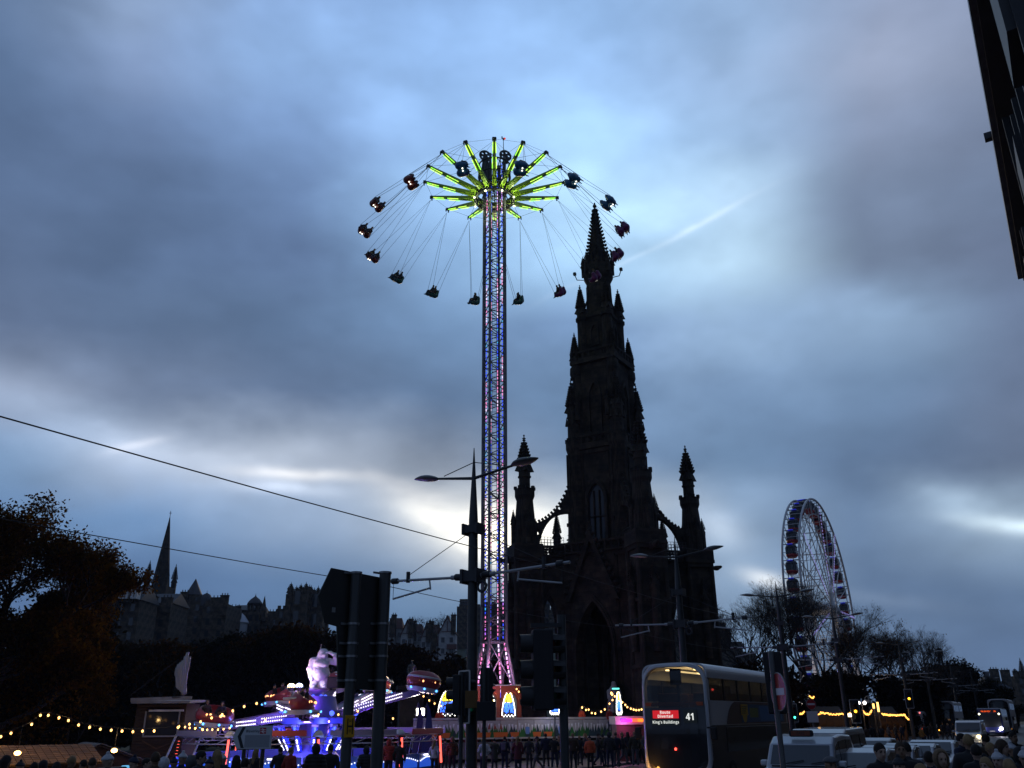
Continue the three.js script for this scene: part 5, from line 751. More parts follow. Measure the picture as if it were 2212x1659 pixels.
for (const style of ['short', 'long', 'beanie', 'hood', 'flatcap']) {
  const f = (x, y, z) => {
    let d;
    if (style === 'short') d = Math.max(Math.hypot(x / 0.084, (y - 0.165) / 0.108, (z + 0.014) / 0.104) * 0.086 - 0.086, -(y - 0.1 - Math.max(0, z) * 1.15), z - 0.085 + 0 * y) ;
    else if (style === 'long') { d = Math.max(Math.hypot(x / 0.09, (y - 0.165) / 0.112, (z + 0.014) / 0.108) * 0.09 - 0.09, -(y - 0.08 - Math.max(0, z) * 1.3)); d = smin(d, capsule(x, y, z, [0, 0.12, -0.075], [0, -0.14, -0.12], 0.075, 0.06), 0.04); for (const s of [-1, 1]) d = smin(d, capsule(x, y, z, [s * 0.075, 0.14, -0.02], [s * 0.09, -0.1, -0.03], 0.028, 0.03), 0.03); }
    else if (style === 'beanie') { d = Math.max(Math.hypot(x / 0.092, (y - 0.175) / 0.1, (z + 0.01) / 0.112) * 0.092 - 0.092, -(y - 0.175 + z * 0.15)); d = smin(d, Math.max(Math.hypot(x / 0.096, (z + 0.01) / 0.116) * 0.098 - 0.098, Math.abs(y - 0.19) - 0.02), 0.01); d = smin(d, Math.hypot(x, y - 0.295, z + 0.01) - 0.034, 0.004); }
    else if (style === 'flatcap') { d = Math.max(Math.hypot(x / 0.105, (y - 0.2) / 0.075, (z - 0.01) / 0.135) * 0.09 - 0.09, -(y - 0.19)); }
    else d = Math.max(Math.hypot(x / 0.12, (y - 0.14) / 0.155, (z + 0.025) / 0.125) * 0.12 - 0.12, -(Math.hypot(x / 0.085, (y - 0.14) / 0.115, (z - 0.09) / 0.13) * 0.085 - 0.085));
    return d + 0.006 * (vnoise(x * 40, y * 26, z * 40) - 0.5);
  };
  hairGeo[style] = skin(f, [-0.15, -0.24, -0.22], [0.15, 0.38, 0.17], 0.017);
}
const handGeo = (() => { const g = G(); g.ball(0.042, 0, -0.045, 0, 8, 0.62, 1.15, 1); [[-0.032, 0.062], [-0.011, 0.074], [0.011, 0.07], [0.031, 0.054]].forEach(([z, l], i) => { g.tube(V(0, -0.085, z), V(0.008, -0.085 - l * 0.55, z), 0.0095, 0.0085, 5).tube(V(0.008, -0.085 - l * 0.55, z), V(0.026, -0.085 - l, z), 0.0085, 0.007, 5); }); g.tube(V(0.004, -0.03, 0.034), V(0.016, -0.07, 0.058), 0.011, 0.009, 5).tube(V(0.016, -0.07, 0.058), V(0.024, -0.098, 0.056), 0.009, 0.008, 5); return g.done(); })();
// poses: joints of a 1.72 m figure
const poses = {
  stand: { hip: [[0.1, 0.9, 0], [-0.1, 0.9, 0]], knee: [[0.11, 0.49, 0.03], [-0.11, 0.49, 0.03]], ank: [[0.12, 0.08, -0.02], [-0.13, 0.08, -0.01]], elb: [[0.27, 1.12, -0.03], [-0.27, 1.12, -0.03]], wri: [[0.26, 0.88, 0.06], [-0.26, 0.88, 0.06]] },
  walk: { hip: [[0.1, 0.9, 0], [-0.1, 0.9, 0]], knee: [[0.1, 0.5, 0.17], [-0.1, 0.5, -0.02]], ank: [[0.1, 0.09, 0.26], [-0.1, 0.14, -0.32]], elb: [[0.27, 1.13, -0.14], [-0.27, 1.13, 0.06]], wri: [[0.24, 0.9, -0.12], [-0.24, 0.95, 0.22]] },
  pocket: { hip: [[0.1, 0.9, 0], [-0.1, 0.9, 0]], knee: [[0.13, 0.49, 0.03], [-0.1, 0.49, 0.05]], ank: [[0.17, 0.08, 0], [-0.12, 0.08, -0.03]], elb: [[0.31, 1.12, -0.06], [-0.31, 1.12, -0.06]], wri: [[0.19, 0.96, 0.12], [-0.19, 0.96, 0.12]] },
  photo: { hip: [[0.1, 0.9, 0], [-0.1, 0.9, 0]], knee: [[0.12, 0.49, 0.02], [-0.12, 0.49, 0.02]], ank: [[0.15, 0.08, -0.02], [-0.15, 0.08, -0.02]], elb: [[0.25, 1.22, 0.2], [-0.25, 1.22, 0.2]], wri: [[0.07, 1.46, 0.36], [-0.07, 1.46, 0.36]] },
};
function bodyGeo(pose, coat) { // coat: 'jacket' | 'long' | 'puffy'
  const P = poses[pose], fat = coat === 'puffy' ? 1.16 : 1, B = [];
  B.push([[0, 0.93, 0], [0, 1.2, 0], 0.155 * fat, 0.165 * fat, 0], [[-0.1, 1.33, 0], [0.1, 1.33, 0], 0.12 * fat, 0.12 * fat, 0], [[0, 1.36, -0.01], [0, 1.47, 0], 0.08, 0.065, 0]);
  if (coat === 'long') B.push([[0, 0.95, 0], [0, 0.62, 0], 0.17, 0.2, 0]);
  for (const i of [0, 1]) {
    const s = i ? -1 : 1; B.push([P.hip[i], P.knee[i], 0.105, 0.075, 2], [P.knee[i], P.ank[i], 0.075, 0.055, 2], [[P.ank[i][0], P.ank[i][1] - 0.035, P.ank[i][2] - 0.02], [P.ank[i][0] + s * 0.01, P.ank[i][1] - 0.042, P.ank[i][2] + 0.17], 0.045, 0.04, 3]);
    B.push([[s * 0.185, 1.36, 0], P.elb[i], 0.078 * fat, 0.066 * fat, 0], [P.elb[i], P.wri[i], 0.064 * fat, 0.048 * fat, 0]);
  }
  const f = (x, y, z) => { let d = 9; for (const b of B) { const q = b[4] === 0 && b[0][0] === 0 ? capsule(x, y, z * 1.28, b[0], b[1], b[2], b[3]) * 0.86 : capsule(x, y, z, b[0], b[1], b[2], b[3]); d = smin(d, q, 0.045); } return d + (coat === 'puffy' ? 0.012 * Math.sin(y * 62) * (y > 0.9 && y < 1.4 ? 1 : 0) : 0.008 * (vnoise(x * 16, y * 11, z * 16) - 0.5)); };
  const g = skin(f, [-0.48, -0.02, -0.5], [0.48, 1.6, 0.56], 0.031); g.userData = { B, P }; return g;
}
const bodyCache = new Map(), clothMat = new THREE.MeshStandardMaterial({ roughness: 0.92, vertexColors: true, map: texCloth });
function personGeo(pose, coat, style, c) {
  const key = pose + coat; if (!bodyCache.has(key)) bodyCache.set(key, bodyGeo(pose, coat)); const g = bodyCache.get(key), { B, P } = g.userData;
  const cols = [c.coat, c.skin, c.legs, c.shoes], p = g.attributes.position, C = new Float32Array(p.count * 3);
  for (let i = 0; i < p.count; i++) { let bd = 9, t = 0; const x = p.getX(i), y = p.getY(i), z = p.getZ(i); for (const b of B) { const d = capsule(x, y, z, b[0], b[1], b[2], b[3]); if (d < bd) { bd = d; t = b[4]; } } if (y < (coat === 'long' ? 0.6 : 0.86) && t === 0 && Math.abs(x) < 0.2) t = 2; else if (y > (coat === 'long' ? 0.6 : 0.86) && t === 2) t = 0; C.set(cols[t], i * 3); }
  const body = new THREE.BufferGeometry(); body.setAttribute('position', p); body.setAttribute('normal', g.attributes.normal); body.setAttribute('uv', g.attributes.uv); body.setAttribute('color', new THREE.BufferAttribute(C, 3)); body.setIndex(g.index);
  const one = (src, col, m) => { const o = src.clone(); if (col) { const a = new Float32Array(o.attributes.position.count * 3); for (let i = 0; i < a.length; i += 3) a.set(col, i); o.setAttribute('color', new THREE.BufferAttribute(a, 3)); } o.applyMatrix4(m); return o.index ? o.toNonIndexed() : o; };
  const L = [body.toNonIndexed(), one(headTone(headGeo, c.skin, c.hair, style), null, TR(0, 1.455, 0.015, c.look || 0, c.nod || 0)), one(hairGeo[style], c.cap || c.hair, TR(0, 1.455, 0.015, c.look || 0, c.nod || 0))];
  for (const i of [0, 1]) if (pose !== 'pocket') { const w = V(...P.wri[i]), d = w.clone().sub(V(...P.elb[i])).normalize(); L.push(one(handGeo, c.glove || c.skin, new THREE.Matrix4().compose(w, new THREE.Quaternion().setFromUnitVectors(V(0, -1, 0), d), V(i ? 1 : -1, 1, 1)))); }
  return mergeGeometries(L);
}
const pal = { black: [0.014, 0.014, 0.016], charcoal: [0.03, 0.03, 0.034], navy: [0.012, 0.018, 0.045], brown: [0.06, 0.035, 0.018], olive: [0.04, 0.042, 0.022], grey: [0.1, 0.1, 0.105], 'dark red': [0.09, 0.012, 0.014], 'pale grey': [0.32, 0.34, 0.37], white: [0.55, 0.56, 0.58], orange: [0.6, 0.1, 0.03], red: [0.3, 0.025, 0.02], mustard: [0.3, 0.14, 0.02], tan: [0.2, 0.13, 0.07], 'pale blue': [0.3, 0.36, 0.42], teal: [0.02, 0.08, 0.09], pink: [0.4, 0.04, 0.14], 'hi-vis green': [0.08, 0.45, 0.03], 'hi-vis orange': [0.8, 0.1, 0.03] };
const skins = [[0.42, 0.27, 0.19], [0.5, 0.33, 0.24], [0.3, 0.18, 0.11], [0.46, 0.3, 0.21]], hairs = { dark: [0.015, 0.011, 0.008], brown: [0.06, 0.035, 0.018], fair: [0.28, 0.18, 0.08], grey: [0.22, 0.21, 0.2] };
const pv = rng(41), crowd = [];
const styleSay = { short: 'short {h} hair', long: 'long {h} hair', beanie: '{c} bobble hat', hood: 'hood up', flatcap: '{c} flat cap' };
// x on the sheet, distance, turn, coat colour, style, pose, coat cut, height, extras
function person(x, D, turn, coat, style, pose, cut, place, e = {}) {
  const hair = e.hair || ['dark', 'brown', 'dark', 'fair'][Math.floor(pv() * 4)], cap = e.cap || ['grey', 'white', 'charcoal', 'dark red', 'navy'][Math.floor(pv() * 5)];
  const c = { coat: pal[coat], skin: skins[Math.floor(pv() * 4)], legs: pal[e.legs || ['black', 'charcoal', 'navy', 'charcoal'][Math.floor(pv() * 4)]], shoes: pal[e.shoes || 'black'], hair: hairs[hair], look: (pv() - 0.5) * 0.9, nod: (pv() - 0.4) * 0.25 };
  if (style === 'beanie' || style === 'flatcap') c.cap = pal[cap]; if (style === 'hood') c.cap = pal[e.cap || coat];
  const h = e.h || 1.62 + pv() * 0.2, base = e.at || onGround(x, D, e.lift ?? 0.12);
  const o = solo('person', personGeo(pose, cut, style, c), clothMat, '', 'person', base, turn, place); o.scale.setScalar(h / 1.735);
  const verb = { stand: 'standing', walk: 'walking', pocket: 'with hands in pockets', photo: 'holding up a phone' }[pose];
  const say = `${coat} ${cut === 'puffy' ? 'padded jacket' : cut === 'long' ? 'long coat' : 'jacket'}, ${styleSay[style].replace('{h}', hair).replace('{c}', cap)}, ${verb}`;
  if (e.bag) part(o, 'backpack', G().rbox(0.3, 0.42, 0.16, 0.06, 0, 1.0, -0.22).done(), mat(pal[e.bag], 0.9, { map: texCloth }));
  if (pose === 'photo') { const m = part(o, 'phone', G().rbox(0.075, 0.15, 0.012, 0.005, 0, 1.5, 0.42).done(), MT.black); m.rotation.x = -0.1; }
  crowd.push({ o, say, place, x }); return o;
}
const faceAway = Math.PI, any = a => a[Math.floor(pv() * a.length)];
{ // along the south pavement in front of the painted fence
  const place = 'in the crowd before the painted fence';
  const list = [[880, 50, 'black', 'long', 'stand', 'long'], [912, 52, 'charcoal', 'short', 'photo', 'jacket'], [925, 48, 'black', 'short', 'stand', 'jacket'], [940, 45, 'pale grey', 'long', 'stand', 'jacket', { hair: 'fair', legs: 'black' }], [962, 50, 'brown', 'short', 'stand', 'jacket'], [978, 47, 'brown', 'hood', 'stand', 'puffy', { cap: 'tan' }], [1046, 46, 'white', 'short', 'pocket', 'puffy', { legs: 'navy' }], [1068, 49, 'olive', 'short', 'stand', 'long'], [1090, 49, 'navy', 'short', 'stand', 'jacket', { bag: 'grey' }], [1106, 51, 'grey', 'beanie', 'walk', 'jacket', { cap: 'white' }], [1118, 46, 'dark red', 'long', 'stand', 'long', { hair: 'fair' }], [1142, 50, 'charcoal', 'short', 'stand', 'jacket'], [1160, 47, 'black', 'beanie', 'walk', 'jacket', { legs: 'grey' }], [1178, 52, 'navy', 'short', 'stand', 'puffy'], [1196, 50, 'black', 'short', 'photo', 'jacket'], [1206, 54, 'tan', 'short', 'stand', 'jacket'], [1236, 48, 'brown', 'short', 'stand', 'jacket'], [1250, 52, 'black', 'short', 'stand', 'jacket'], [1262, 55, 'charcoal', 'long', 'walk', 'long'], [1272, 47, 'orange', 'beanie', 'stand', 'puffy', { cap: 'navy', legs: 'black' }], [1290, 50, 'black', 'short', 'walk', 'jacket'], [1300, 52, 'olive', 'short', 'pocket', 'jacket'], [1314, 48, 'charcoal', 'hood', 'stand', 'puffy'], [1328, 49, 'navy', 'short', 'stand', 'jacket', { legs: 'grey' }], [1342, 51, 'black', 'short', 'walk', 'jacket', { legs: 'grey' }], [1354, 53, 'charcoal', 'long', 'stand', 'long'], [1368, 50, 'olive', 'short', 'stand', 'jacket', { legs: 'grey' }], [1378, 52, 'tan', 'short', 'walk', 'jacket'], [1382, 55, 'grey', 'beanie', 'stand', 'jacket']];
  for (const [x, D, c, s, p, k, e] of list) { const tt = p === 'walk' ? any([1.4, -1.5]) : faceAway + (pv() - 0.5) * 0.9; person(x, D + 3, tt, c, s, p, k, place, e); }
}
{ // close by the ride and behind the signs
  const place = 'in the group beside the spinning ride';
  for (const [x, D, c, s, p, k, e] of [[612, 33, 'black', 'short', 'stand', 'jacket', {}], [634, 32, 'red', 'short', 'stand', 'long', {}], [688, 27, 'black', 'hood', 'stand', 'puffy', {}], [718, 28, 'black', 'short', 'stand', 'jacket', {}], [560, 30, 'black', 'long', 'stand', 'long', {}], [795, 32, 'charcoal', 'hood', 'walk', 'puffy', {}], [846, 46, 'black', 'short', 'photo', 'jacket', { hair: 'grey', lift: 1.0 }], [843, 44, 'red', 'hood', 'stand', 'puffy', { lift: 0.9 }], [834, 47, 'hi-vis green', 'beanie', 'stand', 'jacket', { lift: 1.0 }], [866, 44, 'black', 'short', 'stand', 'jacket', {}]]) { if (e.lift) { delete e.lift; } person(x, D, faceAway + (pv() - 0.5), c, s, p, k, place, e); }
}
{ // bottom left, crossing towards the market
  const place = 'in the throng at bottom left';
  const xs = [8, 30, 62, 92, 110, 140, 168, 196, 214, 246, 300, 330, 348, 366, 388, 404, 424, 442, 462, 478, 490, 520, 538];
  xs.forEach((x, i) => { const e = [{ }, { cap: 'white' }, {}, { cap: 'white' }][i % 4]; person(x, 17.5 + pv() * 5, any([faceAway, faceAway, faceAway + 0.7, faceAway - 0.8, 1.3]), i === 0 ? 'pink' : any(['black', 'charcoal', 'navy', 'brown', 'black', 'olive', 'grey']), i === 15 || i === 10 ? 'beanie' : any(['short', 'beanie', 'long', 'short', 'hood']), any(['stand', 'stand', 'walk', 'pocket']), any(['jacket', 'puffy', 'long']), place, e); });
}
{ // bottom right, on the near pavement edge
  const place = 'in the near crowd at bottom right';
  const list = [[1888, 14.6, 0.35, 'black', 'short', 'stand', 'jacket', { h: 1.8 }], [1780, 13.2, 0.5, 'brown', 'flatcap', 'pocket', 'jacket', { cap: 'grey', h: 1.66 }], [1935, 15.5, -0.6, 'black', 'short', 'stand', 'jacket', {}], [1946, 16.2, 2.4, 'charcoal', 'short', 'stand', 'jacket', {}], [1925, 13.6, -0.2, 'charcoal', 'beanie', 'pocket', 'puffy', { cap: 'charcoal', h: 1.62 }], [1972, 13.2, 0.3, 'black', 'long', 'stand', 'jacket', { h: 1.56 }], [1993, 15, 2.9, 'navy', 'short', 'pocket', 'jacket', { h: 1.66 }], [2018, 14.2, -0.4, 'brown', 'hood', 'pocket', 'puffy', { cap: 'tan', h: 1.7 }], [2082, 16.4, 2.5, 'black', 'short', 'stand', 'long', { h: 1.88 }], [2096, 15.4, faceAway, 'black', 'short', 'stand', 'jacket', {}], [2112, 14.1, -1.1, 'tan', 'long', 'stand', 'jacket', { hair: 'fair', h: 1.6 }], [2128, 18, 0.4, 'charcoal', 'short', 'stand', 'jacket', {}], [2138, 14.8, -0.5, 'grey', 'beanie', 'pocket', 'puffy', { cap: 'white', h: 1.64 }], [2152, 16.5, 0.8, 'pale grey', 'long', 'stand', 'jacket', { hair: 'brown' }], [2160, 13.9, faceAway, 'mustard', 'long', 'pocket', 'jacket', { hair: 'fair', h: 1.58 }], [2172, 18.5, 0.2, 'olive', 'beanie', 'stand', 'jacket', { cap: 'white' }], [2186, 15.8, faceAway, 'black', 'hood', 'stand', 'puffy', {}], [2196, 14.5, -0.3, 'black', 'beanie', 'pocket', 'jacket', { cap: 'white', h: 1.68 }], [2208, 17.4, -0.8, 'charcoal', 'short', 'stand', 'long', {}], [2066, 21, 0.6, 'navy', 'short', 'walk', 'jacket', {}], [2120, 22, faceAway, 'brown', 'short', 'walk', 'jacket', {}], [2180, 23, 0.3, 'black', 'short', 'walk', 'jacket', {}]];
  for (const [x, D, t, c, s, p, k, e] of list) person(x, D, t, c, s, p, k, place, e);
}
{ // far walkers by the buses
  const place = 'in the far walkers by the buses';
  for (const [x, D, c] of [[1995, 84, 'black'], [2008, 82, 'brown'], [1986, 70, 'mustard'], [2034, 96, 'black'], [2044, 98, 'navy'], [2056, 95, 'black'], [1930, 90, 'charcoal'], [1944, 92, 'navy'], [1900, 86, 'charcoal'], [1915, 88, 'grey'], [1880, 84, 'black'], [1868, 85, 'brown'], [2066, 100, 'charcoal']]) person(x, D, any([0, faceAway, 1.3]), c, 'short', 'walk', 'jacket', place, { lift: 0.0 });
}
{ const by = {}; for (const c of crowd) (by[c.place] ||= []).push(c); const ord = ['first', 'second', 'third', 'fourth', 'fifth', 'sixth', 'seventh', 'eighth', 'ninth', 'tenth']; const th = n => n < 10 ? ord[n] : `${n + 1}th`;
  const short = { 'in the crowd before the painted fence': ['fence crowd', 'people before the painted fence'], 'in the group beside the spinning ride': ['ride crowd', 'people beside the spinning ride'], 'in the throng at bottom left': ['bottom-left crowd', 'people at bottom left'], 'in the near crowd at bottom right': ['bottom-right crowd', 'people at bottom right'], 'in the far walkers by the buses': ['far walkers', 'walkers by the distant buses'] };
  for (const k in by) by[k].sort((a, b) => a.x - b.x).forEach((c, i) => { tag(c.o, `${c.say}, ${th(i)} from left of ${short[k][0]}`.replace(/^/, ''), 'person', short[k][1]); }); }
// ------------------------------------------------------------------ fairground
const warmBulb = glow(1, 0.5, 0.14, 4.5), bulbGeo = G().ball(0.045, 0, -0.05, 0, 8, 1, 1.15, 1).done(), capGeo = G().cyl(0.03, 0.025, 0.06, 0, 0, 0, 6).done();
function lightString(pts, D, label, k = 1, conv = [0, 0, 1], lit = 0) { // pts in enlarged-view pixels
  const P = pts.map(([x, y]) => at((conv[0] + x * conv[2]) / 1.4756, (conv[1] + y * conv[2]) / 1.4756, D)), o = thing('string_lights', label, 'string lights', V(P[0].x, P[0].y, P[0].z), 0, 'warm string lights over the fair');
  const L = P.map(p => p.clone().sub(P[0])), c = G(); for (let i = 0; i < L.length - 1; i++) { const a = L[i].clone().add(V(0, 0.07, 0)), b = L[i + 1].clone().add(V(0, 0.07, 0)), m = a.clone().lerp(b, 0.5); m.y -= a.distanceTo(b) * 0.05; c.tube(a, m, 0.009, 0.009, 4).tube(m, b, 0.009, 0.009, 4); }
  part(o, 'cable', c.done(), MT.wire); L.forEach((p, i) => { const b = part(o, 'light_bulb', bulbGeo, warmBulb); b.position.copy(p); b.scale.setScalar(k); const s = part(b, 'socket', capGeo, MT.dark); if (lit && i % lit === 0) lampLight(P[i].clone().add(V(0, -0.16, 0.05)), [1, 0.6, 0.22], 0.9, 0.06); });
  return o;
}
lightString([[-60, 575], [20, 545], [190, 487], [537, 338], [683, 188], [815, 188], [995, 228], [1153, 275], [1323, 350], [1508, 387], [1688, 420], [1870, 437], [2052, 450], [2234, 463], [2395, 452], [2590, 448], [2990, 390]], 38, 'string of warm bulbs over the chalets at far left', 1.05, [0, 2240, 0.19], 3);
lightString([[1728, 1245], [1788, 1254], [1832, 1262], [1886, 1266], [1960, 1278]].concat([]), 42, 'short string of warm bulbs at top of the blue stairs', 0.9, [0, 1900, 0.3302], 4);
lightString([[318, 290], [428, 305], [508, 315], [590, 312], [680, 312], [770, 305], [868, 288]], 42, 'sagging string of warm bulbs left of the station sign', 0.9, [560, 2260, 0.1989], 4);
lightString([[55, 258], [225, 222], [402, 182], [578, 122], [748, 68], [918, 8], [1100, -60], [1300, -110]], 40, 'string of warm bulbs rising towards the spinning ride', 1.05, [560, 2260, 0.1989], 4);
lightString([[905, 985], [1440, 930], [1545, 1000], [1640, 930], [1835, 895], [2190, 970]], 42, 'loose string of warm bulbs across the spinning ride', 0.9, [560, 1980, 0.3164], 4);
lightString([[155, 475], [245, 430], [320, 400], [437, 455], [490, 493], [540, 522], [600, 545]], 52, 'string of warm bulbs left of the yellow and blue light motif', 1, [1200, 2060, 0.3436], 4);
lightString([[1250, 432], [1300, 388], [1320, 412], [1370, 448], [1390, 480], [1433, 517], [1480, 537], [1502, 550], [1590, 565], [1640, 480], [1690, 500]], 60, 'string of warm bulbs falling right from the red panel', 1.15, [1200, 2060, 0.3436], 4);
lightString([[1134, 378], [1198, 420], [1243, 415], [1295, 472], [1354, 478], [1452, 448], [1514, 412], [1592, 315], [1680, 190], [1643, 255]], 60, 'string of warm bulbs over the staff in orange vest', 1.15, [1640, 2180, 0.19], 4);
lightString([[1808, 290], [1858, 335], [1892, 372], [1950, 398], [1997, 413], [2042, 423], [2085, 422], [2130, 412]], 58, 'string of warm bulbs beside the bus front', 1.15, [1640, 2180, 0.19], 4);
lightString([[1700, 95], [1625, 130], [1635, 150]].slice(1), 58, 'pair of warm bulbs under the green sign lamp', 1.6, [1640, 2180, 0.19]);
{ const two = (x, y, D, l) => { const p = at(x, y, D), o = thing('hanging_lamp', l, 'lamp', p, 0, 'lamps hanging in the chalets'); part(o, 'light_bulb', G().ball(0.11, 0, 0, 0, 10, 1.2, 0.8, 1).done(), glow(1, 0.55, 0.15, 9)); part(o, 'cord', G().tube(V(0, 0.08, 0), V(0, 0.9, 0), 0.012, 0.012, 4).done(), MT.wire); lampLight(p.clone().add(V(0, -0.16, 0.1)), [1, 0.6, 0.22], 2.4, 0.1); };
  two(38, 1626.5, 36, 'glowing hanging lamp under the left chalet eaves'); two(247, 1621, 38, 'glowing hanging lamp between the two chalets'); }
// dense strings along stall roofs, far right
function denseString(a, b, n, D, label) { const A = at(...a, D), B = at(...b, D), o = thing('string_lights', label, 'string lights', A, 0, 'bright strings of bulbs on the far stall roofs'), g = G(), r = rng(n); for (let i = 0; i <= n; i++) { const p = A.clone().lerp(B, i / n).sub(A); g.ball(0.055 + r() * 0.03, p.x, p.y + (r() - 0.5) * 0.12 - 0.1 * Math.sin(i / n * Math.PI), p.z, 6); } const m = part(o, 'light_bulbs', g.done(), glow(1, 0.42, 0.08, 3)); m.userData.kind = 'stuff'; part(o, 'cable', G().tube(V(0, 0.08, 0), B.clone().sub(A).add(V(0, 0.08, 0)), 0.015, 0.015, 4).done(), MT.wire); for (const u of [0.25, 0.75]) lampLight(A.clone().lerp(B, u).add(V(0, -0.2, 0.3)), [1, 0.55, 0.18], 0.8, 0.3); }
const z3 = (x, y) => [(2380 + x * 0.217) / 1.4756, (2200 + y * 0.217) / 1.4756], z4 = (x, y) => [(2800 + x * 0.2098) / 1.4756, (2150 + y * 0.2098) / 1.4756];
denseString(z3(970, 388), z3(1085, 335), 9, 92, 'short rising end of the bright bulb string, left stall roof'); denseString(z3(1090, 333), z3(1530, 342), 36, 92, 'long level bright bulb string over the left stall roof'); denseString(z3(1985, 350), z4(400, 608), 46, 95, 'bright bulb string over the right stall roof'); denseString(z4(402, 615), z4(465, 680), 6, 95, 'short falling end of the bulb string by the departing buses');
denseString(z3(1705, 300), z3(1780, 352), 8, 92, 'small drooping bulb string left of the two lit posts'); denseString(z3(1785, 350), z3(1835, 285), 6, 92, 'small rising bulb string touching the two lit posts'); denseString(z3(780, 345), z3(845, 310), 7, 90, 'few warm bulbs beside the green signal'); denseString(z3(925, 92), z3(985, 100), 5, 90, 'few warm bulbs above the far no entry sign');
for (const [x, y0, y1, l] of [[1868, 195, 268, 'left of two glowing upright lamp posts at the far stalls'], [1940, 175, 318, 'right taller glowing upright lamp post at the far stalls']]) { const a = at(...z3(x, y1), 93), b = at(...z3(x, y0), 93), o = thing('lamp_post', l, 'lamp post', V(a.x, gy(a), a.z), 0, 'glowing posts at the far stalls'); part(o, 'post', G().cyl(0.06, 0.06, a.y - gy(a), 0, 0, 0, 8).done(), MT.dark); part(o, 'lamp_tube', G().cyl(0.1, 0.1, b.y - a.y, 0, a.y - gy(a), 0, 10).done(), glow(1, 0.55, 0.15, 2.6)); lampLight(V(a.x, (a.y + b.y) / 2, a.z + 0.4), [1, 0.6, 0.25], 1.2, 0.3); }
for (const [x, y, D, c, l] of [[1688, 185, 92, [0.95, 0.85, 0.8], 'bright white lamp above the amber signal']]) { const p = at(...z3(x, y), D), o = thing('lamp_post', l, 'lamp post', V(p.x, gy(p), p.z), 0); part(o, 'post', G().cyl(0.07, 0.05, p.y - gy(p), 0, 0, 0, 8).done(), MT.dark); for (const d of [-0.3, 0.3]) part(o, 'lamp_globe', G().ball(0.17, d, p.y - gy(p), 0, 10).done(), glow(...c, 6)); lampLight(V(p.x, p.y, p.z + 0.8), c, 6, 0.25); }
// low stalls under the dense strings
for (const [x0, x1, y0, D, l] of [[z3(1080, 0)[0], z3(1540, 0)[0], 1566, 93.5, 'dark stall under the level bulb string'], [z3(1980, 0)[0], z4(420, 0)[0], 1566, 96.5, 'dark stall under the right bulb string']]) { const a = at(x0, 1552, D), b = at(x1, 1552, D), w = b.x - a.x, yr = at((x0 + x1) / 2, 1541, D).y, g0 = gy(a), o = thing('market_stall', l, 'market stall', V((a.x + b.x) / 2, g0, a.z), 0, 'stalls at the far fair'); part(o, 'roof', G().add(new THREE.CylinderGeometry(1.9, 1.9, w, 3), TR(0, yr - g0 - 0.95, -2.2, 0, 0, Math.PI / 2)).done(), MT.woodDark); part(o, 'back_wall', G().box(w, 2.3, 0.1, 0, 0.12, -3.6).done(), MT.wood); part(o, 'counter', G().box(w, 1.0, 0.5, 0, 0.12, -0.6).done(), MT.wood); for (let i = 0; i <= 4; i++) part(o, 'post', G().box(0.12, yr - g0 - 0.3, 0.12, -w / 2 + w * i / 4, 0.12, -0.4).done(), MT.woodDark); }

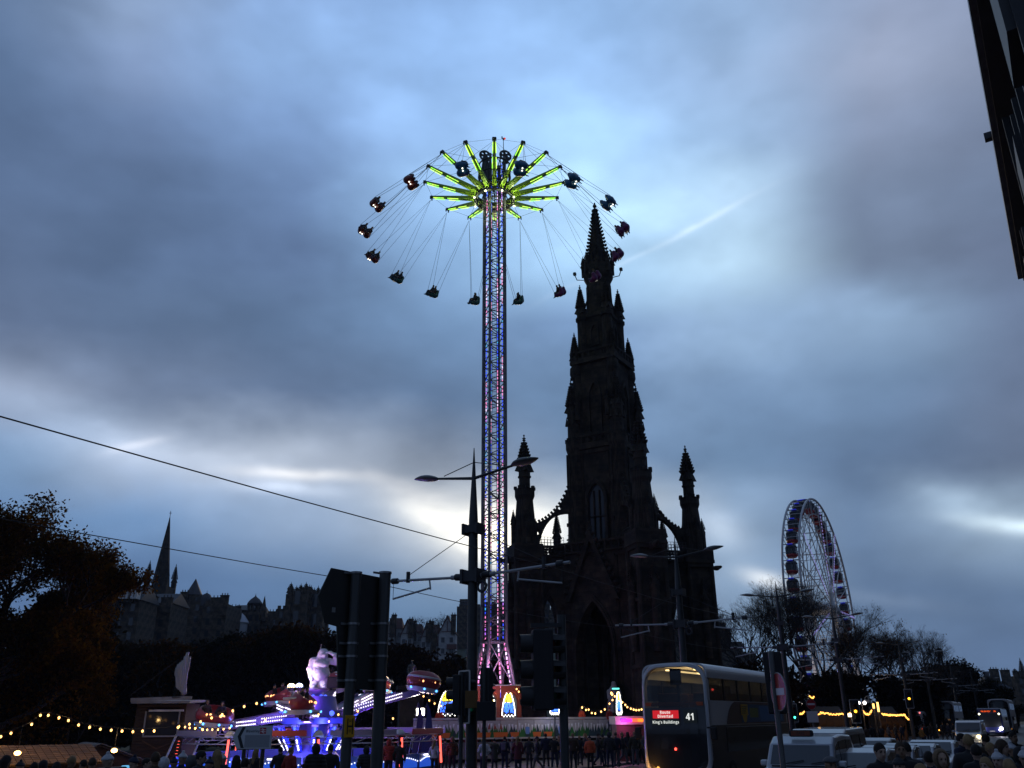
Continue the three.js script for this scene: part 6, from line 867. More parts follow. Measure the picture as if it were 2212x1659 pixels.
// ------------------------------------------------ spinning ride
const RIDE = (() => { const p = at(678, 1552, 50); p.y = 0; p.y = gy(p) + 0.12; return p; })();
{
  const o = thing('spinning_ride', 'spinning fairground ride glowing violet and blue, cars on radiating arms', 'fairground ride', RIDE, 0), Y = (y, D = 50) => at(678, y, D).y - RIDE.y, r = rng(9);
  const whiteLed = glow(0.9, 0.85, 1, 2.2), blueLed = glow(0.05, 0.1, 1, 3), redLed = glow(1, 0.1, 0.07, 2.6), pinkM = mat([0.22, 0.16, 0.3], 0.4, { map: texGrain });
  part(o, 'deck', G().cyl(6.6, 6.6, 0.5, 0, 0, 0, 32).cyl(6.3, 6.3, 0.1, 0, 0.5, 0, 32).done(), MT.darkGrain);
  const N = 20; for (let k = 0; k < N; k++) { // fascia round the deck
    const a = k / N * Math.PI * 2, f = sub(o, 'fascia_panel', V(Math.sin(a) * 6.7, 0, Math.cos(a) * 6.7), a), w = 2 * Math.PI * 6.7 / N - 0.06;
    part(f, 'board', G().rbox(w, 0.78, 0.08, 0.02, 0, 0.45, 0).done(), mat([0.08, 0.14, 0.4], 0.35)); part(f, 'glowing_blue_lamp', G().ext((() => { const s = new THREE.Shape(); s.moveTo(-w / 2 + 0.08, 0.6); for (let i = 0; i <= 12; i++) { const u = i / 12; s.lineTo(-w / 2 + 0.08 + (w - 0.16) * u, 0.85 + 0.16 * Math.sin(u * Math.PI)); } s.lineTo(w / 2 - 0.08, 0.6); return s; })(), 0.03, TR(0, 0, 0.05)).done(), glow(0.03, 0.14, 0.9, 0.55));
    const b = G(); for (let i = 0; i <= 12; i++) { const u = i / 12; b.ball(0.035, -w / 2 + 0.1 + (w - 0.2) * u, 0.9 + 0.16 * Math.sin(u * Math.PI), 0.09, 5); } const bm = part(f, 'wave_bulbs', b.done(), glow(0.7, 0.75, 1, 2)); bm.userData.kind = 'stuff';
    part(f, 'lower_rail', G().box(w, 0.12, 0.1, 0, 0.3, 0).done(), MT.paleSteel); for (let i = 0; i < 4; i++) part(f, 'red_lamp', G().rbox(w / 4 - 0.05, 0.16, 0.06, 0.02, -w / 2 + w * (i + 0.5) / 4, 0.08, 0.02).done(), glow(1, 0.16, 0.12, 1.6));
    if (k % 2 === 0) part(f, 'deck_lamp', G().rbox(0.5, 0.08, 0.06, 0.02, -0.3, 1.12, 0.1, 0).done(), whiteLed);
  }
  for (let k = 0; k < 10; k++) { // leaning posts with red tubes, joined by a truss with name boards
    const a = (k + 0.4) / 10 * Math.PI * 2, p = sub(o, 'lamp_column', V(Math.sin(a) * 6.9, 0.3, Math.cos(a) * 6.9), a), yt = Y(1587) - 0.3; part(p, 'column', G().tube(V(0, 0, 0), V(0, yt, -0.12), 0.1, 0.08, 8).done(), MT.darkGrain); part(p, 'red_led_tube', G().tube(V(0.03, 0.4, 0.12), V(0.03, yt - 0.1, 0.02), 0.05, 0.05, 6).tube(V(-0.1, 0.4, 0.12), V(-0.1, yt * 0.6, 0.06), 0.045, 0.045, 6).done(), redLed); part(p, 'white_cap', G().lathe([[0, 0.3], [0.16, 0.26], [0.26, 0.1], [0.28, 0], [0, 0.02]], 10, 0, yt, -0.1).done(), MT.white);
    const b = (k + 1.4) / 10 * Math.PI * 2, q = (an, y) => V(Math.sin(an) * 6.8, y, Math.cos(an) * 6.8), t = G(); for (let m = 0; m < 5; m++) { const u = mix(a, b, m / 5), v = mix(a, b, (m + 1) / 5); t.tube(q(u, yt), q(v, yt), 0.03).tube(q(u, yt + 0.3), q(v, yt + 0.3), 0.03).tube(q(u, yt), q(v, yt + 0.3), 0.02); } part(o, 'truss', t.done(), MT.paleSteel);
    part(o, 'name_board', G().rbox(3.4, 0.26, 0.05, 0.02, 0, yt + 0.34, 6.95).turn((a + b) / 2).done(), k % 4 === 1 ? mat([0.4, 0.05, 0.05], 0.5) : mat([0.24, 0.21, 0.27], 0.6));
  }
  // hub: fan of lit hydraulic struts
  const yb = Y(1616), yt = Y(1572); part(o, 'hub_base', G().lathe([[0, 0.6], [1.8, 0.6], [1.7, 0.8], [1.1, yb], [0.9, yb + 0.2], [0.8, yt + 0.3], [0, yt + 0.3]], 24).done(), mat([0.15, 0.12, 0.25], 0.4));
  for (let k = 0; k < 12; k++) { const a = (k + 0.5) / 12 * Math.PI * 2, S = Math.sin(a), C = Math.cos(a), A = V(S * 1.25, yb - 0.1, C * 1.25), B = V(S * 1.95, yt + 0.05, C * 1.95), s = sub(o, 'strut'); part(s, 'barrel', G().tube(A, B, 0.13, 0.16, 8).done(), mat([0.05, 0.06, 0.4], 0.35)); part(s, 'blue_led', G().tube(A.clone().lerp(B, 0.55).addScaledVector(V(S, 0, C), 0.12), B.clone().addScaledVector(V(S, 0, C), 0.12), 0.07, 0.07, 6).done(), blueLed); const w = G(); for (let i = 0; i < 6; i++) { const p = A.clone().lerp(B, 0.05 + i * 0.08).addScaledVector(V(S, 0, C), 0.17); w.ball(0.055, p.x, p.y, p.z, 6); } const m = part(s, 'white_led', w.done(), whiteLed); m.userData.kind = 'stuff'; part(s, 'bracket', G().box(0.34, 0.12, 0.3, B.x, B.y, B.z, a).done(), MT.paleSteel); }
  const yh = Y(1553); part(o, 'hub_ring', G().cyl(2.1, 2.3, 0.3, 0, yt + 0.2, 0, 24).cyl(1.4, 1.1, 1.1, 0, yt + 0.5, 0, 16).done(), mat([0.12, 0.12, 0.4], 0.35)); for (let k = 0; k < 10; k++) part(o, 'blue_lamp', G().ball(0.13, Math.sin(k * 0.628) * 2.25, yt + 0.42 + (k % 2) * 0.3, Math.cos(k * 0.628) * 2.25, 8).done(), blueLed);
  // arms with cars
  const carShell = (() => { const sd = (x, y, z) => { const body = Math.max(Math.hypot(x / 0.95, (y - 0.45) / 0.62, z / 0.62) * 0.6 - 0.6, -(y - 0.08)), cut = Math.hypot((x) / 0.8, (y - 0.85) / 0.55, (z - 0.25) / 0.55) * 0.55 - 0.55; return Math.max(body, -cut); }; return skin(sd, [-1.1, -0.1, -0.8], [1.1, 1.15, 0.8], 0.055); })();
  const arms = [[-1.72, -0.12], [-0.95 - 1.6, 0.1], [0.12, 0.0], [1.5, 0.2], [2.7, 0.22], [3.2, 0.25], [-0.75, -0.1]];
  arms.forEach(([a, tilt], i) => {
    const R = 5.7, ar = sub(o, 'arm', V(0, yh + 0.15, 0), a); const end = tilt * R + 0.15;
    part(ar, 'boom', G().bar(V(0, 0, 1), V(0, end - 0.1, R), 0.7, 0.3).bar(V(0, -0.35, 0.9), V(0, end - 0.35, R - 1.2), 0.4, 0.14).done(), pinkM);
    for (const s of [-1, 1]) { part(ar, 'side_panel', G().bar(V(s * 0.37, 0.12, 1.6), V(s * 0.37, mix(0, end, 0.8), R * 0.8), 0.03, 0.34).done(), mat([0.2, 0.15, 0.3], 0.35)); for (const [u0, u1, h] of [[0.22, 0.52, 0.1], [0.6, 0.82, 0.05]]) { const g = G(); for (let k = 0; k < 12; k++) { const u = mix(u0, u1, k / 11), p = V(s * 0.41, mix(0, end, u) + h + (k % 2) * 0.0, mix(1, R, u)); g.ball(0.036, p.x, p.y, p.z, 5).ball(0.036, p.x, p.y - 0.17, p.z, 5); } const m = part(ar, 'white_led', g.done(), whiteLed); m.userData.kind = 'stuff'; } }
    const c = sub(ar, 'car', V(0, end, R + 0.2), Math.PI / 2 + (i % 2 ? 0.3 : -0.2)); c.rotation.z = tilt * 0.8;
    part(c, 'shell', carShell, mat([0.28, 0.02, 0.03], 0.3, { phys: true, clearcoat: 0.6 })); part(c, 'white_rim', G().add(new THREE.TorusGeometry(0.86, 0.06, 6, 24, Math.PI), TR(0, 0.62, -0.06, 0, -Math.PI / 2)).done(), MT.white); part(c, 'pale_skirt', G().cyl(0.8, 0.95, 0.22, 0, -0.12, 0, 16).done(), MT.white);
    for (const [x, y] of [[-0.55, 0.45], [-0.38, 0.45], [0.1, 0.42], [0.28, 0.42]]) { part(c, 'amber_lamp', G().ball(0.075, x, y, -0.6 + Math.abs(x) * 0.28, 6).done(), glow(1, 0.4, 0.15, 3)); part(c, 'amber_lamp', G().ball(0.075, x, y, 0.6 - Math.abs(x) * 0.28, 6).done(), glow(1, 0.4, 0.15, 3)); }
    for (const s of [-0.7, 0, 0.7]) for (const d of [-1, 1]) part(c, 'blue_lamp', G().ball(0.06, s, 0.02, d * (0.9 - Math.abs(s) * 0.4), 6).done(), glow(0.1, 0.4, 1, 3));
    o.updateMatrixWorld(true);
    for (const x of [-0.4, 0.35]) { const q = c.localToWorld(V(x, -0.35, 0.05)); const ppl = person(678, 50, a + Math.PI / 2, any(['black', 'navy', 'charcoal']), any(['short', 'beanie', 'hood']), 'pocket', 'jacket', 'riding', { at: q, h: 1.5 }); crowd.pop(); tag(ppl, `rider ${x < 0 ? 'at front' : 'at rear'} of the ${['far left', 'upper left', 'nearest middle', 'lower right', 'right', 'far back', 'near left'][i]} ride car`, 'person', 'riders on the spinning ride'); }
    if (i < 5) lampLight(o.localToWorld(V(Math.sin(a) * 3.2, yh - 0.25, Math.cos(a) * 3.2)), [0.3, 0.14, 1], 14, 0.2);
  });
  lampLight(V(RIDE.x - 0.6, RIDE.y + yb + 0.25, RIDE.z + 2.3), [0.1, 0.15, 1], 16, 0.2); lampLight(V(RIDE.x + 1.2, RIDE.y + yb + 0.25, RIDE.z + 2.2), [0.1, 0.15, 1], 16, 0.2); lampLight(V(RIDE.x, RIDE.y + yh + 0.9, RIDE.z + 1.6), [0.5, 0.15, 1], 5, 0.2); for (const d of [-1, 1]) lampLight(V(RIDE.x + d * 2.4, RIDE.y + 1.05, RIDE.z + 7.1), [0.2, 0.3, 1], 5, 0.2);
  // centre column under the figure
  const yf = Y(1488); part(o, 'centre_column', G().lathe([[0.9, yh + 0.6], [0.6, yh + 0.9], [0.42, yf - 0.25], [0.7, yf - 0.1], [0.7, yf], [0, yf]], 16).done(), mat([0.3, 0.2, 0.45], 0.4)); part(o, 'control_cabin', G().rbox(0.7, 0.6, 0.5, 0.06, 1.0, yf + 0.02, 0.1).done(), MT.black);
  for (let k = 0; k < 8; k++) part(o, 'blue_lamp', G().ball(0.09, Math.sin(k * 0.785) * 0.56, yf - 0.4, Math.cos(k * 0.785) * 0.56, 6).done(), blueLed);
  for (const [x, c, p, k] of [[-1.15, [1, 0.62, 0.28], 9, 10], [-0.72, [0.5, 0.6, 1], 5, 6]]) { part(o, 'flood_lamp', G().cyl(0.13, 0.19, 0.22, x, yf - 0.12, 0.9, 10).done(), MT.dark); part(o, 'flood_lamp_glass', G().ball(0.2, x, yf + 0.12, 0.9, 10, 1, 0.7, 1).done(), glow(...c, k)); lampLight(V(RIDE.x + x, RIDE.y + yf + 0.34, RIDE.z + 1.0), c, p, 0.15); }
  lampLight(V(RIDE.x - 1.3, RIDE.y + yf + 0.9, RIDE.z + 1.5), [0.6, 0.25, 1], 7, 0.15);
  // white shaggy ape-like figure, one hand raised to its brow
  const fur = (x, y, z) => 0.05 * (fbm(x * 6, y * 4.4 + 3, z * 6, 3) - 0.5) + 0.02 * (vnoise(x * 19, y * 9, z * 19) - 0.5);
  const K = (a, b, ra, rb) => [a, b, ra, rb], bones = [K([0, 1.0, 0], [0, 1.45, 0], 0.52, 0.4), K([0, 1.0, 0.15], [0.02, 0.9, 0.2], 0.42, 0.4), K([0.02, 1.75, 0.02], [0.04, 1.9, 0.02], 0.34, 0.3), K([-0.22, 0.6, 0], [-0.26, 0.12, 0.05], 0.26, 0.21), K([0.24, 0.6, 0], [0.26, 0.12, 0.08], 0.25, 0.2), K([-0.26, 0.08, 0.05], [-0.28, 0.07, 0.32], 0.17, 0.15), K([0.26, 0.08, 0.08], [0.28, 0.07, 0.34], 0.17, 0.15),
    K([0.08, 2.2, 0.08], [0.1, 2.32, 0.1], 0.27, 0.25), K([0.14, 2.1, 0.26], [0.16, 2.12, 0.3], 0.15, 0.13), K([-0.38, 1.8, 0], [-0.5, 1.25, 0.08], 0.2, 0.17), K([-0.5, 1.25, 0.08], [-0.42, 0.72, 0.2], 0.17, 0.14), K([-0.42, 0.72, 0.2], [-0.4, 0.55, 0.24], 0.14, 0.12), K([0.42, 1.75, 0.08], [0.85, 1.62, 0.2], 0.2, 0.18), K([0.85, 1.62, 0.2], [0.72, 2.12, 0.3], 0.17, 0.14), K([0.72, 2.12, 0.3], [0.42, 2.3, 0.34], 0.12, 0.1), K([0.42, 2.3, 0.34], [0.3, 2.28, 0.38], 0.06, 0.05), K([-0.12, 1.55, 0.26], [0.2, 1.5, 0.3], 0.22, 0.22)];
  const sd = (x, y, z) => { let d = 9; for (const b of bones) d = smin(d, capsule(x, y, z, ...b), 0.09); return d + fur(x, y, z); };
  const sc = (Y(1400) - yf) / 2.62, ag = skin(sd, [-1.0, -0.15, -0.75], [1.2, 2.75, 0.85], 0.055); ag.scale(sc * 1.3, sc, sc * 1.2);
  const fg = thing('ape_statue', 'white shaggy ape-like figure with raised hand on top of the spinning ride', 'statue', V(RIDE.x + 0.15, RIDE.y + yf + 0.02, RIDE.z), 0.25); part(fg, 'furry_body', ag, mat([0.6, 0.6, 0.62], 0.9)); part(fg, 'top_spike', G().tube(V(-0.05, 2.5 * sc, 0.05), V(-0.02, 2.85 * sc, 0.05), 0.03, 0.02).done(), MT.paleSteel); part(fg, 'face', G().ball(0.17 * sc, 0.16 * sc, 2.2 * sc, 0.3 * sc, 10, 1, 1.1, 0.6).done(), mat([0.35, 0.2, 0.18], 0.8));
}
// ------------------------------------------------ boarded hut with white roof line and pale bird sculpture
{
  const D = 46, a = at(296, 1552, D), b = at(396, 1552, D), o = onGround(346, D, 0.12), w = b.x - a.x, Y = y => at(346, y, D).y - o.y, h = thing('boarded_hut', 'dark boarded wooden hut with white roof edge and wide window', 'hut', o, 0.12);
  const yr = Y(1519), n = 26, bh = (yr - 0.05) / n; for (let i = 0; i < n; i++) { const y = i * bh, mid = y > Y(1592) && y < Y(1534); if (mid) { part(h, 'board', G().rbox(w * 0.2, bh * 0.88, 0.06, 0.015, -w * 0.4, y, 0).done(), MT.woodDark); part(h, 'board', G().rbox(w * 0.1, bh * 0.88, 0.06, 0.015, w * 0.45, y, 0).done(), MT.woodDark); } else part(h, 'board', G().rbox(w, bh * 0.88, 0.06, 0.015, 0, y, 0).done(), MT.woodDark); }
  part(h, 'rear_walls', G().box(w, yr, 0.08, 0, 0, -3).box(0.08, yr, 3, -w / 2, 0, -1.5).box(0.08, yr, 3, w / 2, 0, -1.5).done(), MT.woodDark);
  part(h, 'roof', G().box(w + 0.5, 0.12, 3.9, 0.05, yr + 0.1, -1.4, 0, 0.03).box(w + 0.6, 0.16, 0.08, 0.08, yr + 0.2, 0.56, 0, 0, 0.03).done(), mat([0.3, 0.31, 0.33], 0.6, { map: texGrain }));
  part(h, 'awning_rail', G().box(w * 0.72, 0.09, 0.12, w * 0.12, Y(1537), 0.12).done(), MT.white); const fr = G(), x0 = -w * 0.3, x1 = w * 0.4, y0 = Y(1592), y1 = Y(1536); fr.box(x1 - x0, 0.07, 0.1, (x0 + x1) / 2, y0, 0.05).box(0.07, y1 - y0, 0.1, x0, y0, 0.05).box(0.07, y1 - y0, 0.1, x1, y0, 0.05); part(h, 'window_frame', fr.done(), mat([0.2, 0.19, 0.18], 0.7)); part(h, 'window_pane', G().box(x1 - x0, y1 - y0, 0.012, (x0 + x1) / 2, y0, 0.02).done(), MT.glassDark);
  part(h, 'brace', G().bar(V(x0, Y(1600), 0.06), V(0, Y(1617), 0.06), 0.05).bar(V(0, Y(1617), 0.06), V(x1, Y(1600), 0.06), 0.05).done(), MT.wood);
  // sculpture
  const p = at(388, 1512, D - 0.2), Hs = at(388, 1412, D).y - p.y, f = (x, y, z) => { let d = capsule(x, y, z, [0.1, 0.12, 0], [0.02, 0.3, 0], 0.1, 0.09); d = smin(d, capsule(x, y, z * 1.5, [-0.05, 0.25, 0], [-0.1, 0.58, 0], 0.1, 0.16) * 0.8, 0.08); d = smin(d, capsule(x, y, z * 1.4, [-0.02, 0.5, 0], [0.05, 0.78, 0], 0.14, 0.1) * 0.8, 0.08); d = smin(d, capsule(x, y, z, [0.05, 0.8, 0], [0.06, 0.9, 0], 0.06, 0.055), 0.05); d = smin(d, capsule(x, y, z, [0.07, 0.92, 0], [0.14, 0.97, 0.02], 0.04, 0.012), 0.03); d = smin(d, capsule(x, y, z * 1.3, [0.1, 0.16, 0.03], [0.17, 0.84, 0.03], 0.05, 0.035), 0.03); d = smin(d, capsule(x, y, z * 1.3, [-0.12, 0.2, 0.03], [-0.2, 0.5, 0.03], 0.03, 0.05), 0.03); d = smin(d, capsule(x, y, z * 1.3, [-0.2, 0.5, 0.03], [-0.1, 0.75, 0.03], 0.05, 0.02), 0.03); return d + 0.012 * Math.sin(x * 95 + y * 8) + 0.01 * (vnoise(x * 30, y * 14, z * 30) - 0.5); };
  const g = skin(f, [-0.34, -0.02, -0.25], [0.32, 1.05, 0.25], 0.021); g.scale(Hs * 0.68, Hs, Hs * 0.7); const bs = thing('bird_sculpture', 'tall pale folded-wing bird sculpture standing on the hut roof', 'sculpture', V(p.x, o.y + yr + 0.28, p.z), 0.2); part(bs, 'feathered_body', g, mat([0.4, 0.42, 0.46], 0.6, { map: texGrain })); part(bs, 'base', G().rbox(0.9, 0.1, 0.6, 0.04, 0.1, -0.06, 0).done(), MT.darkGrain);
  part(bs, 'stay_wire', G().tube(V(-0.3, 1.8, 0), V(-2.4, 0.05, 0), 0.012, 0.012, 4).done(), MT.wire);
}
{ // blue lit stairs
  const D = 44, o = onGround(384, D, 0.12), st2 = thing('lit_stairs', 'flight of stairs glowing blue with pale handrails beside the hut', 'stairs', o, 0.05); for (let i = 0; i < 8; i++) { const y = 0.16 * i; const t = part(st2, 'step', G().rbox(1.1, 0.05, 0.3, 0.01, 0, y + 0.12, -i * 0.28).done(), MT.darkGrain); part(t, 'blue_led', G().box(1.06, 0.1, 0.02, 0, y + 0.01, -i * 0.28 + 0.13).done(), glow(0.03, 0.07, 1, 1.1)); } for (const s of [-1, 1]) part(st2, 'handrail', G().tube(V(s * 0.62, 0.2, 0.2), V(s * 0.62, 2.3, -2.2), 0.05).tube(V(s * 0.62, 0, 0.2), V(s * 0.62, 0.9, 0.2), 0.035).done(), MT.white); lampLight(V(o.x, o.y + 0.9, o.z + 0.5), [0.1, 0.2, 1], 2.5, 0.3);
}
// ------------------------------------------------ chalets with shingled roofs
function chalet(x, D, w, d, hw, hr, turn, label, roofM, k) {
  const o = onGround(x, D, 0.12), c = thing('market_chalet', label, 'chalet', o, turn, 'wooden market chalets'), nB = 11; // ridge along local x
  for (let i = 0; i < nB; i++) for (const [z, ry, L] of [[d / 2, 0, w], [-d / 2, 0, w]]) part(c, 'board', i > 4 && i < 9 && z > 0 ? G().rbox(L * 0.16, hw / nB * 0.9, 0.05, 0.01, -L * 0.42, i * hw / nB, z).rbox(L * 0.16, hw / nB * 0.9, 0.05, 0.01, L * 0.42, i * hw / nB, z).done() : G().rbox(L, hw / nB * 0.9, 0.05, 0.01, 0, i * hw / nB, z).done(), MT.wood);
  for (const s of [-1, 1]) part(c, 'end_wall', G().add(new THREE.ExtrudeGeometry(new THREE.Shape([new THREE.Vector2(-d / 2, 0), new THREE.Vector2(d / 2, 0), new THREE.Vector2(d / 2, hw), new THREE.Vector2(0, hw + hr - 0.15), new THREE.Vector2(-d / 2, hw)]), { depth: 0.06, bevelEnabled: false }), TR(s * w / 2 - 0.03, 0, 0, Math.PI / 2)).done(), MT.woodDark);
  part(c, 'counter', G().box(w * 0.7, 0.06, 0.5, 0, hw * 0.42, d / 2 + 0.2).done(), MT.wood);
  const rows = 9, sl = Math.hypot(d / 2 + 0.45, hr), an = Math.atan2(hr, d / 2 + 0.45), r = rng(k); const tones = [0.8, 1, 1.2].map(q => mat(roofM.map(v => v * q), 0.9, { map: texWood })), nS = 14;
  for (const s of [-1, 1]) { part(c, 'roof_deck', G().box(w + 0.8, 0.05, sl, 0, hw + hr / 2 - 0.12, s * (d / 4 + 0.22), 0, s * an).done(), MT.woodDark); for (let i = 0; i < rows; i++) { const u = (i + 0.5) / rows, y = hw + hr - 0.05 - hr * 1.08 * u, z = s * (d / 2 + 0.45) * u; const row = tones[Math.floor(r() * 3)]; for (let q = 0; q < nS; q++) part(c, 'shingle', (chalet.g ||= {})[k + 's' + s] ||= G().rbox((w + 0.8) / nS - 0.02, 0.035, sl / rows * 1.25, 0.008, 0, 0, 0).done(), tones[Math.floor(r() * 3)]).position.set(-(w + 0.8) / 2 + (q + 0.5) * (w + 0.8) / nS, y + 0.02 + r() * 0.012, z), c.children[c.children.length - 1].rotation.x = s * (an - 0.05); } }
  return c;
}
chalet(95, 39, 3.4, 3.0, at(95, 1610, 39).y, at(95, 1577, 39).y - at(95, 1610, 39).y, 0.75, 'left wooden chalet with brown shingled roof', [0.2, 0.14, 0.1], 3);
chalet(208, 45, 3.4, 3.2, at(208, 1606, 45).y, at(208, 1572, 45).y - at(208, 1606, 45).y, -0.95, 'right wooden chalet with bluish slate-like shingle roof', [0.2, 0.24, 0.3], 4);

// ------------------------------------------------ raised deck round the swing tower with painted fence
{
  const deckY = 2.0, F = (x, D) => at(x, 1552, D), A = F(893, 64), B = F(1392, 70); A.y = B.y = 0; const g0 = gy(A), o = thing('ride_platform', 'raised ride platform with white painted fence of icicles, green firs and orange pots', 'platform', V(A.x, g0 + 0.12, A.z), Math.atan2(-(B.z - A.z), B.x - A.x)), L = Math.hypot(B.x - A.x, B.z - A.z), ft = 2.3 - g0 - 0.12, fy = ft - 1.25;
  part(o, 'deck', G().box(L, 0.15, 22, L / 2, deckY - 0.15, -11.3).done(), MT.woodDark); part(o, 'skirt', G().box(L, 1.1, 0.06, L / 2, 0.3, -0.05).done(), mat([0.2, 0.21, 0.23], 0.8, { map: texGrain })); for (let i = 0; i <= 18; i++) part(o, 'post', G().box(0.07, fy, 0.07, L * i / 18, 0, -0.1).done(), MT.steel);
  part(o, 'lower_ledge', G().box(L, 0.1, 0.14, L / 2, fy - 0.1, 0.02).done(), MT.white); part(o, 'top_rail', G().box(L, 0.14, 0.12, L / 2, ft - 0.07, 0.01).done(), MT.white);
  const nP = 14, r = rng(31), green = [[0.03, 0.16, 0.03], [0.02, 0.1, 0.03], [0.05, 0.12, 0.02], [0.02, 0.05, 0.06]].map(c => mat(c, 0.7)), wht = mat([0.7, 0.72, 0.75], 0.6), orange = mat([0.6, 0.13, 0.02], 0.6), blueP = mat([0.12, 0.25, 0.55], 0.6), brick = mat([0.3, 0.08, 0.05], 0.7);
  for (let i = 0; i < nP; i++) {
    const w = L / nP, f = sub(o, 'fence_panel', V(w * (i + 0.5), 0, 0)); part(f, 'board', G().box(w - 0.03, ft - fy - 0.1, 0.03, 0, fy, 0).done(), mat([0.62, 0.63, 0.66], 0.6, { map: texGrain }));
    const tri = (x, y, ww, hh, up) => { const s = new THREE.Shape([new THREE.Vector2(x - ww / 2, y), new THREE.Vector2(x + ww / 2, y), new THREE.Vector2(x + (r() - 0.5) * ww * 0.3, y + (up ? hh : -hh))]); return s; };
    for (let k = 0; k < 5; k++) part(f, 'icicle', G().ext(tri(-w / 2 + w * (k + 0.5 + (r() - 0.5) * 0.5) / 5, ft - 0.3 - r() * 0.15, 0.1 + r() * 0.07, 0.3 + r() * 0.3), 0.012, TR(0, 0, 0.024)).done(), wht);
    for (let k = 0; k < 7; k++) part(f, 'painted_fir', G().ext(tri(-w / 2 + w * (k + 0.5) / 7 + (r() - 0.5) * 0.1, fy + 0.01, 0.3 + r() * 0.2, 0.45 + r() * 0.42, true), 0.012, TR(0, 0, 0.024 + k * 0.004)).done(), green[Math.floor(r() * 4)]);
    if ([1, 3, 4, 5, 7].includes(i)) { for (let k = 0; k < 2; k++) part(f, 'orange_pot', G().poly([[-0.34, 0.32], [0.34, 0.32], [0.26, 0], [-0.26, 0]], 0.03, TR(-0.45 + k * 0.85, fy + 0.02, 0.07)).done(), orange); if (i === 4) for (let k = 0; k < 4; k++) part(f, 'red_fir', G().ext(tri(-0.7 + k * 0.45, fy + 0.55, 0.22, 0.4, true), 0.012, TR(0, 0, 0.07)).done(), brick); }
    if (i === 6 || i === 8) part(f, 'blue_figure', G().ext(roundRect(0.3, 0.5, 0.1, 0.1, fy + 0.45), 0.02, TR(0, 0, 0.07)).done(), blueP);
  }
}
{ // red panels at the foot of the tower, and light motifs: rounded outline of white bulbs, yellow above, blue below
  const yB = at(1085, 1552, 72.6).y, yT = at(1085, 1481, 72.6).y, cx = at(1090, 1552, 72.6).x, o = thing('red_panel_booth', 'red panelled booth round the foot of the lit lattice tower', 'booth', V(cx - 1.2, gy(V(cx, 0, -72)) + 0.12, -72.9), 0.05), h = yT - o.position.y, y0 = 1.35;
  const red = mat([0.4, 0.045, 0.02], 0.5, { map: texGrain }); for (let i = 0; i < 3; i++) { const p = sub(o, 'red_panel', V(-1.55 + i * 1.62, 0, 0)); part(p, 'board', G().box(1.58, h, 0.08, 0, 0, 0).done(), red); part(p, 'grey_arch', G().ext(lancet(0.95, h - 1.25, 0.75, 0, y0 + 0.3, THREE.Shape), 0.02, TR(0, 0, 0.055)).done(), mat([0.2, 0.2, 0.21], 0.7)); part(p, 'orange_arch', G().add(new THREE.TorusGeometry(0.62, 0.03, 5, 20, Math.PI), TR(0, h - 1.05, 0.06)).done(), mat([0.5, 0.1, 0.02], 0.5)); }
  part(o, 'top_rail', G().box(4.9, 0.08, 0.12, 0.05, h, 0).done(), MT.paleSteel); part(o, 'side_wall', G().box(0.08, h, 3, -2.4, 0, -1.5).box(0.08, h, 3, 2.5, 0, -1.5).done(), red);
  const wB = glow(1, 0.95, 0.85, 5), yB2 = glow(1, 0.86, 0.04, 2.6), bB = glow(0.03, 0.14, 1, 2.4);
  const motif = (x0, x1, ya, yb, D, label, seed, narrow = 1) => {
    const c = at((x0 + x1) / 2, (ya + yb) / 2, D), w = at(x1, ya, D).x - at(x0, ya, D).x, hh = at(x0, ya, D).y - at(x0, yb, D).y, m = thing('light_motif', label, 'light motif', V(c.x, gy(c) + 0.12, c.z), 0, 'bell-shaped yellow and blue light motifs'), cy = c.y - m.position.y, r = rng(seed);
    part(m, 'post', G().cyl(0.05, 0.05, cy, 0, 0, -0.1, 8).done(), MT.dark); part(m, 'frame', G().poly([[-0.14 * w, cy + hh * 0.46], [0.14 * w, cy + hh * 0.46], [0.4 * w, cy + hh * 0.1], [0.46 * w, cy - hh * 0.46], [-0.46 * w, cy - hh * 0.46], [-0.4 * w, cy + hh * 0.1]], 0.03, TR(0, 0, -0.06)).done(), MT.black);
    const g1 = G(), g2 = G(), g3 = G(), N = 16, half = v => w * (0.13 + 0.34 * Math.pow(Math.sin(Math.min(1, (1 - v) * 1.05) * Math.PI / 2), 0.7)); for (let i = 0; i <= N; i++) { const v = i / N; for (const s of [-1, 1]) g1.ball(0.042, s * half(v), cy + (v - 0.5) * hh * 0.94, 0, 6); } for (let i = 0; i <= 8; i++) g1.ball(0.042, mix(-half(0), half(0), i / 8), cy - hh * 0.47 - (i % 2) * 0.1, 0, 6);
    for (let i = 0; i < 46; i++) { const y = hh * (0.04 + r() * 0.34), x = (r() - 0.5) * 1.6 * half(0.5 + y / hh); g2.tube(V(x, cy + y, 0), V(x + (r() - 0.5) * 0.1, cy + y + 0.16, 0), 0.03, 0.03, 5); } for (let i = 0; i < 60; i++) { const y = -hh * (0.02 + r() * 0.38), x = (r() - 0.5) * 1.6 * half(0.5 + y / hh); g3.tube(V(x, cy + y, 0), V(x + (r() - 0.5) * 0.12, cy + y + 0.17, 0), 0.034, 0.034, 5); }
    part(m, 'white_bulbs', g1.done(), wB).userData.kind = 'stuff'; part(m, 'yellow_led', g2.done(), yB2).userData.kind = 'stuff'; part(m, 'blue_led', g3.done(), bB).userData.kind = 'stuff'; lampLight(V(c.x, c.y + hh * 0.15, c.z + 0.5), [1, 0.85, 0.3], 4, 0.4); lampLight(V(c.x, c.y - hh * 0.2, c.z + 0.5), [0.2, 0.3, 1], 3, 0.4);
  };
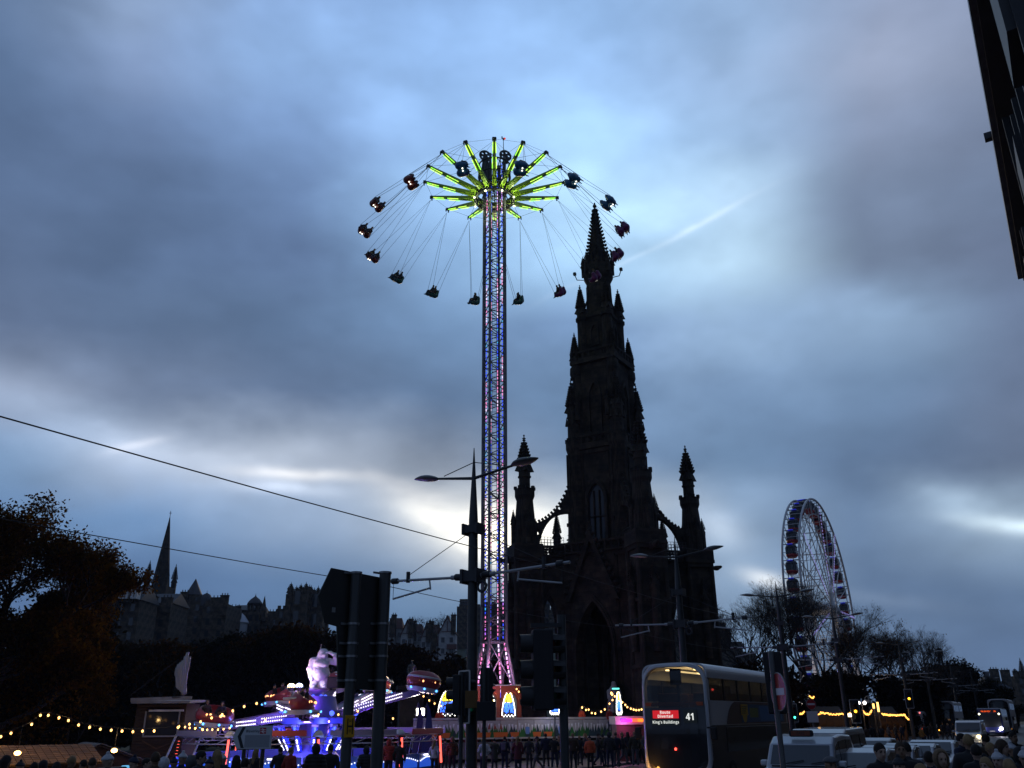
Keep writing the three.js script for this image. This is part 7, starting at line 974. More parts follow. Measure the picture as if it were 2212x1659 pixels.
  motif(946, 989, 1492, 1544, 69.5, 'bell-shaped yellow and blue light motif left of the nearest tram pole', 1); motif(1048, 1070, 1497, 1536, 71.8, 'bell-shaped yellow and blue light motif on the middle red panel', 2); motif(1084, 1113, 1496, 1546, 71.8, 'bell-shaped yellow and blue light motif on the right red panel', 3); motif(1188, 1208, 1505, 1541, 67, 'bell-shaped mostly blue light motif behind the big signal', 4); motif(1331, 1342, 1494, 1541, 63, 'narrow upright yellow and blue light motif near the bus', 5);
  // kiosk with neon bar
  const k = onGround(1362, 60, 0.12), kk = thing('kiosk', 'small kiosk with glowing magenta to orange bar beside the bus', 'kiosk', k, 0.05), yk = at(1362, 1556, 60).y - k.y, x0 = at(1340, 1552, 60).x - k.x, x1 = at(1388, 1552, 60).x - k.x; part(kk, 'walls', G().box(x1 - x0 + 0.4, yk - 0.2, 2.2, 0, 0, -1.2).done(), mat([0.12, 0.05, 0.06], 0.7, { map: texWood })); part(kk, 'roof', G().box(x1 - x0 + 0.6, 0.5, 2.6, 0, yk - 0.25, -1.2).done(), mat([0.3, 0.28, 0.3], 0.6)); ['#a020ff', '#ff20c0', '#ff5030', '#ff7020'].forEach((c, i) => { const q = new THREE.Color(c), w = (x1 - x0) / 4; part(kk, 'neon_tube', G().tube(V(x0 + w * i, yk, 0.2), V(x0 + w * (i + 1) - 0.01, yk, 0.2), 0.1, 0.1, 8).done(), glow(q.r, q.g, q.b, 2.4)); }); lampLight(V(k.x - 0.5, k.y + yk - 0.1, k.z + 0.5), [1, 0.2, 0.7], 5, 0.4); const gl = at(1330, 1489, 62.5); solo('green_sign_lamp', G().rbox(0.5, 0.09, 0.1, 0.03).done(), glow(0.1, 0.8, 0.7, 2), 'small turquoise sign lamp above the narrow light motif', 'lamp', gl, 0);
  // staff on the deck
  const dk = (x, D) => { const p = at(x, 1552, D); p.y = gy(V(at(893, 1552, 64).x, 0, -64)) + 0.12 + 2.0; return p; };
  const staff = [[949, 68, 'hi-vis orange', 'short', Math.PI, 'staff member in orange vest left of the tower foot'], [1257, 69, 'hi-vis orange', 'short', -0.8, 'staff member in orange vest on the platform, arms down'], [1317, 68, 'red', 'beanie', 0.6, 'person in red jacket at the right end of the platform']];
  for (const [x, D, c, s, t, l] of staff) { const p = person(x, D, t, c, s, 'stand', 'jacket', 'staff', { at: dk(x, D), cap: 'red' }); crowd.pop(); tag(p, l, 'person', 'staff on the ride platform'); }
}
{ // feather flags and lamp on a stand, dark bronze statue
  for (const [x, l] of [[893, 'left purple feather flag leaning beside the platform'], [912, 'right dark blue feather flag leaning beside the platform']]) { const D = 50, p = onGround(x, D, 0.12), f = thing('feather_flag', l, 'flag', p, 0.2, 'feather flags'), h = at(x, 1516, D).y - p.y; part(f, 'pole', G().tube(V(-0.35, 0, 0), V(0.25, h, 0), 0.025, 0.012).done(), MT.steel); const s = new THREE.Shape(); s.moveTo(-0.15, 0.6); s.quadraticCurveTo(0.25, h * 0.6, 0.25, h); s.quadraticCurveTo(0.62, h * 0.8, 0.55, h * 0.5); s.lineTo(0.45, 0.6); part(f, 'cloth', G().ext(s, 0.012).done(), mat(x < 900 ? [0.1, 0.07, 0.16] : [0.05, 0.06, 0.16], 0.9, { map: texCloth })); }
  const p = onGround(908, 56, 0.12), y = at(908, 1538, 56).y - p.y, o = thing('work_lamp', 'square white work lamp on a stand left of the painted fence', 'lamp', p, 0); part(o, 'stand', G().cyl(0.04, 0.04, y, 0, 0, 0, 8).tube(V(0, 0.5, 0), V(0.5, 0, 0.2), 0.025).tube(V(0, 0.5, 0), V(-0.5, 0, 0.2), 0.025).done(), MT.dark); part(o, 'lamp_face', G().rbox(0.5, 0.42, 0.1, 0.04, 0, y - 0.2, 0.08).done(), glow(1, 0.92, 0.8, 8)); lampLight(V(p.x, p.y + y, p.z + 0.4), [1, 0.92, 0.8], 14, 0.25);
  const q = onGround(886, 74, 0), bz = thing('bronze_statue', 'dark bronze standing statue on plinth left of the nearest tram pole', 'statue', q, 0.2), hs = at(886, 1482, 74).y - q.y; part(bz, 'plinth', G().box(1.9, hs, 1.9, 0, 0, 0).box(2.3, 0.3, 2.3, 0, hs - 0.3, 0).box(2.6, 0.8, 2.6, 0, 0, 0).done(), MT.stone); const bg = personGeo('stand', 'long', 'short', { coat: pal.charcoal, skin: pal.charcoal, legs: pal.charcoal, shoes: pal.charcoal, hair: pal.charcoal }); bg.deleteAttribute('color'); const bm = part(bz, 'figure', bg, mat([0.05, 0.06, 0.055], 0.5, { metalness: 0.5 })); bm.scale.setScalar(1.15); bm.position.y = hs;
}
// ------------------------------------------------------------------ old town skyline, castle, far church
const winGeo = G().box(1, 1, 0.12, 0, 0, 0.03).done(), winFrame = G().box(1.3, 0.12, 0.25, 0, -0.12, 0.06).done();
function block(o, x0, x1, yt, D, deep, m, w = {}) { // masonry block whose front stands D metres ahead; returns local frame
  const a = at(x0, yt, D), b = at(x1, yt, D), yTop = a.y, cx = (a.x + b.x) / 2, W = b.x - a.x, yBase = Math.min(yTop - 4, terrainY(cx, -D) - 3);
  part(o, w.name || 'wall', G().box(W, yTop - yBase, deep, cx, yBase, -D - deep / 2).done(), m);
  if (w.rows) { const n = w.cols || Math.max(2, Math.round(W / 4.2)), rh = w.rh || 3.6; for (let r = 0; r < w.rows; r++) for (let c = 0; c < n; c++) { const p = part(o, 'window', winGeo, w.glass || MT.glassDark); p.position.set(cx - W / 2 + W * (c + 0.5) / n, yTop - 2.9 - r * rh, -D); p.scale.set(w.ww || 1.1, w.wh || 1.9, 1); const s = part(p, 'sill', winFrame, m); } }
  return { cx, W, y: yTop, z: -D - deep / 2 };
}
function roofOn(o, f, deep, h, m, hip = 0.5) { const g = new THREE.CylinderGeometry(0.001, 1, 1, 4, 1); const w = f.W + 0.8, d = deep + 0.8, P = [[-w / 2, 0, d / 2], [w / 2, 0, d / 2], [w / 2, 0, -d / 2], [-w / 2, 0, -d / 2], [-w / 2 + hip, h, 0], [w / 2 - hip, h, 0]].map(p => V(f.cx + p[0], f.y + p[1], f.z + p[2])); part(o, 'roof', G().quad(P[0], P[1], P[5], P[4]).quad(P[2], P[3], P[4], P[5]).quad(P[1], P[2], P[5], P[5]).quad(P[3], P[0], P[4], P[4]).quad(P[0], P[3], P[2], P[1]).done(), m); }
function chimney(o, x, y, D, w, h, d = 1.2, pots = 3) { const p = at(x, y, D), g = G().box(w, h, d, p.x, p.y - h, -D).box(w + 0.25, 0.25, d + 0.25, p.x, p.y - 0.05, -D); for (let i = 0; i < pots; i++) g.cyl(0.16, 0.13, 0.7, p.x - w / 2 + w * (i + 0.5) / pots, p.y + 0.18, -D, 6); part(o, 'chimney', g.done(), MT.stoneFar); }
function coneOn(o, name, x, yb, yt, D, r, n = 8, m = MT.slate) { const b = at(x, yb, D), t = at(x, yt, D); part(o, name, G().cyl(r, 0.05, t.y - b.y, b.x, b.y, -D, n, Math.PI / n).done(), m); }
const crenel = (o, f, deep, s = 1.4) => { const n = Math.max(2, Math.round(f.W / (s * 2))); for (let i = 0; i < n; i++) part(o, 'merlon', G().box(s, 1.0, 0.6, f.cx - f.W / 2 + f.W * (i + 0.5) / n, f.y, f.z + deep / 2 - 0.3).done(), MT.stoneFar); };
const town = (label, cat = 'building') => thing('old_town_building', label, cat, V(0, 0, 0), 0, 'buildings along the old town ridge');
const SF = MT.stoneFar;
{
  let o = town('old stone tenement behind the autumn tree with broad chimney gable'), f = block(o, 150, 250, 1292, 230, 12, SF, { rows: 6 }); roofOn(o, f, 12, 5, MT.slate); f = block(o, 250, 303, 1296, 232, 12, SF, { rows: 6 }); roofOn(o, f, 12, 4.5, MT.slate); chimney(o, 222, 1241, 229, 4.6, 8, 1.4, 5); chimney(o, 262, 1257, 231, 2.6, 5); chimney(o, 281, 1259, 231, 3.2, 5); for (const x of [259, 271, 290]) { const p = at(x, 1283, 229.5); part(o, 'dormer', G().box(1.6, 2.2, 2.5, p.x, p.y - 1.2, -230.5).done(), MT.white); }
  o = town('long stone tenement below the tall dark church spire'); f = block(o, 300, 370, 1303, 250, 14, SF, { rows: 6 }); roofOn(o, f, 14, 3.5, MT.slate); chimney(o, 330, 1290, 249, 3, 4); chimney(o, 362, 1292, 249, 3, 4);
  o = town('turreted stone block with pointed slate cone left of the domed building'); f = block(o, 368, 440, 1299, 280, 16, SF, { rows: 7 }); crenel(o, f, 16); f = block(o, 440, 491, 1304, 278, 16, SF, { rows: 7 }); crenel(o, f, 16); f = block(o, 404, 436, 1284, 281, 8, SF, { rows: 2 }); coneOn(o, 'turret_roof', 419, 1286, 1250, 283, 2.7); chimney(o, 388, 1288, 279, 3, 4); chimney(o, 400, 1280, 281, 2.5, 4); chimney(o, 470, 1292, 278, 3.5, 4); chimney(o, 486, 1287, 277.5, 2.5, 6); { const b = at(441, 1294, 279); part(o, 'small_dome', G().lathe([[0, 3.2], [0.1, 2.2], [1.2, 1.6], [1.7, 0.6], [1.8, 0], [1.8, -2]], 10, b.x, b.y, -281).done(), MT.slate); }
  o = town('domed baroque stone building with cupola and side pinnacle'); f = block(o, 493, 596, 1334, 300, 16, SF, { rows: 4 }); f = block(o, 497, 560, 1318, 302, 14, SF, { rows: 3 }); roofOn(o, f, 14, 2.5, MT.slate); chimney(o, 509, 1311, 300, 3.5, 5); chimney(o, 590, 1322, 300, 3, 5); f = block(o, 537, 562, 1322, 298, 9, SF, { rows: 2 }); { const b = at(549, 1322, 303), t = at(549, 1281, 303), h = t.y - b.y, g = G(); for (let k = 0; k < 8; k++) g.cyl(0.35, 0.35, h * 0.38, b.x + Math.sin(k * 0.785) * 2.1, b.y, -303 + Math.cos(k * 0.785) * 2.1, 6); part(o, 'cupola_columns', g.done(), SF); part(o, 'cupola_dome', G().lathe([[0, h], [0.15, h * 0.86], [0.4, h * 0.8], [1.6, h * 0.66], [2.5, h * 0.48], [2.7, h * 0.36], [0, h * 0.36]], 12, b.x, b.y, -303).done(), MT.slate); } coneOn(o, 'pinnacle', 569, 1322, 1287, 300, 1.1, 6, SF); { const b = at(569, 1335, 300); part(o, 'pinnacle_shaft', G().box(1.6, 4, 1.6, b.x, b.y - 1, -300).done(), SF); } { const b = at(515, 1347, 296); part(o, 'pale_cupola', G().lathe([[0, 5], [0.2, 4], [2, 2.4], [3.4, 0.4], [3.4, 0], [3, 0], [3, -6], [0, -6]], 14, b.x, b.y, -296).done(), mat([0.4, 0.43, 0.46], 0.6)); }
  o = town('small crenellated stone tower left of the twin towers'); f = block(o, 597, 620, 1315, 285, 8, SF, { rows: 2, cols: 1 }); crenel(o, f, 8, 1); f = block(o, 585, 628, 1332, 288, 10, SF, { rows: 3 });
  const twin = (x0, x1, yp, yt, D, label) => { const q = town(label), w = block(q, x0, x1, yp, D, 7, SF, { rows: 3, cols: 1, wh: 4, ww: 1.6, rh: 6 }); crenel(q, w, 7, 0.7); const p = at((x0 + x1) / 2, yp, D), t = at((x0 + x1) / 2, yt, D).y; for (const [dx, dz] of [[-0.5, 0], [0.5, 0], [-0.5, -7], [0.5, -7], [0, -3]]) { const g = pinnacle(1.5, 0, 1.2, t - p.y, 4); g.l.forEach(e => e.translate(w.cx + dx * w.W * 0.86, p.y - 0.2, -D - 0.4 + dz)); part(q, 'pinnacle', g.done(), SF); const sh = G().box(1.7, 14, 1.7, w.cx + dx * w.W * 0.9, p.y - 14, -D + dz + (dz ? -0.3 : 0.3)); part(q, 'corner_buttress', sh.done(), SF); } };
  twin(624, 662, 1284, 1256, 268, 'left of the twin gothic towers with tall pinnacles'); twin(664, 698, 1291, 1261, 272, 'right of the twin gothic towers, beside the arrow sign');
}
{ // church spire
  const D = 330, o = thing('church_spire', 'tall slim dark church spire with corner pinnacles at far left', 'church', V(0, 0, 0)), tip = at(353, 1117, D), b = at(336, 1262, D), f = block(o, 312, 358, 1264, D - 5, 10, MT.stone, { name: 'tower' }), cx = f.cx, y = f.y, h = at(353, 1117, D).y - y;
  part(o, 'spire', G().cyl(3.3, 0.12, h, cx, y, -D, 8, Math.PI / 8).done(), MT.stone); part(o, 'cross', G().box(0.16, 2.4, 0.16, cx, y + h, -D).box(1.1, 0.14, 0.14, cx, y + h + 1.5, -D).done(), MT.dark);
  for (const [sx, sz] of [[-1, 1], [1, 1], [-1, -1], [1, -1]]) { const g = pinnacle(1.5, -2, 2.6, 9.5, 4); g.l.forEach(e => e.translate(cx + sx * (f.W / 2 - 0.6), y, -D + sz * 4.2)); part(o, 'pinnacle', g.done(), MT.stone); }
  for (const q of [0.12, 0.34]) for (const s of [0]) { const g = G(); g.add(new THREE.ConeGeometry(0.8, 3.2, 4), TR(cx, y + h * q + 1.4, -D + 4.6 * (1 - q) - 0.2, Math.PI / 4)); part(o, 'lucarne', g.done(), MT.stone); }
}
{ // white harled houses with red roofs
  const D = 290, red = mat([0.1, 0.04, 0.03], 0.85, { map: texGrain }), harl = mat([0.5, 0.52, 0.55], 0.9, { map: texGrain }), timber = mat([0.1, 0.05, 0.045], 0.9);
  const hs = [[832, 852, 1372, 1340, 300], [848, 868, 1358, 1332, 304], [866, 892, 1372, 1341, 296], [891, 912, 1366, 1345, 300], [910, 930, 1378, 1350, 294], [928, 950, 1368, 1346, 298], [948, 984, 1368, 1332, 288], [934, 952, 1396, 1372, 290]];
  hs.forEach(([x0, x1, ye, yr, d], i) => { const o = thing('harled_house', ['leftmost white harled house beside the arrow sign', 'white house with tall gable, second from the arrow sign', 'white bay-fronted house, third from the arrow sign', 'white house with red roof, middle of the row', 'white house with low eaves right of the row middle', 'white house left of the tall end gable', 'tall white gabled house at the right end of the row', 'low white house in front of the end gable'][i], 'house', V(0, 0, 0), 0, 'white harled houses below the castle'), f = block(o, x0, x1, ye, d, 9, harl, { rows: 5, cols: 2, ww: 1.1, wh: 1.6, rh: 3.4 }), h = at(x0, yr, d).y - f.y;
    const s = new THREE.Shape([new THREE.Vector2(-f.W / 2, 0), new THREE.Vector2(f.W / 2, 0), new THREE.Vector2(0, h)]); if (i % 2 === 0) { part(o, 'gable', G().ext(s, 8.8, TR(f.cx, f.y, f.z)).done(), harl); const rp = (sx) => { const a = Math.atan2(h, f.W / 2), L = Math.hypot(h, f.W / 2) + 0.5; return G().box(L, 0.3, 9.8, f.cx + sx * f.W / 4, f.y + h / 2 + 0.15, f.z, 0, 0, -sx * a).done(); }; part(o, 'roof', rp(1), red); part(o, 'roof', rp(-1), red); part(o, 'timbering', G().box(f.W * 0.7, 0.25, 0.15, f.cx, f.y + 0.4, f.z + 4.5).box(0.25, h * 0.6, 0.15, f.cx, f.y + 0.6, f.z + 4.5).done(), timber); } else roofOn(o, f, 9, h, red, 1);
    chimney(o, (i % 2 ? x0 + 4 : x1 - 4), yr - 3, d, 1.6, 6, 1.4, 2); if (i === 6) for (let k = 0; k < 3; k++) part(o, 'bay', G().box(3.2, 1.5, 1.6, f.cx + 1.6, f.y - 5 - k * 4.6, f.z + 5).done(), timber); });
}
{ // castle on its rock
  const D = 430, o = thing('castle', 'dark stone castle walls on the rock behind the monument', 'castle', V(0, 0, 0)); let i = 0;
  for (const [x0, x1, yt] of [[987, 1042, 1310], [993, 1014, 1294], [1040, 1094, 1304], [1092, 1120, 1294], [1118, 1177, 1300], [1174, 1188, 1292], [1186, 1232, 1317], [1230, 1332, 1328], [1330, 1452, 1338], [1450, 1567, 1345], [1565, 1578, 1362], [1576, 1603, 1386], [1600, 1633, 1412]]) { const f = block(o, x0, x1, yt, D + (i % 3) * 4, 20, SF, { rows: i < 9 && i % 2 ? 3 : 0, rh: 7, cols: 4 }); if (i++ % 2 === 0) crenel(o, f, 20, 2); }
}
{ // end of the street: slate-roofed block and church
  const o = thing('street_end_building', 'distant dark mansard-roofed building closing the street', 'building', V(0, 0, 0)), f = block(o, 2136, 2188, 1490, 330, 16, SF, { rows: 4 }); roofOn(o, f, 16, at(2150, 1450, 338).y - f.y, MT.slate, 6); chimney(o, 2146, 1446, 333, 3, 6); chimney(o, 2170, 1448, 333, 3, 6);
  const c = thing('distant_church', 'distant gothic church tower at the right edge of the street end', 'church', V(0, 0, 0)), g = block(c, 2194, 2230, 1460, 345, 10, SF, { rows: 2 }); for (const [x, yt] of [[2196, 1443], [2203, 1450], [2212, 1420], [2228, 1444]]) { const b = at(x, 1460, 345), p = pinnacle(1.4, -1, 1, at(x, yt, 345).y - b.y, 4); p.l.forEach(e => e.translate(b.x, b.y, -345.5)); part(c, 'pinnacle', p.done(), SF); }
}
function toTerrain(x, y) { for (let D = 120; D < 420; D += 1) { const p = at(x, y, D); if (p.y < terrainY(p.x, p.z) + 0.05) return p; } return at(x, y, 260); }
globalThis.hillBuses.forEach((o, i) => { const p = toTerrain(...[[200, 1500], [278, 1462]][i]); p.y = terrainY(p.x, p.z) + 0.02; o.position.copy(p); o.scale.setScalar(p.z < -250 ? 1.25 : 1); });
// ------------------------------------------------------------------ north side of the street (its eaves show at the top right)
{
  const deg = 1.02, o = thing('office_building', 'dark modern building with vertical fins and glass, top right edge', 'building', st(1.2, 0), -AZ - 0.015); // local -z runs along the street, +x away from it
  const H = 25, z0 = -17, z1 = -50; part(o, 'core', G().box(16, H - 0.4, z0 - z1, 9.2, 0.12, (z0 + z1) / 2).done(), mat([0.03, 0.031, 0.034], 0.7, { map: texGrain }));
  part(o, 'roof_edge', G().box(0.3, 0.55, z0 - z1, 0.12, H - 0.55, (z0 + z1) / 2).done(), mat([0.16, 0.16, 0.17], 0.5, { metalness: 0.4, map: texGrain })); part(o, 'soffit', G().box(1.4, 0.12, z0 - z1, 0.9, H - 0.7, (z0 + z1) / 2).done(), MT.darkGrain);
  const r = rng(3); for (let i = 0; i < 13; i++) { const z = z0 - 1.2 - i * 2.5; part(o, 'fin', G().box(0.55, H - 6 - r() * 5, 0.16, 0.62, 4.2 + r() * 2, z).done(), MT.darkGrain); for (let k = 0; k < 6; k++) { const p = part(o, 'glass_panel', G().box(0.03, 3.1, 2.2, 0, 0, 0).done(), MT.glassDark); p.position.set(1.0 + r() * 0.1, 5.6 + k * 3.25, z - 1.25); p.rotation.set(0, (r() - 0.5) * 0.22, (r() - 0.5) * 0.06); } if (i % 3 === 0) part(o, 'projecting_bay', G().box(0.7, 3 + r() * 3, 2.2, 0.5, 8 + r() * 10, z - 1.25).done(), MT.darkGrain); }
  for (let k = 0; k < 6; k++) part(o, 'floor_band', G().box(0.3, 0.45, z0 - z1, 0.95, 4.9 + k * 3.25, (z0 + z1) / 2).done(), MT.darkGrain); part(o, 'shopfront', G().box(0.1, 3.4, z0 - z1, 1.05, 0.3, (z0 + z1) / 2).done(), MT.glassDark); part(o, 'roof_sensor', G().box(0.3, 0.3, 0.3, -0.15, H - 0.2, -36).done(), MT.dark);
  const nb = thing('stone_terrace', 'stone terrace with heavy dark cornice beyond the modern building', 'building', st(2.2, 50.6), -AZ - 0.02); part(nb, 'wall', G().box(16, 22, 230, 9, 0.12, -115).done(), SF); part(nb, 'cornice', G().box(1.2, 0.9, 230, 0.7, 22.1, -115).box(0.7, 0.5, 230, 0.75, 21.6, -115).done(), MT.darkGrain); for (let i = 0; i < 60; i++) for (let k = 0; k < 4; k++) { const w = part(nb, 'window', winGeo, MT.glassDark); w.position.set(0.99, 6 + k * 4.2, -2 - i * 3.8); w.rotation.y = -Math.PI / 2; w.scale.set(1.3, 2.3, 1); }
  const bk = thing('stone_terrace', 'stone terrace on the near pavement side behind the viewer', 'building', st(6.5, -14.5), -AZ); part(bk, 'wall', G().box(16, 23, 70, 9, 0.12, 36).done(), SF); part(bk, 'cornice', G().box(1.2, 0.9, 70, 0.7, 22.8, 36).done(), MT.darkGrain); for (let i = 0; i < 16; i++) for (let k = 0; k < 5; k++) { const w = part(bk, 'window', winGeo, MT.glassDark); w.position.set(0.99, 2.6 + k * 4.2, 3 + i * 4.2); w.rotation.y = -Math.PI / 2; w.scale.set(1.4, 2.4, 1); }
}
// ------------------------------------------------------------------ big wheel
{
  const D = 164, c = at(1777, 1316, D), top = at(1776, 1084, D), R = (top.y - c.y) * 1.0, base = V(c.x, 0, c.z); base.y = gy(base); const cy = c.y - base.y, o = thing('big_wheel', 'tall white observation wheel seen nearly edge-on above bare trees', 'ferris wheel', base, -AZ); // wheel lies in the local y-z plane
  const W = 1.45, wht = mat([0.74, 0.74, 0.75], 0.5, { map: texGrain }), n = 40, P = (a, r, x) => V(x, cy + Math.cos(a) * r, Math.sin(a) * r);
  for (const s of [-1, 1]) { part(o, 'rim', G().torus(R, 0.2, s * W, cy, 0, 96, 8, [0, Math.PI / 2, 0]).done(), wht); part(o, 'inner_rim', G().torus(R * 0.86, 0.09, s * W * 0.9, cy, 0, 72, 6, [0, Math.PI / 2, 0]).done(), wht); }
  for (let k = 0; k < n; k++) { const a = (k + 0.5) / n * Math.PI * 2; part(o, 'rim_tie', G().tube(P(a, R, -W), P(a, R, W), 0.07).tube(P(a, R, -W), P(a, R * 0.86, -W * 0.9), 0.06).tube(P(a, R, W), P(a, R * 0.86, W * 0.9), 0.06).tube(P(a, R * 0.86, -W * 0.9), P(a, R * 0.86, W * 0.9), 0.05).done(), wht); }
  for (let k = 0; k < 20; k++) { const a = k / 20 * Math.PI * 2; for (const s of [-1, 1]) part(o, 'spoke', G().tube(P(a, 0.8, s * 1.9), P(a, R, s * W), 0.1, 0.07, 6).done(), wht); const g = G(); for (const q of [0.3, 0.5, 0.7]) g.tube(P(a, R * q, -1.7), P(a, R * q, 1.7), 0.05).tube(P(a, R * q, -1.7), P(a, R * (q + 0.2), 1.6), 0.04); part(o, 'spoke_bracing', g.done(), wht); if (k % 3 === 0) { const l = G(); for (let i = 0; i < 24; i++) { const p = P(a, R * (0.2 + i * 0.032), 1.9); l.box(0.09, 0.36, 0.09, p.x, p.y - 0.18, p.z); } part(o, 'led_strip', l.done(), glow(0.45, 0.4, 1, 0.5)).userData.kind = 'stuff'; } }
  part(o, 'hub', G().add(new THREE.CylinderGeometry(1.1, 1.1, 4.4, 16), TR(0, cy, 0, 0, 0, Math.PI / 2)).done(), wht);
  for (const s of [-1, 1]) for (const z of [-1, 1]) part(o, 'support_leg', G().tube(V(s * 2.6, cy, 0), V(s * 5, 0, z * 9), 0.45, 0.55, 10).done(), wht);
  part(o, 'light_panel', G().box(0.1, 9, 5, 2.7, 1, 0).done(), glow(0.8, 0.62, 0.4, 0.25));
  lampLight(base.clone().add(V(-6, 2.5, 9)), [1, 0.85, 0.7], 240, 0.6); lampLight(base.clone().add(V(-5, 3, -4)), [0.9, 0.85, 1], 160, 0.6);
  // cabins hang between the rims
  const navy = mat([0.02, 0.022, 0.03], 0.4), red = mat([0.3, 0.025, 0.022], 0.45), cab = new THREE.Group(); cab.name = 'wheel_cabin';
  part(cab, 'floor_shell', G().lathe([[0, -2.35], [0.7, -2.35], [0.98, -2.0], [1.02, -1.75], [0, -1.75]], 14).done(), red); part(cab, 'roof', G().lathe([[0, 0], [0.75, -0.12], [1.0, -0.5], [1.04, -0.62], [0, -0.55]], 14).done(), navy);
  for (let k = 0; k < 4; k++) { const a = k * Math.PI / 2 + Math.PI / 4; part(cab, 'pillar', G().box(0.5, 1.2, 0.3, Math.sin(a) * 0.86, -1.78, Math.cos(a) * 0.86, a).done(), navy); part(cab, 'window', G().box(0.9, 1.05, 0.02, 0, -1.7, 0.82).turn(k * Math.PI / 2).done(), MT.pane); }
  part(cab, 'bench', G().box(1.2, 0.1, 0.3, 0, -1.4, 0.4).box(1.2, 0.1, 0.3, 0, -1.4, -0.4).done(), navy); part(cab, 'hanger', G().tube(V(-1.4, 0.05, 0), V(1.4, 0.05, 0), 0.08).box(0.2, 0.3, 0.3, 0, -0.15, 0).done(), navy); part(cab, 'blue_lamp', G().rbox(0.9, 0.08, 0.5, 0.03, 0, -0.1, 0.72).done(), glow(0.04, 0.06, 1, 0.35));
  const th = k => `${k + 1}${['st', 'nd', 'rd'][k % 10] && (k < 10 || k > 13) ? ['st', 'nd', 'rd'][k % 10] : 'th'}`;
  for (let k = 0; k < n; k++) { const a = k / n * Math.PI * 2, p = P(a, R, 0); p.applyAxisAngle(UPV, -AZ).add(base); const q = k ? cab.clone() : cab; q.name = numbered('wheel_cabin'); q.position.copy(p); q.rotation.y = -AZ; scene.add(q); tag(q, k === 0 ? 'topmost dark glazed cabin of the big wheel' : `dark glazed wheel cabin, ${th(k > n / 2 ? n - k - 1 : k - 1)} below the top on the ${k > n / 2 ? 'right' : 'left'} side`, 'wheel cabin', 'cabins of the big wheel'); }
}
// ------------------------------------------------------------------ trees
class Acc { constructor() { this.p = []; this.n = []; } 
  tube(a, b, r0, r1, n = 4) { const d = b.clone().sub(a); const L = d.length(); if (L < 1e-4) return; d.divideScalar(L); const u = (Math.abs(d.y) > 0.9 ? V(1, 0, 0) : V(0, 1, 0)).cross(d).normalize(), w = d.clone().cross(u); let pc = null; for (let i = 0; i <= n; i++) { const t = i / n * Math.PI * 2, x = u.clone().multiplyScalar(Math.cos(t)).addScaledVector(w, Math.sin(t)); const c = [a.clone().addScaledVector(x, r0), b.clone().addScaledVector(x, r1), x]; if (pc) { for (const [v, m] of [[pc[0], pc[2]], [c[0], c[2]], [c[1], c[2]], [pc[0], pc[2]], [c[1], c[2]], [pc[1], pc[2]]]) { this.p.push(v.x, v.y, v.z); this.n.push(m.x, m.y, m.z); } } pc = c; } }
  leaf(c, u, v) { const q = [c.clone().sub(u), c.clone().addScaledVector(v, 0.55), c.clone().add(u), c.clone().addScaledVector(v, -0.55)], m = u.clone().cross(v).normalize(); for (const i of [0, 1, 2, 0, 2, 3]) { this.p.push(q[i].x, q[i].y, q[i].z); this.n.push(m.x, m.y, m.z); } }
  done() { const g = new THREE.BufferGeometry(); g.setAttribute('position', new THREE.Float32BufferAttribute(this.p, 3)); g.setAttribute('normal', new THREE.Float32BufferAttribute(this.n, 3)); return uvBox(g); } }
const leafMat = (r, g, b) => new THREE.MeshPhysicalMaterial({ color: new THREE.Color().setRGB(r, g, b), roughness: 0.95, transmission: 0.45, thickness: 0, side: THREE.DoubleSide });
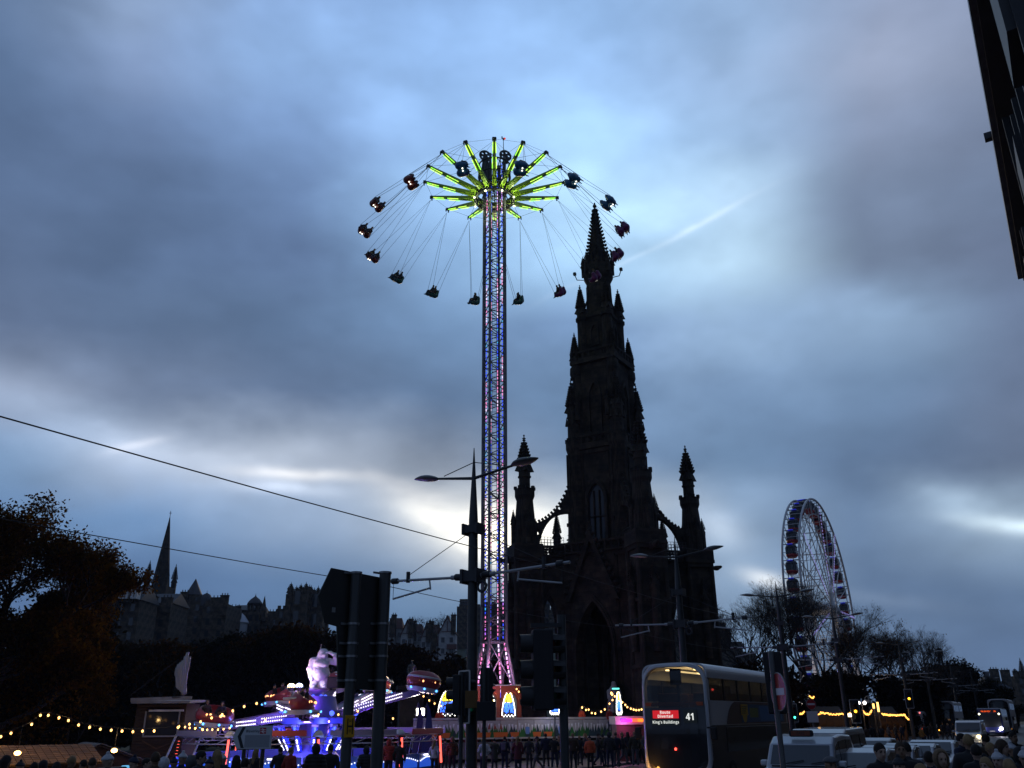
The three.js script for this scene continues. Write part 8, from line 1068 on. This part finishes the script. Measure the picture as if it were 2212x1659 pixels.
function tree(pos, H, q, label, group, name = 'tree') { // q: seed, spread, depth, leaf size, leaves per twig, bare, colours
  const r = rng(q.seed), o = thing(name, label, 'tree', pos, 0, group), wood = new Acc(), twig = new Acc(), tips = [], up = q.up ?? 0.25;
  const grow = (p, d, len, rad, k) => {
    const seg = k > 3 ? 3 : 2; let a = p; const dir = d.clone();
    for (let i = 0; i < seg; i++) { dir.add(V((r() - 0.5) * 0.35, (r() - 0.4) * 0.3 * (q.droop ? 0.4 : 1), (r() - 0.5) * 0.35)).normalize(); const b = a.clone().addScaledVector(dir, len / seg), r0 = rad * (1 - i / seg * 0.35), r1 = rad * (1 - (i + 1) / seg * 0.35); (k > 1 ? wood : twig).tube(a, b, r0, r1, k > 3 ? 7 : k > 1 ? 4 : 3); a = b; if (k <= 2) tips.push([b.clone(), dir.clone(), k]); if (!q.bare && k >= q.depth - 1 && k > 2) { const t = r() * 6.283, e = V(Math.cos(t), 0.15 + r() * 0.3, Math.sin(t)).normalize(); grow(a, e, len * 0.55, rad * 0.4, k - 2); } }
    if (k === 0) return; const n = k > 4 ? 3 : 2 + (r() < 0.55 ? 1 : 0) + (k === 1 && q.bare ? 1 : 0);
    for (let i = 0; i < n; i++) { const t = r() * 6.283 + i * 2.1, s = (k === q.depth ? 0.55 : 0.7) * (q.spread || 1), e = dir.clone().add(V(Math.cos(t) * s, up * r(), Math.sin(t) * s)).normalize(); grow(a, e, len * (0.68 + r() * 0.2), rad * 0.62, k - 1); }
  };
  const tr = H * (q.trunk || 0.24); grow(V(0, 0, 0), V((r() - 0.5) * 0.1, 1, (r() - 0.5) * 0.1).normalize(), tr, H * (q.thick || 0.02), q.depth);
  // fit to height
  let top = 0; for (const [p] of tips) top = Math.max(top, p.y); const s = H / top; let sr = s; if (q.rad) { const rr = tips.map(([p]) => Math.hypot(p.x, p.z)).sort((a, b) => a - b); sr = q.rad / rr[Math.floor(rr.length * 0.96)]; }
  const gw = wood.done(), gt = twig.done(); gw.scale(sr, s, sr); gt.scale(sr, s, sr); part(o, 'trunk', gw, MT.bark); part(o, 'twigs', gt, MT.bark);
  if (!q.bare || q.some) { const cols = q.cols, accs = cols.map(() => new Acc()); for (const [p0, d] of tips) { const n = q.some ? (r() < q.some ? 1 : 0) : q.leaves; const thin = fbm(p0.x * 0.25 + q.seed, p0.y * 0.25, p0.z * 0.25, 2); for (let i = 0; i < n; i++) { if (!q.some && r() > thin * 1.9) continue; const z = q.size * (0.6 + r() * 0.8), c = V(p0.x * sr, p0.y * s, p0.z * sr).add(V((r() - 0.5), (r() - 0.5) * 0.8, (r() - 0.5)).multiplyScalar(q.puff)), u = V(r() - 0.5, r() - 0.5, r() - 0.5).normalize(), v = u.clone().cross(V(r() - 0.5, r() - 0.5, r() - 0.5)).normalize(); accs[Math.floor(r() * cols.length)].leaf(c, u.multiplyScalar(z), v.multiplyScalar(z)); } }
    if (q.skirt) { const R = q.rad || H * 0.35; for (let i = 0; i < q.skirt; i++) { const a = r() * 6.283, y = H * (0.03 + 0.5 * r()), e = R * Math.sqrt(r()) * (0.75 + 0.3 * y / H), z = q.size * (0.6 + r() * 0.8), u = V(r() - 0.5, r() - 0.5, r() - 0.5).normalize(), v = u.clone().cross(V(r() - 0.5, r() - 0.5, r() - 0.5)).normalize(); if (fbm(Math.cos(a) * e * 0.4 + q.seed, y * 0.4, Math.sin(a) * e * 0.4, 2) < 0.42) continue; accs[Math.floor(r() * cols.length)].leaf(V(Math.cos(a) * e, y, Math.sin(a) * e), u.multiplyScalar(z), v.multiplyScalar(z)); } }
    const cr = sub(o, 'crown'); accs.forEach((a, i) => { if (a.p.length) { const m = part(cr, 'foliage', a.done(), leafMat(...cols[i])); m.userData.kind = 'stuff'; } }); }
  return o;
}
const ground3 = (x, D) => { const p = at(x, 1552, D); p.y = terrainY(p.x, p.z) + (-p.z < 130 ? 0.25 : 0); return p; };
const hTo = (x, y, D, p) => at(x, y, D).y - p.y;
{
  const autumn = [[0.34, 0.17, 0.03], [0.24, 0.115, 0.025], [0.42, 0.25, 0.04]], dull = [[0.05, 0.035, 0.012], [0.035, 0.03, 0.012], [0.07, 0.04, 0.012]], green = [[0.025, 0.035, 0.012], [0.018, 0.028, 0.012], [0.035, 0.035, 0.012]], gold = [[0.2, 0.09, 0.012], [0.1, 0.06, 0.012]];
  let p = ground3(-30, 56); tree(p, hTo(-30, 1062, 56, p), { seed: 11, depth: 7, spread: 0.95, trunk: 0.12, size: 0.12, leaves: 24, puff: 1.2, rad: 6.9, skirt: 9000, cols: autumn, up: 0.2 }, 'huge brown autumn tree filling the left edge', 'trees in the gardens');
  p = ground3(150, 66); tree(p, hTo(150, 1180, 66, p), { seed: 12, depth: 7, spread: 1.1, size: 0.11, leaves: 8, puff: 0.8, rad: 3.5, cols: autumn, up: 0.15 }, 'thinner autumn tree with open branches right of the huge tree', 'trees in the gardens');
  p = ground3(60, 68); tree(p, hTo(60, 1290, 68, p), { seed: 13, depth: 6, spread: 1, trunk: 0.1, size: 0.2, leaves: 9, puff: 1.5, rad: 6, skirt: 7000, cols: dull }, 'dark dense tree under the huge brown tree at left', 'trees in the gardens');
  const mid = [[60, 105, 1400, 0], [140, 118, 1405, 2], [215, 120, 1395, 0], [300, 128, 1400, 0], [372, 135, 1395, 1], [440, 125, 1410, 0], [505, 128, 1372, 2], [560, 118, 1385, 0], [612, 122, 1355, 1], [665, 116, 1372, 0], [725, 124, 1378, 1], [785, 120, 1392, 0], [845, 128, 1398, 0], [905, 124, 1408, 1], [960, 130, 1418, 0], [1015, 126, 1425, 0], [1080, 150, 1440, 0], [470, 160, 1385, 2], [640, 165, 1365, 2], [770, 170, 1380, 2]];
  const kinds = ['dark autumn tree', 'golden brown autumn tree', 'dark green tree'], seen = {};
  mid.forEach(([x, D, y, k], i) => { const q = ground3(x, D); tree(q, hTo(x, y, D, q), { seed: 100 + i, depth: 5, spread: 1.05, trunk: 0.1, size: 0.27, leaves: 14, puff: 2.2, skirt: 4500, cols: [dull, autumn.map(c => c.map(v => v * 0.45)), green][k] }, `${kinds[k]} in the gardens, ${i + 1 > 17 ? 'back row, ' : ''}${['first', 'second', 'third', 'fourth', 'fifth', 'sixth', 'seventh', 'eighth', 'ninth', 'tenth', 'eleventh', 'twelfth', 'thirteenth', 'fourteenth', 'fifteenth', 'sixteenth', 'seventeenth', 'first', 'second', 'third'][i]} from left`, 'dark trees behind the fair'); });
  p = ground3(345, 100); tree(p, hTo(345, 1380, 100, p) * 0.98, { seed: 51, depth: 4, spread: 0.9, size: 0.28, leaves: 5, puff: 1.1, cols: gold }, 'small golden-leaved tree below the stone tenements', 'trees in the gardens');
  const bare = (x, D, y, seed, label, o2 = {}) => { const q = ground3(x, D); tree(q, hTo(x, y, D, q), { seed, depth: 8, spread: 0.85, trunk: 0.2, thick: 0.016, bare: true, up: 0.28, some: 0.03, size: 0.1, puff: 0.8, cols: autumn, ...o2 }, label, 'bare trees by the big wheel', 'bare_tree'); };
  bare(1768, 112, 1226, 21, 'large bare tree in front of the big wheel', { spread: 0.95, depth: 9 }); bare(1930, 128, 1340, 22, 'bare tree with broad round crown right of the wheel', { depth: 9 }); bare(1975, 140, 1352, 23, 'bare tree behind the tram poles right of the wheel'); bare(1868, 122, 1330, 24, 'bare brownish tree between the wheel and tram pole', { some: 0.4 }); bare(1700, 118, 1275, 27, 'thin bare tree at the wheel left edge', { depth: 7 }); bare(1492, 132, 1300, 25, 'bare tree seen through the monument right arch', { depth: 7 }); bare(1562, 126, 1290, 26, 'thin bare tree right of the monument base', { depth: 7 }); bare(2030, 150, 1400, 28, 'small bare tree beside the far tram pole', { depth: 7 }); { const q = at(945, 1392, 300); q.y = Math.max(q.y - 8, terrainY(q.x, q.z)); tree(q, at(945, 1326, 300).y - q.y, { seed: 29, depth: 7, bare: true, some: 0.02, size: 0.3, puff: 1, cols: dull, thick: 0.014 }, 'distant bare tree above the white harled houses', 'bare trees by the big wheel', 'bare_tree'); }
  const low = [[1655, 100, 1440, 1], [1705, 104, 1452, 0], [1745, 108, 1462, 0], [1800, 110, 1455, 0], [1850, 112, 1465, 1], [1900, 116, 1458, 0], [1945, 120, 1470, 0], [1990, 124, 1465, 1], [2035, 150, 1468, 0], [2070, 160, 1437, 2], [2098, 165, 1424, 2], [2128, 170, 1447, 2], [2150, 178, 1470, 2], [2176, 186, 1492, 2], [2000, 152, 1450, 2], [1600, 128, 1472, 0], [1545, 136, 1480, 0]];
  low.forEach(([x, D, y, k], i) => { const q = ground3(x, D); tree(q, hTo(x, y, D, q), { seed: 200 + i, depth: 4, spread: k === 2 ? 0.8 : 1.1, trunk: 0.1, size: 0.24, leaves: 22, puff: 1.8, skirt: 4000, cols: [dull, gold.map(c => c.map(v => v * 0.4)), green][k] }, `${['dark low tree', 'dull golden low tree', 'dense dark evergreen'][k]} along the street gardens, ${['first', 'second', 'third', 'fourth', 'fifth', 'sixth', 'seventh', 'eighth', 'ninth', 'tenth', 'eleventh', 'twelfth', 'thirteenth', 'fourteenth', 'fifteenth', 'sixteenth', 'seventeenth'][i]} planted`, 'dark trees along the street'); });
  { // small statue-topped column among the evergreens
    const q = ground3(2054, 158), h = hTo(2054, 1442, 158, q), c = thing('memorial_column', 'dark memorial with standing figure among evergreens at right', 'monument', q, 0); part(c, 'shaft', G().box(3, h, 3, 0, 0, 0).box(3.6, 0.5, 3.6, 0, h - 0.4, 0).done(), MT.stone); const g = bodyCache.get('standjacket').clone(); g.scale(2.2, 2.2, 2.2); g.translate(0, h, 0); part(c, 'figure', g, MT.dark); }
}
scene.traverse(o => { if (o.isMesh) { o.castShadow = true; o.receiveShadow = true; } });
renderer.render(scene, camera);
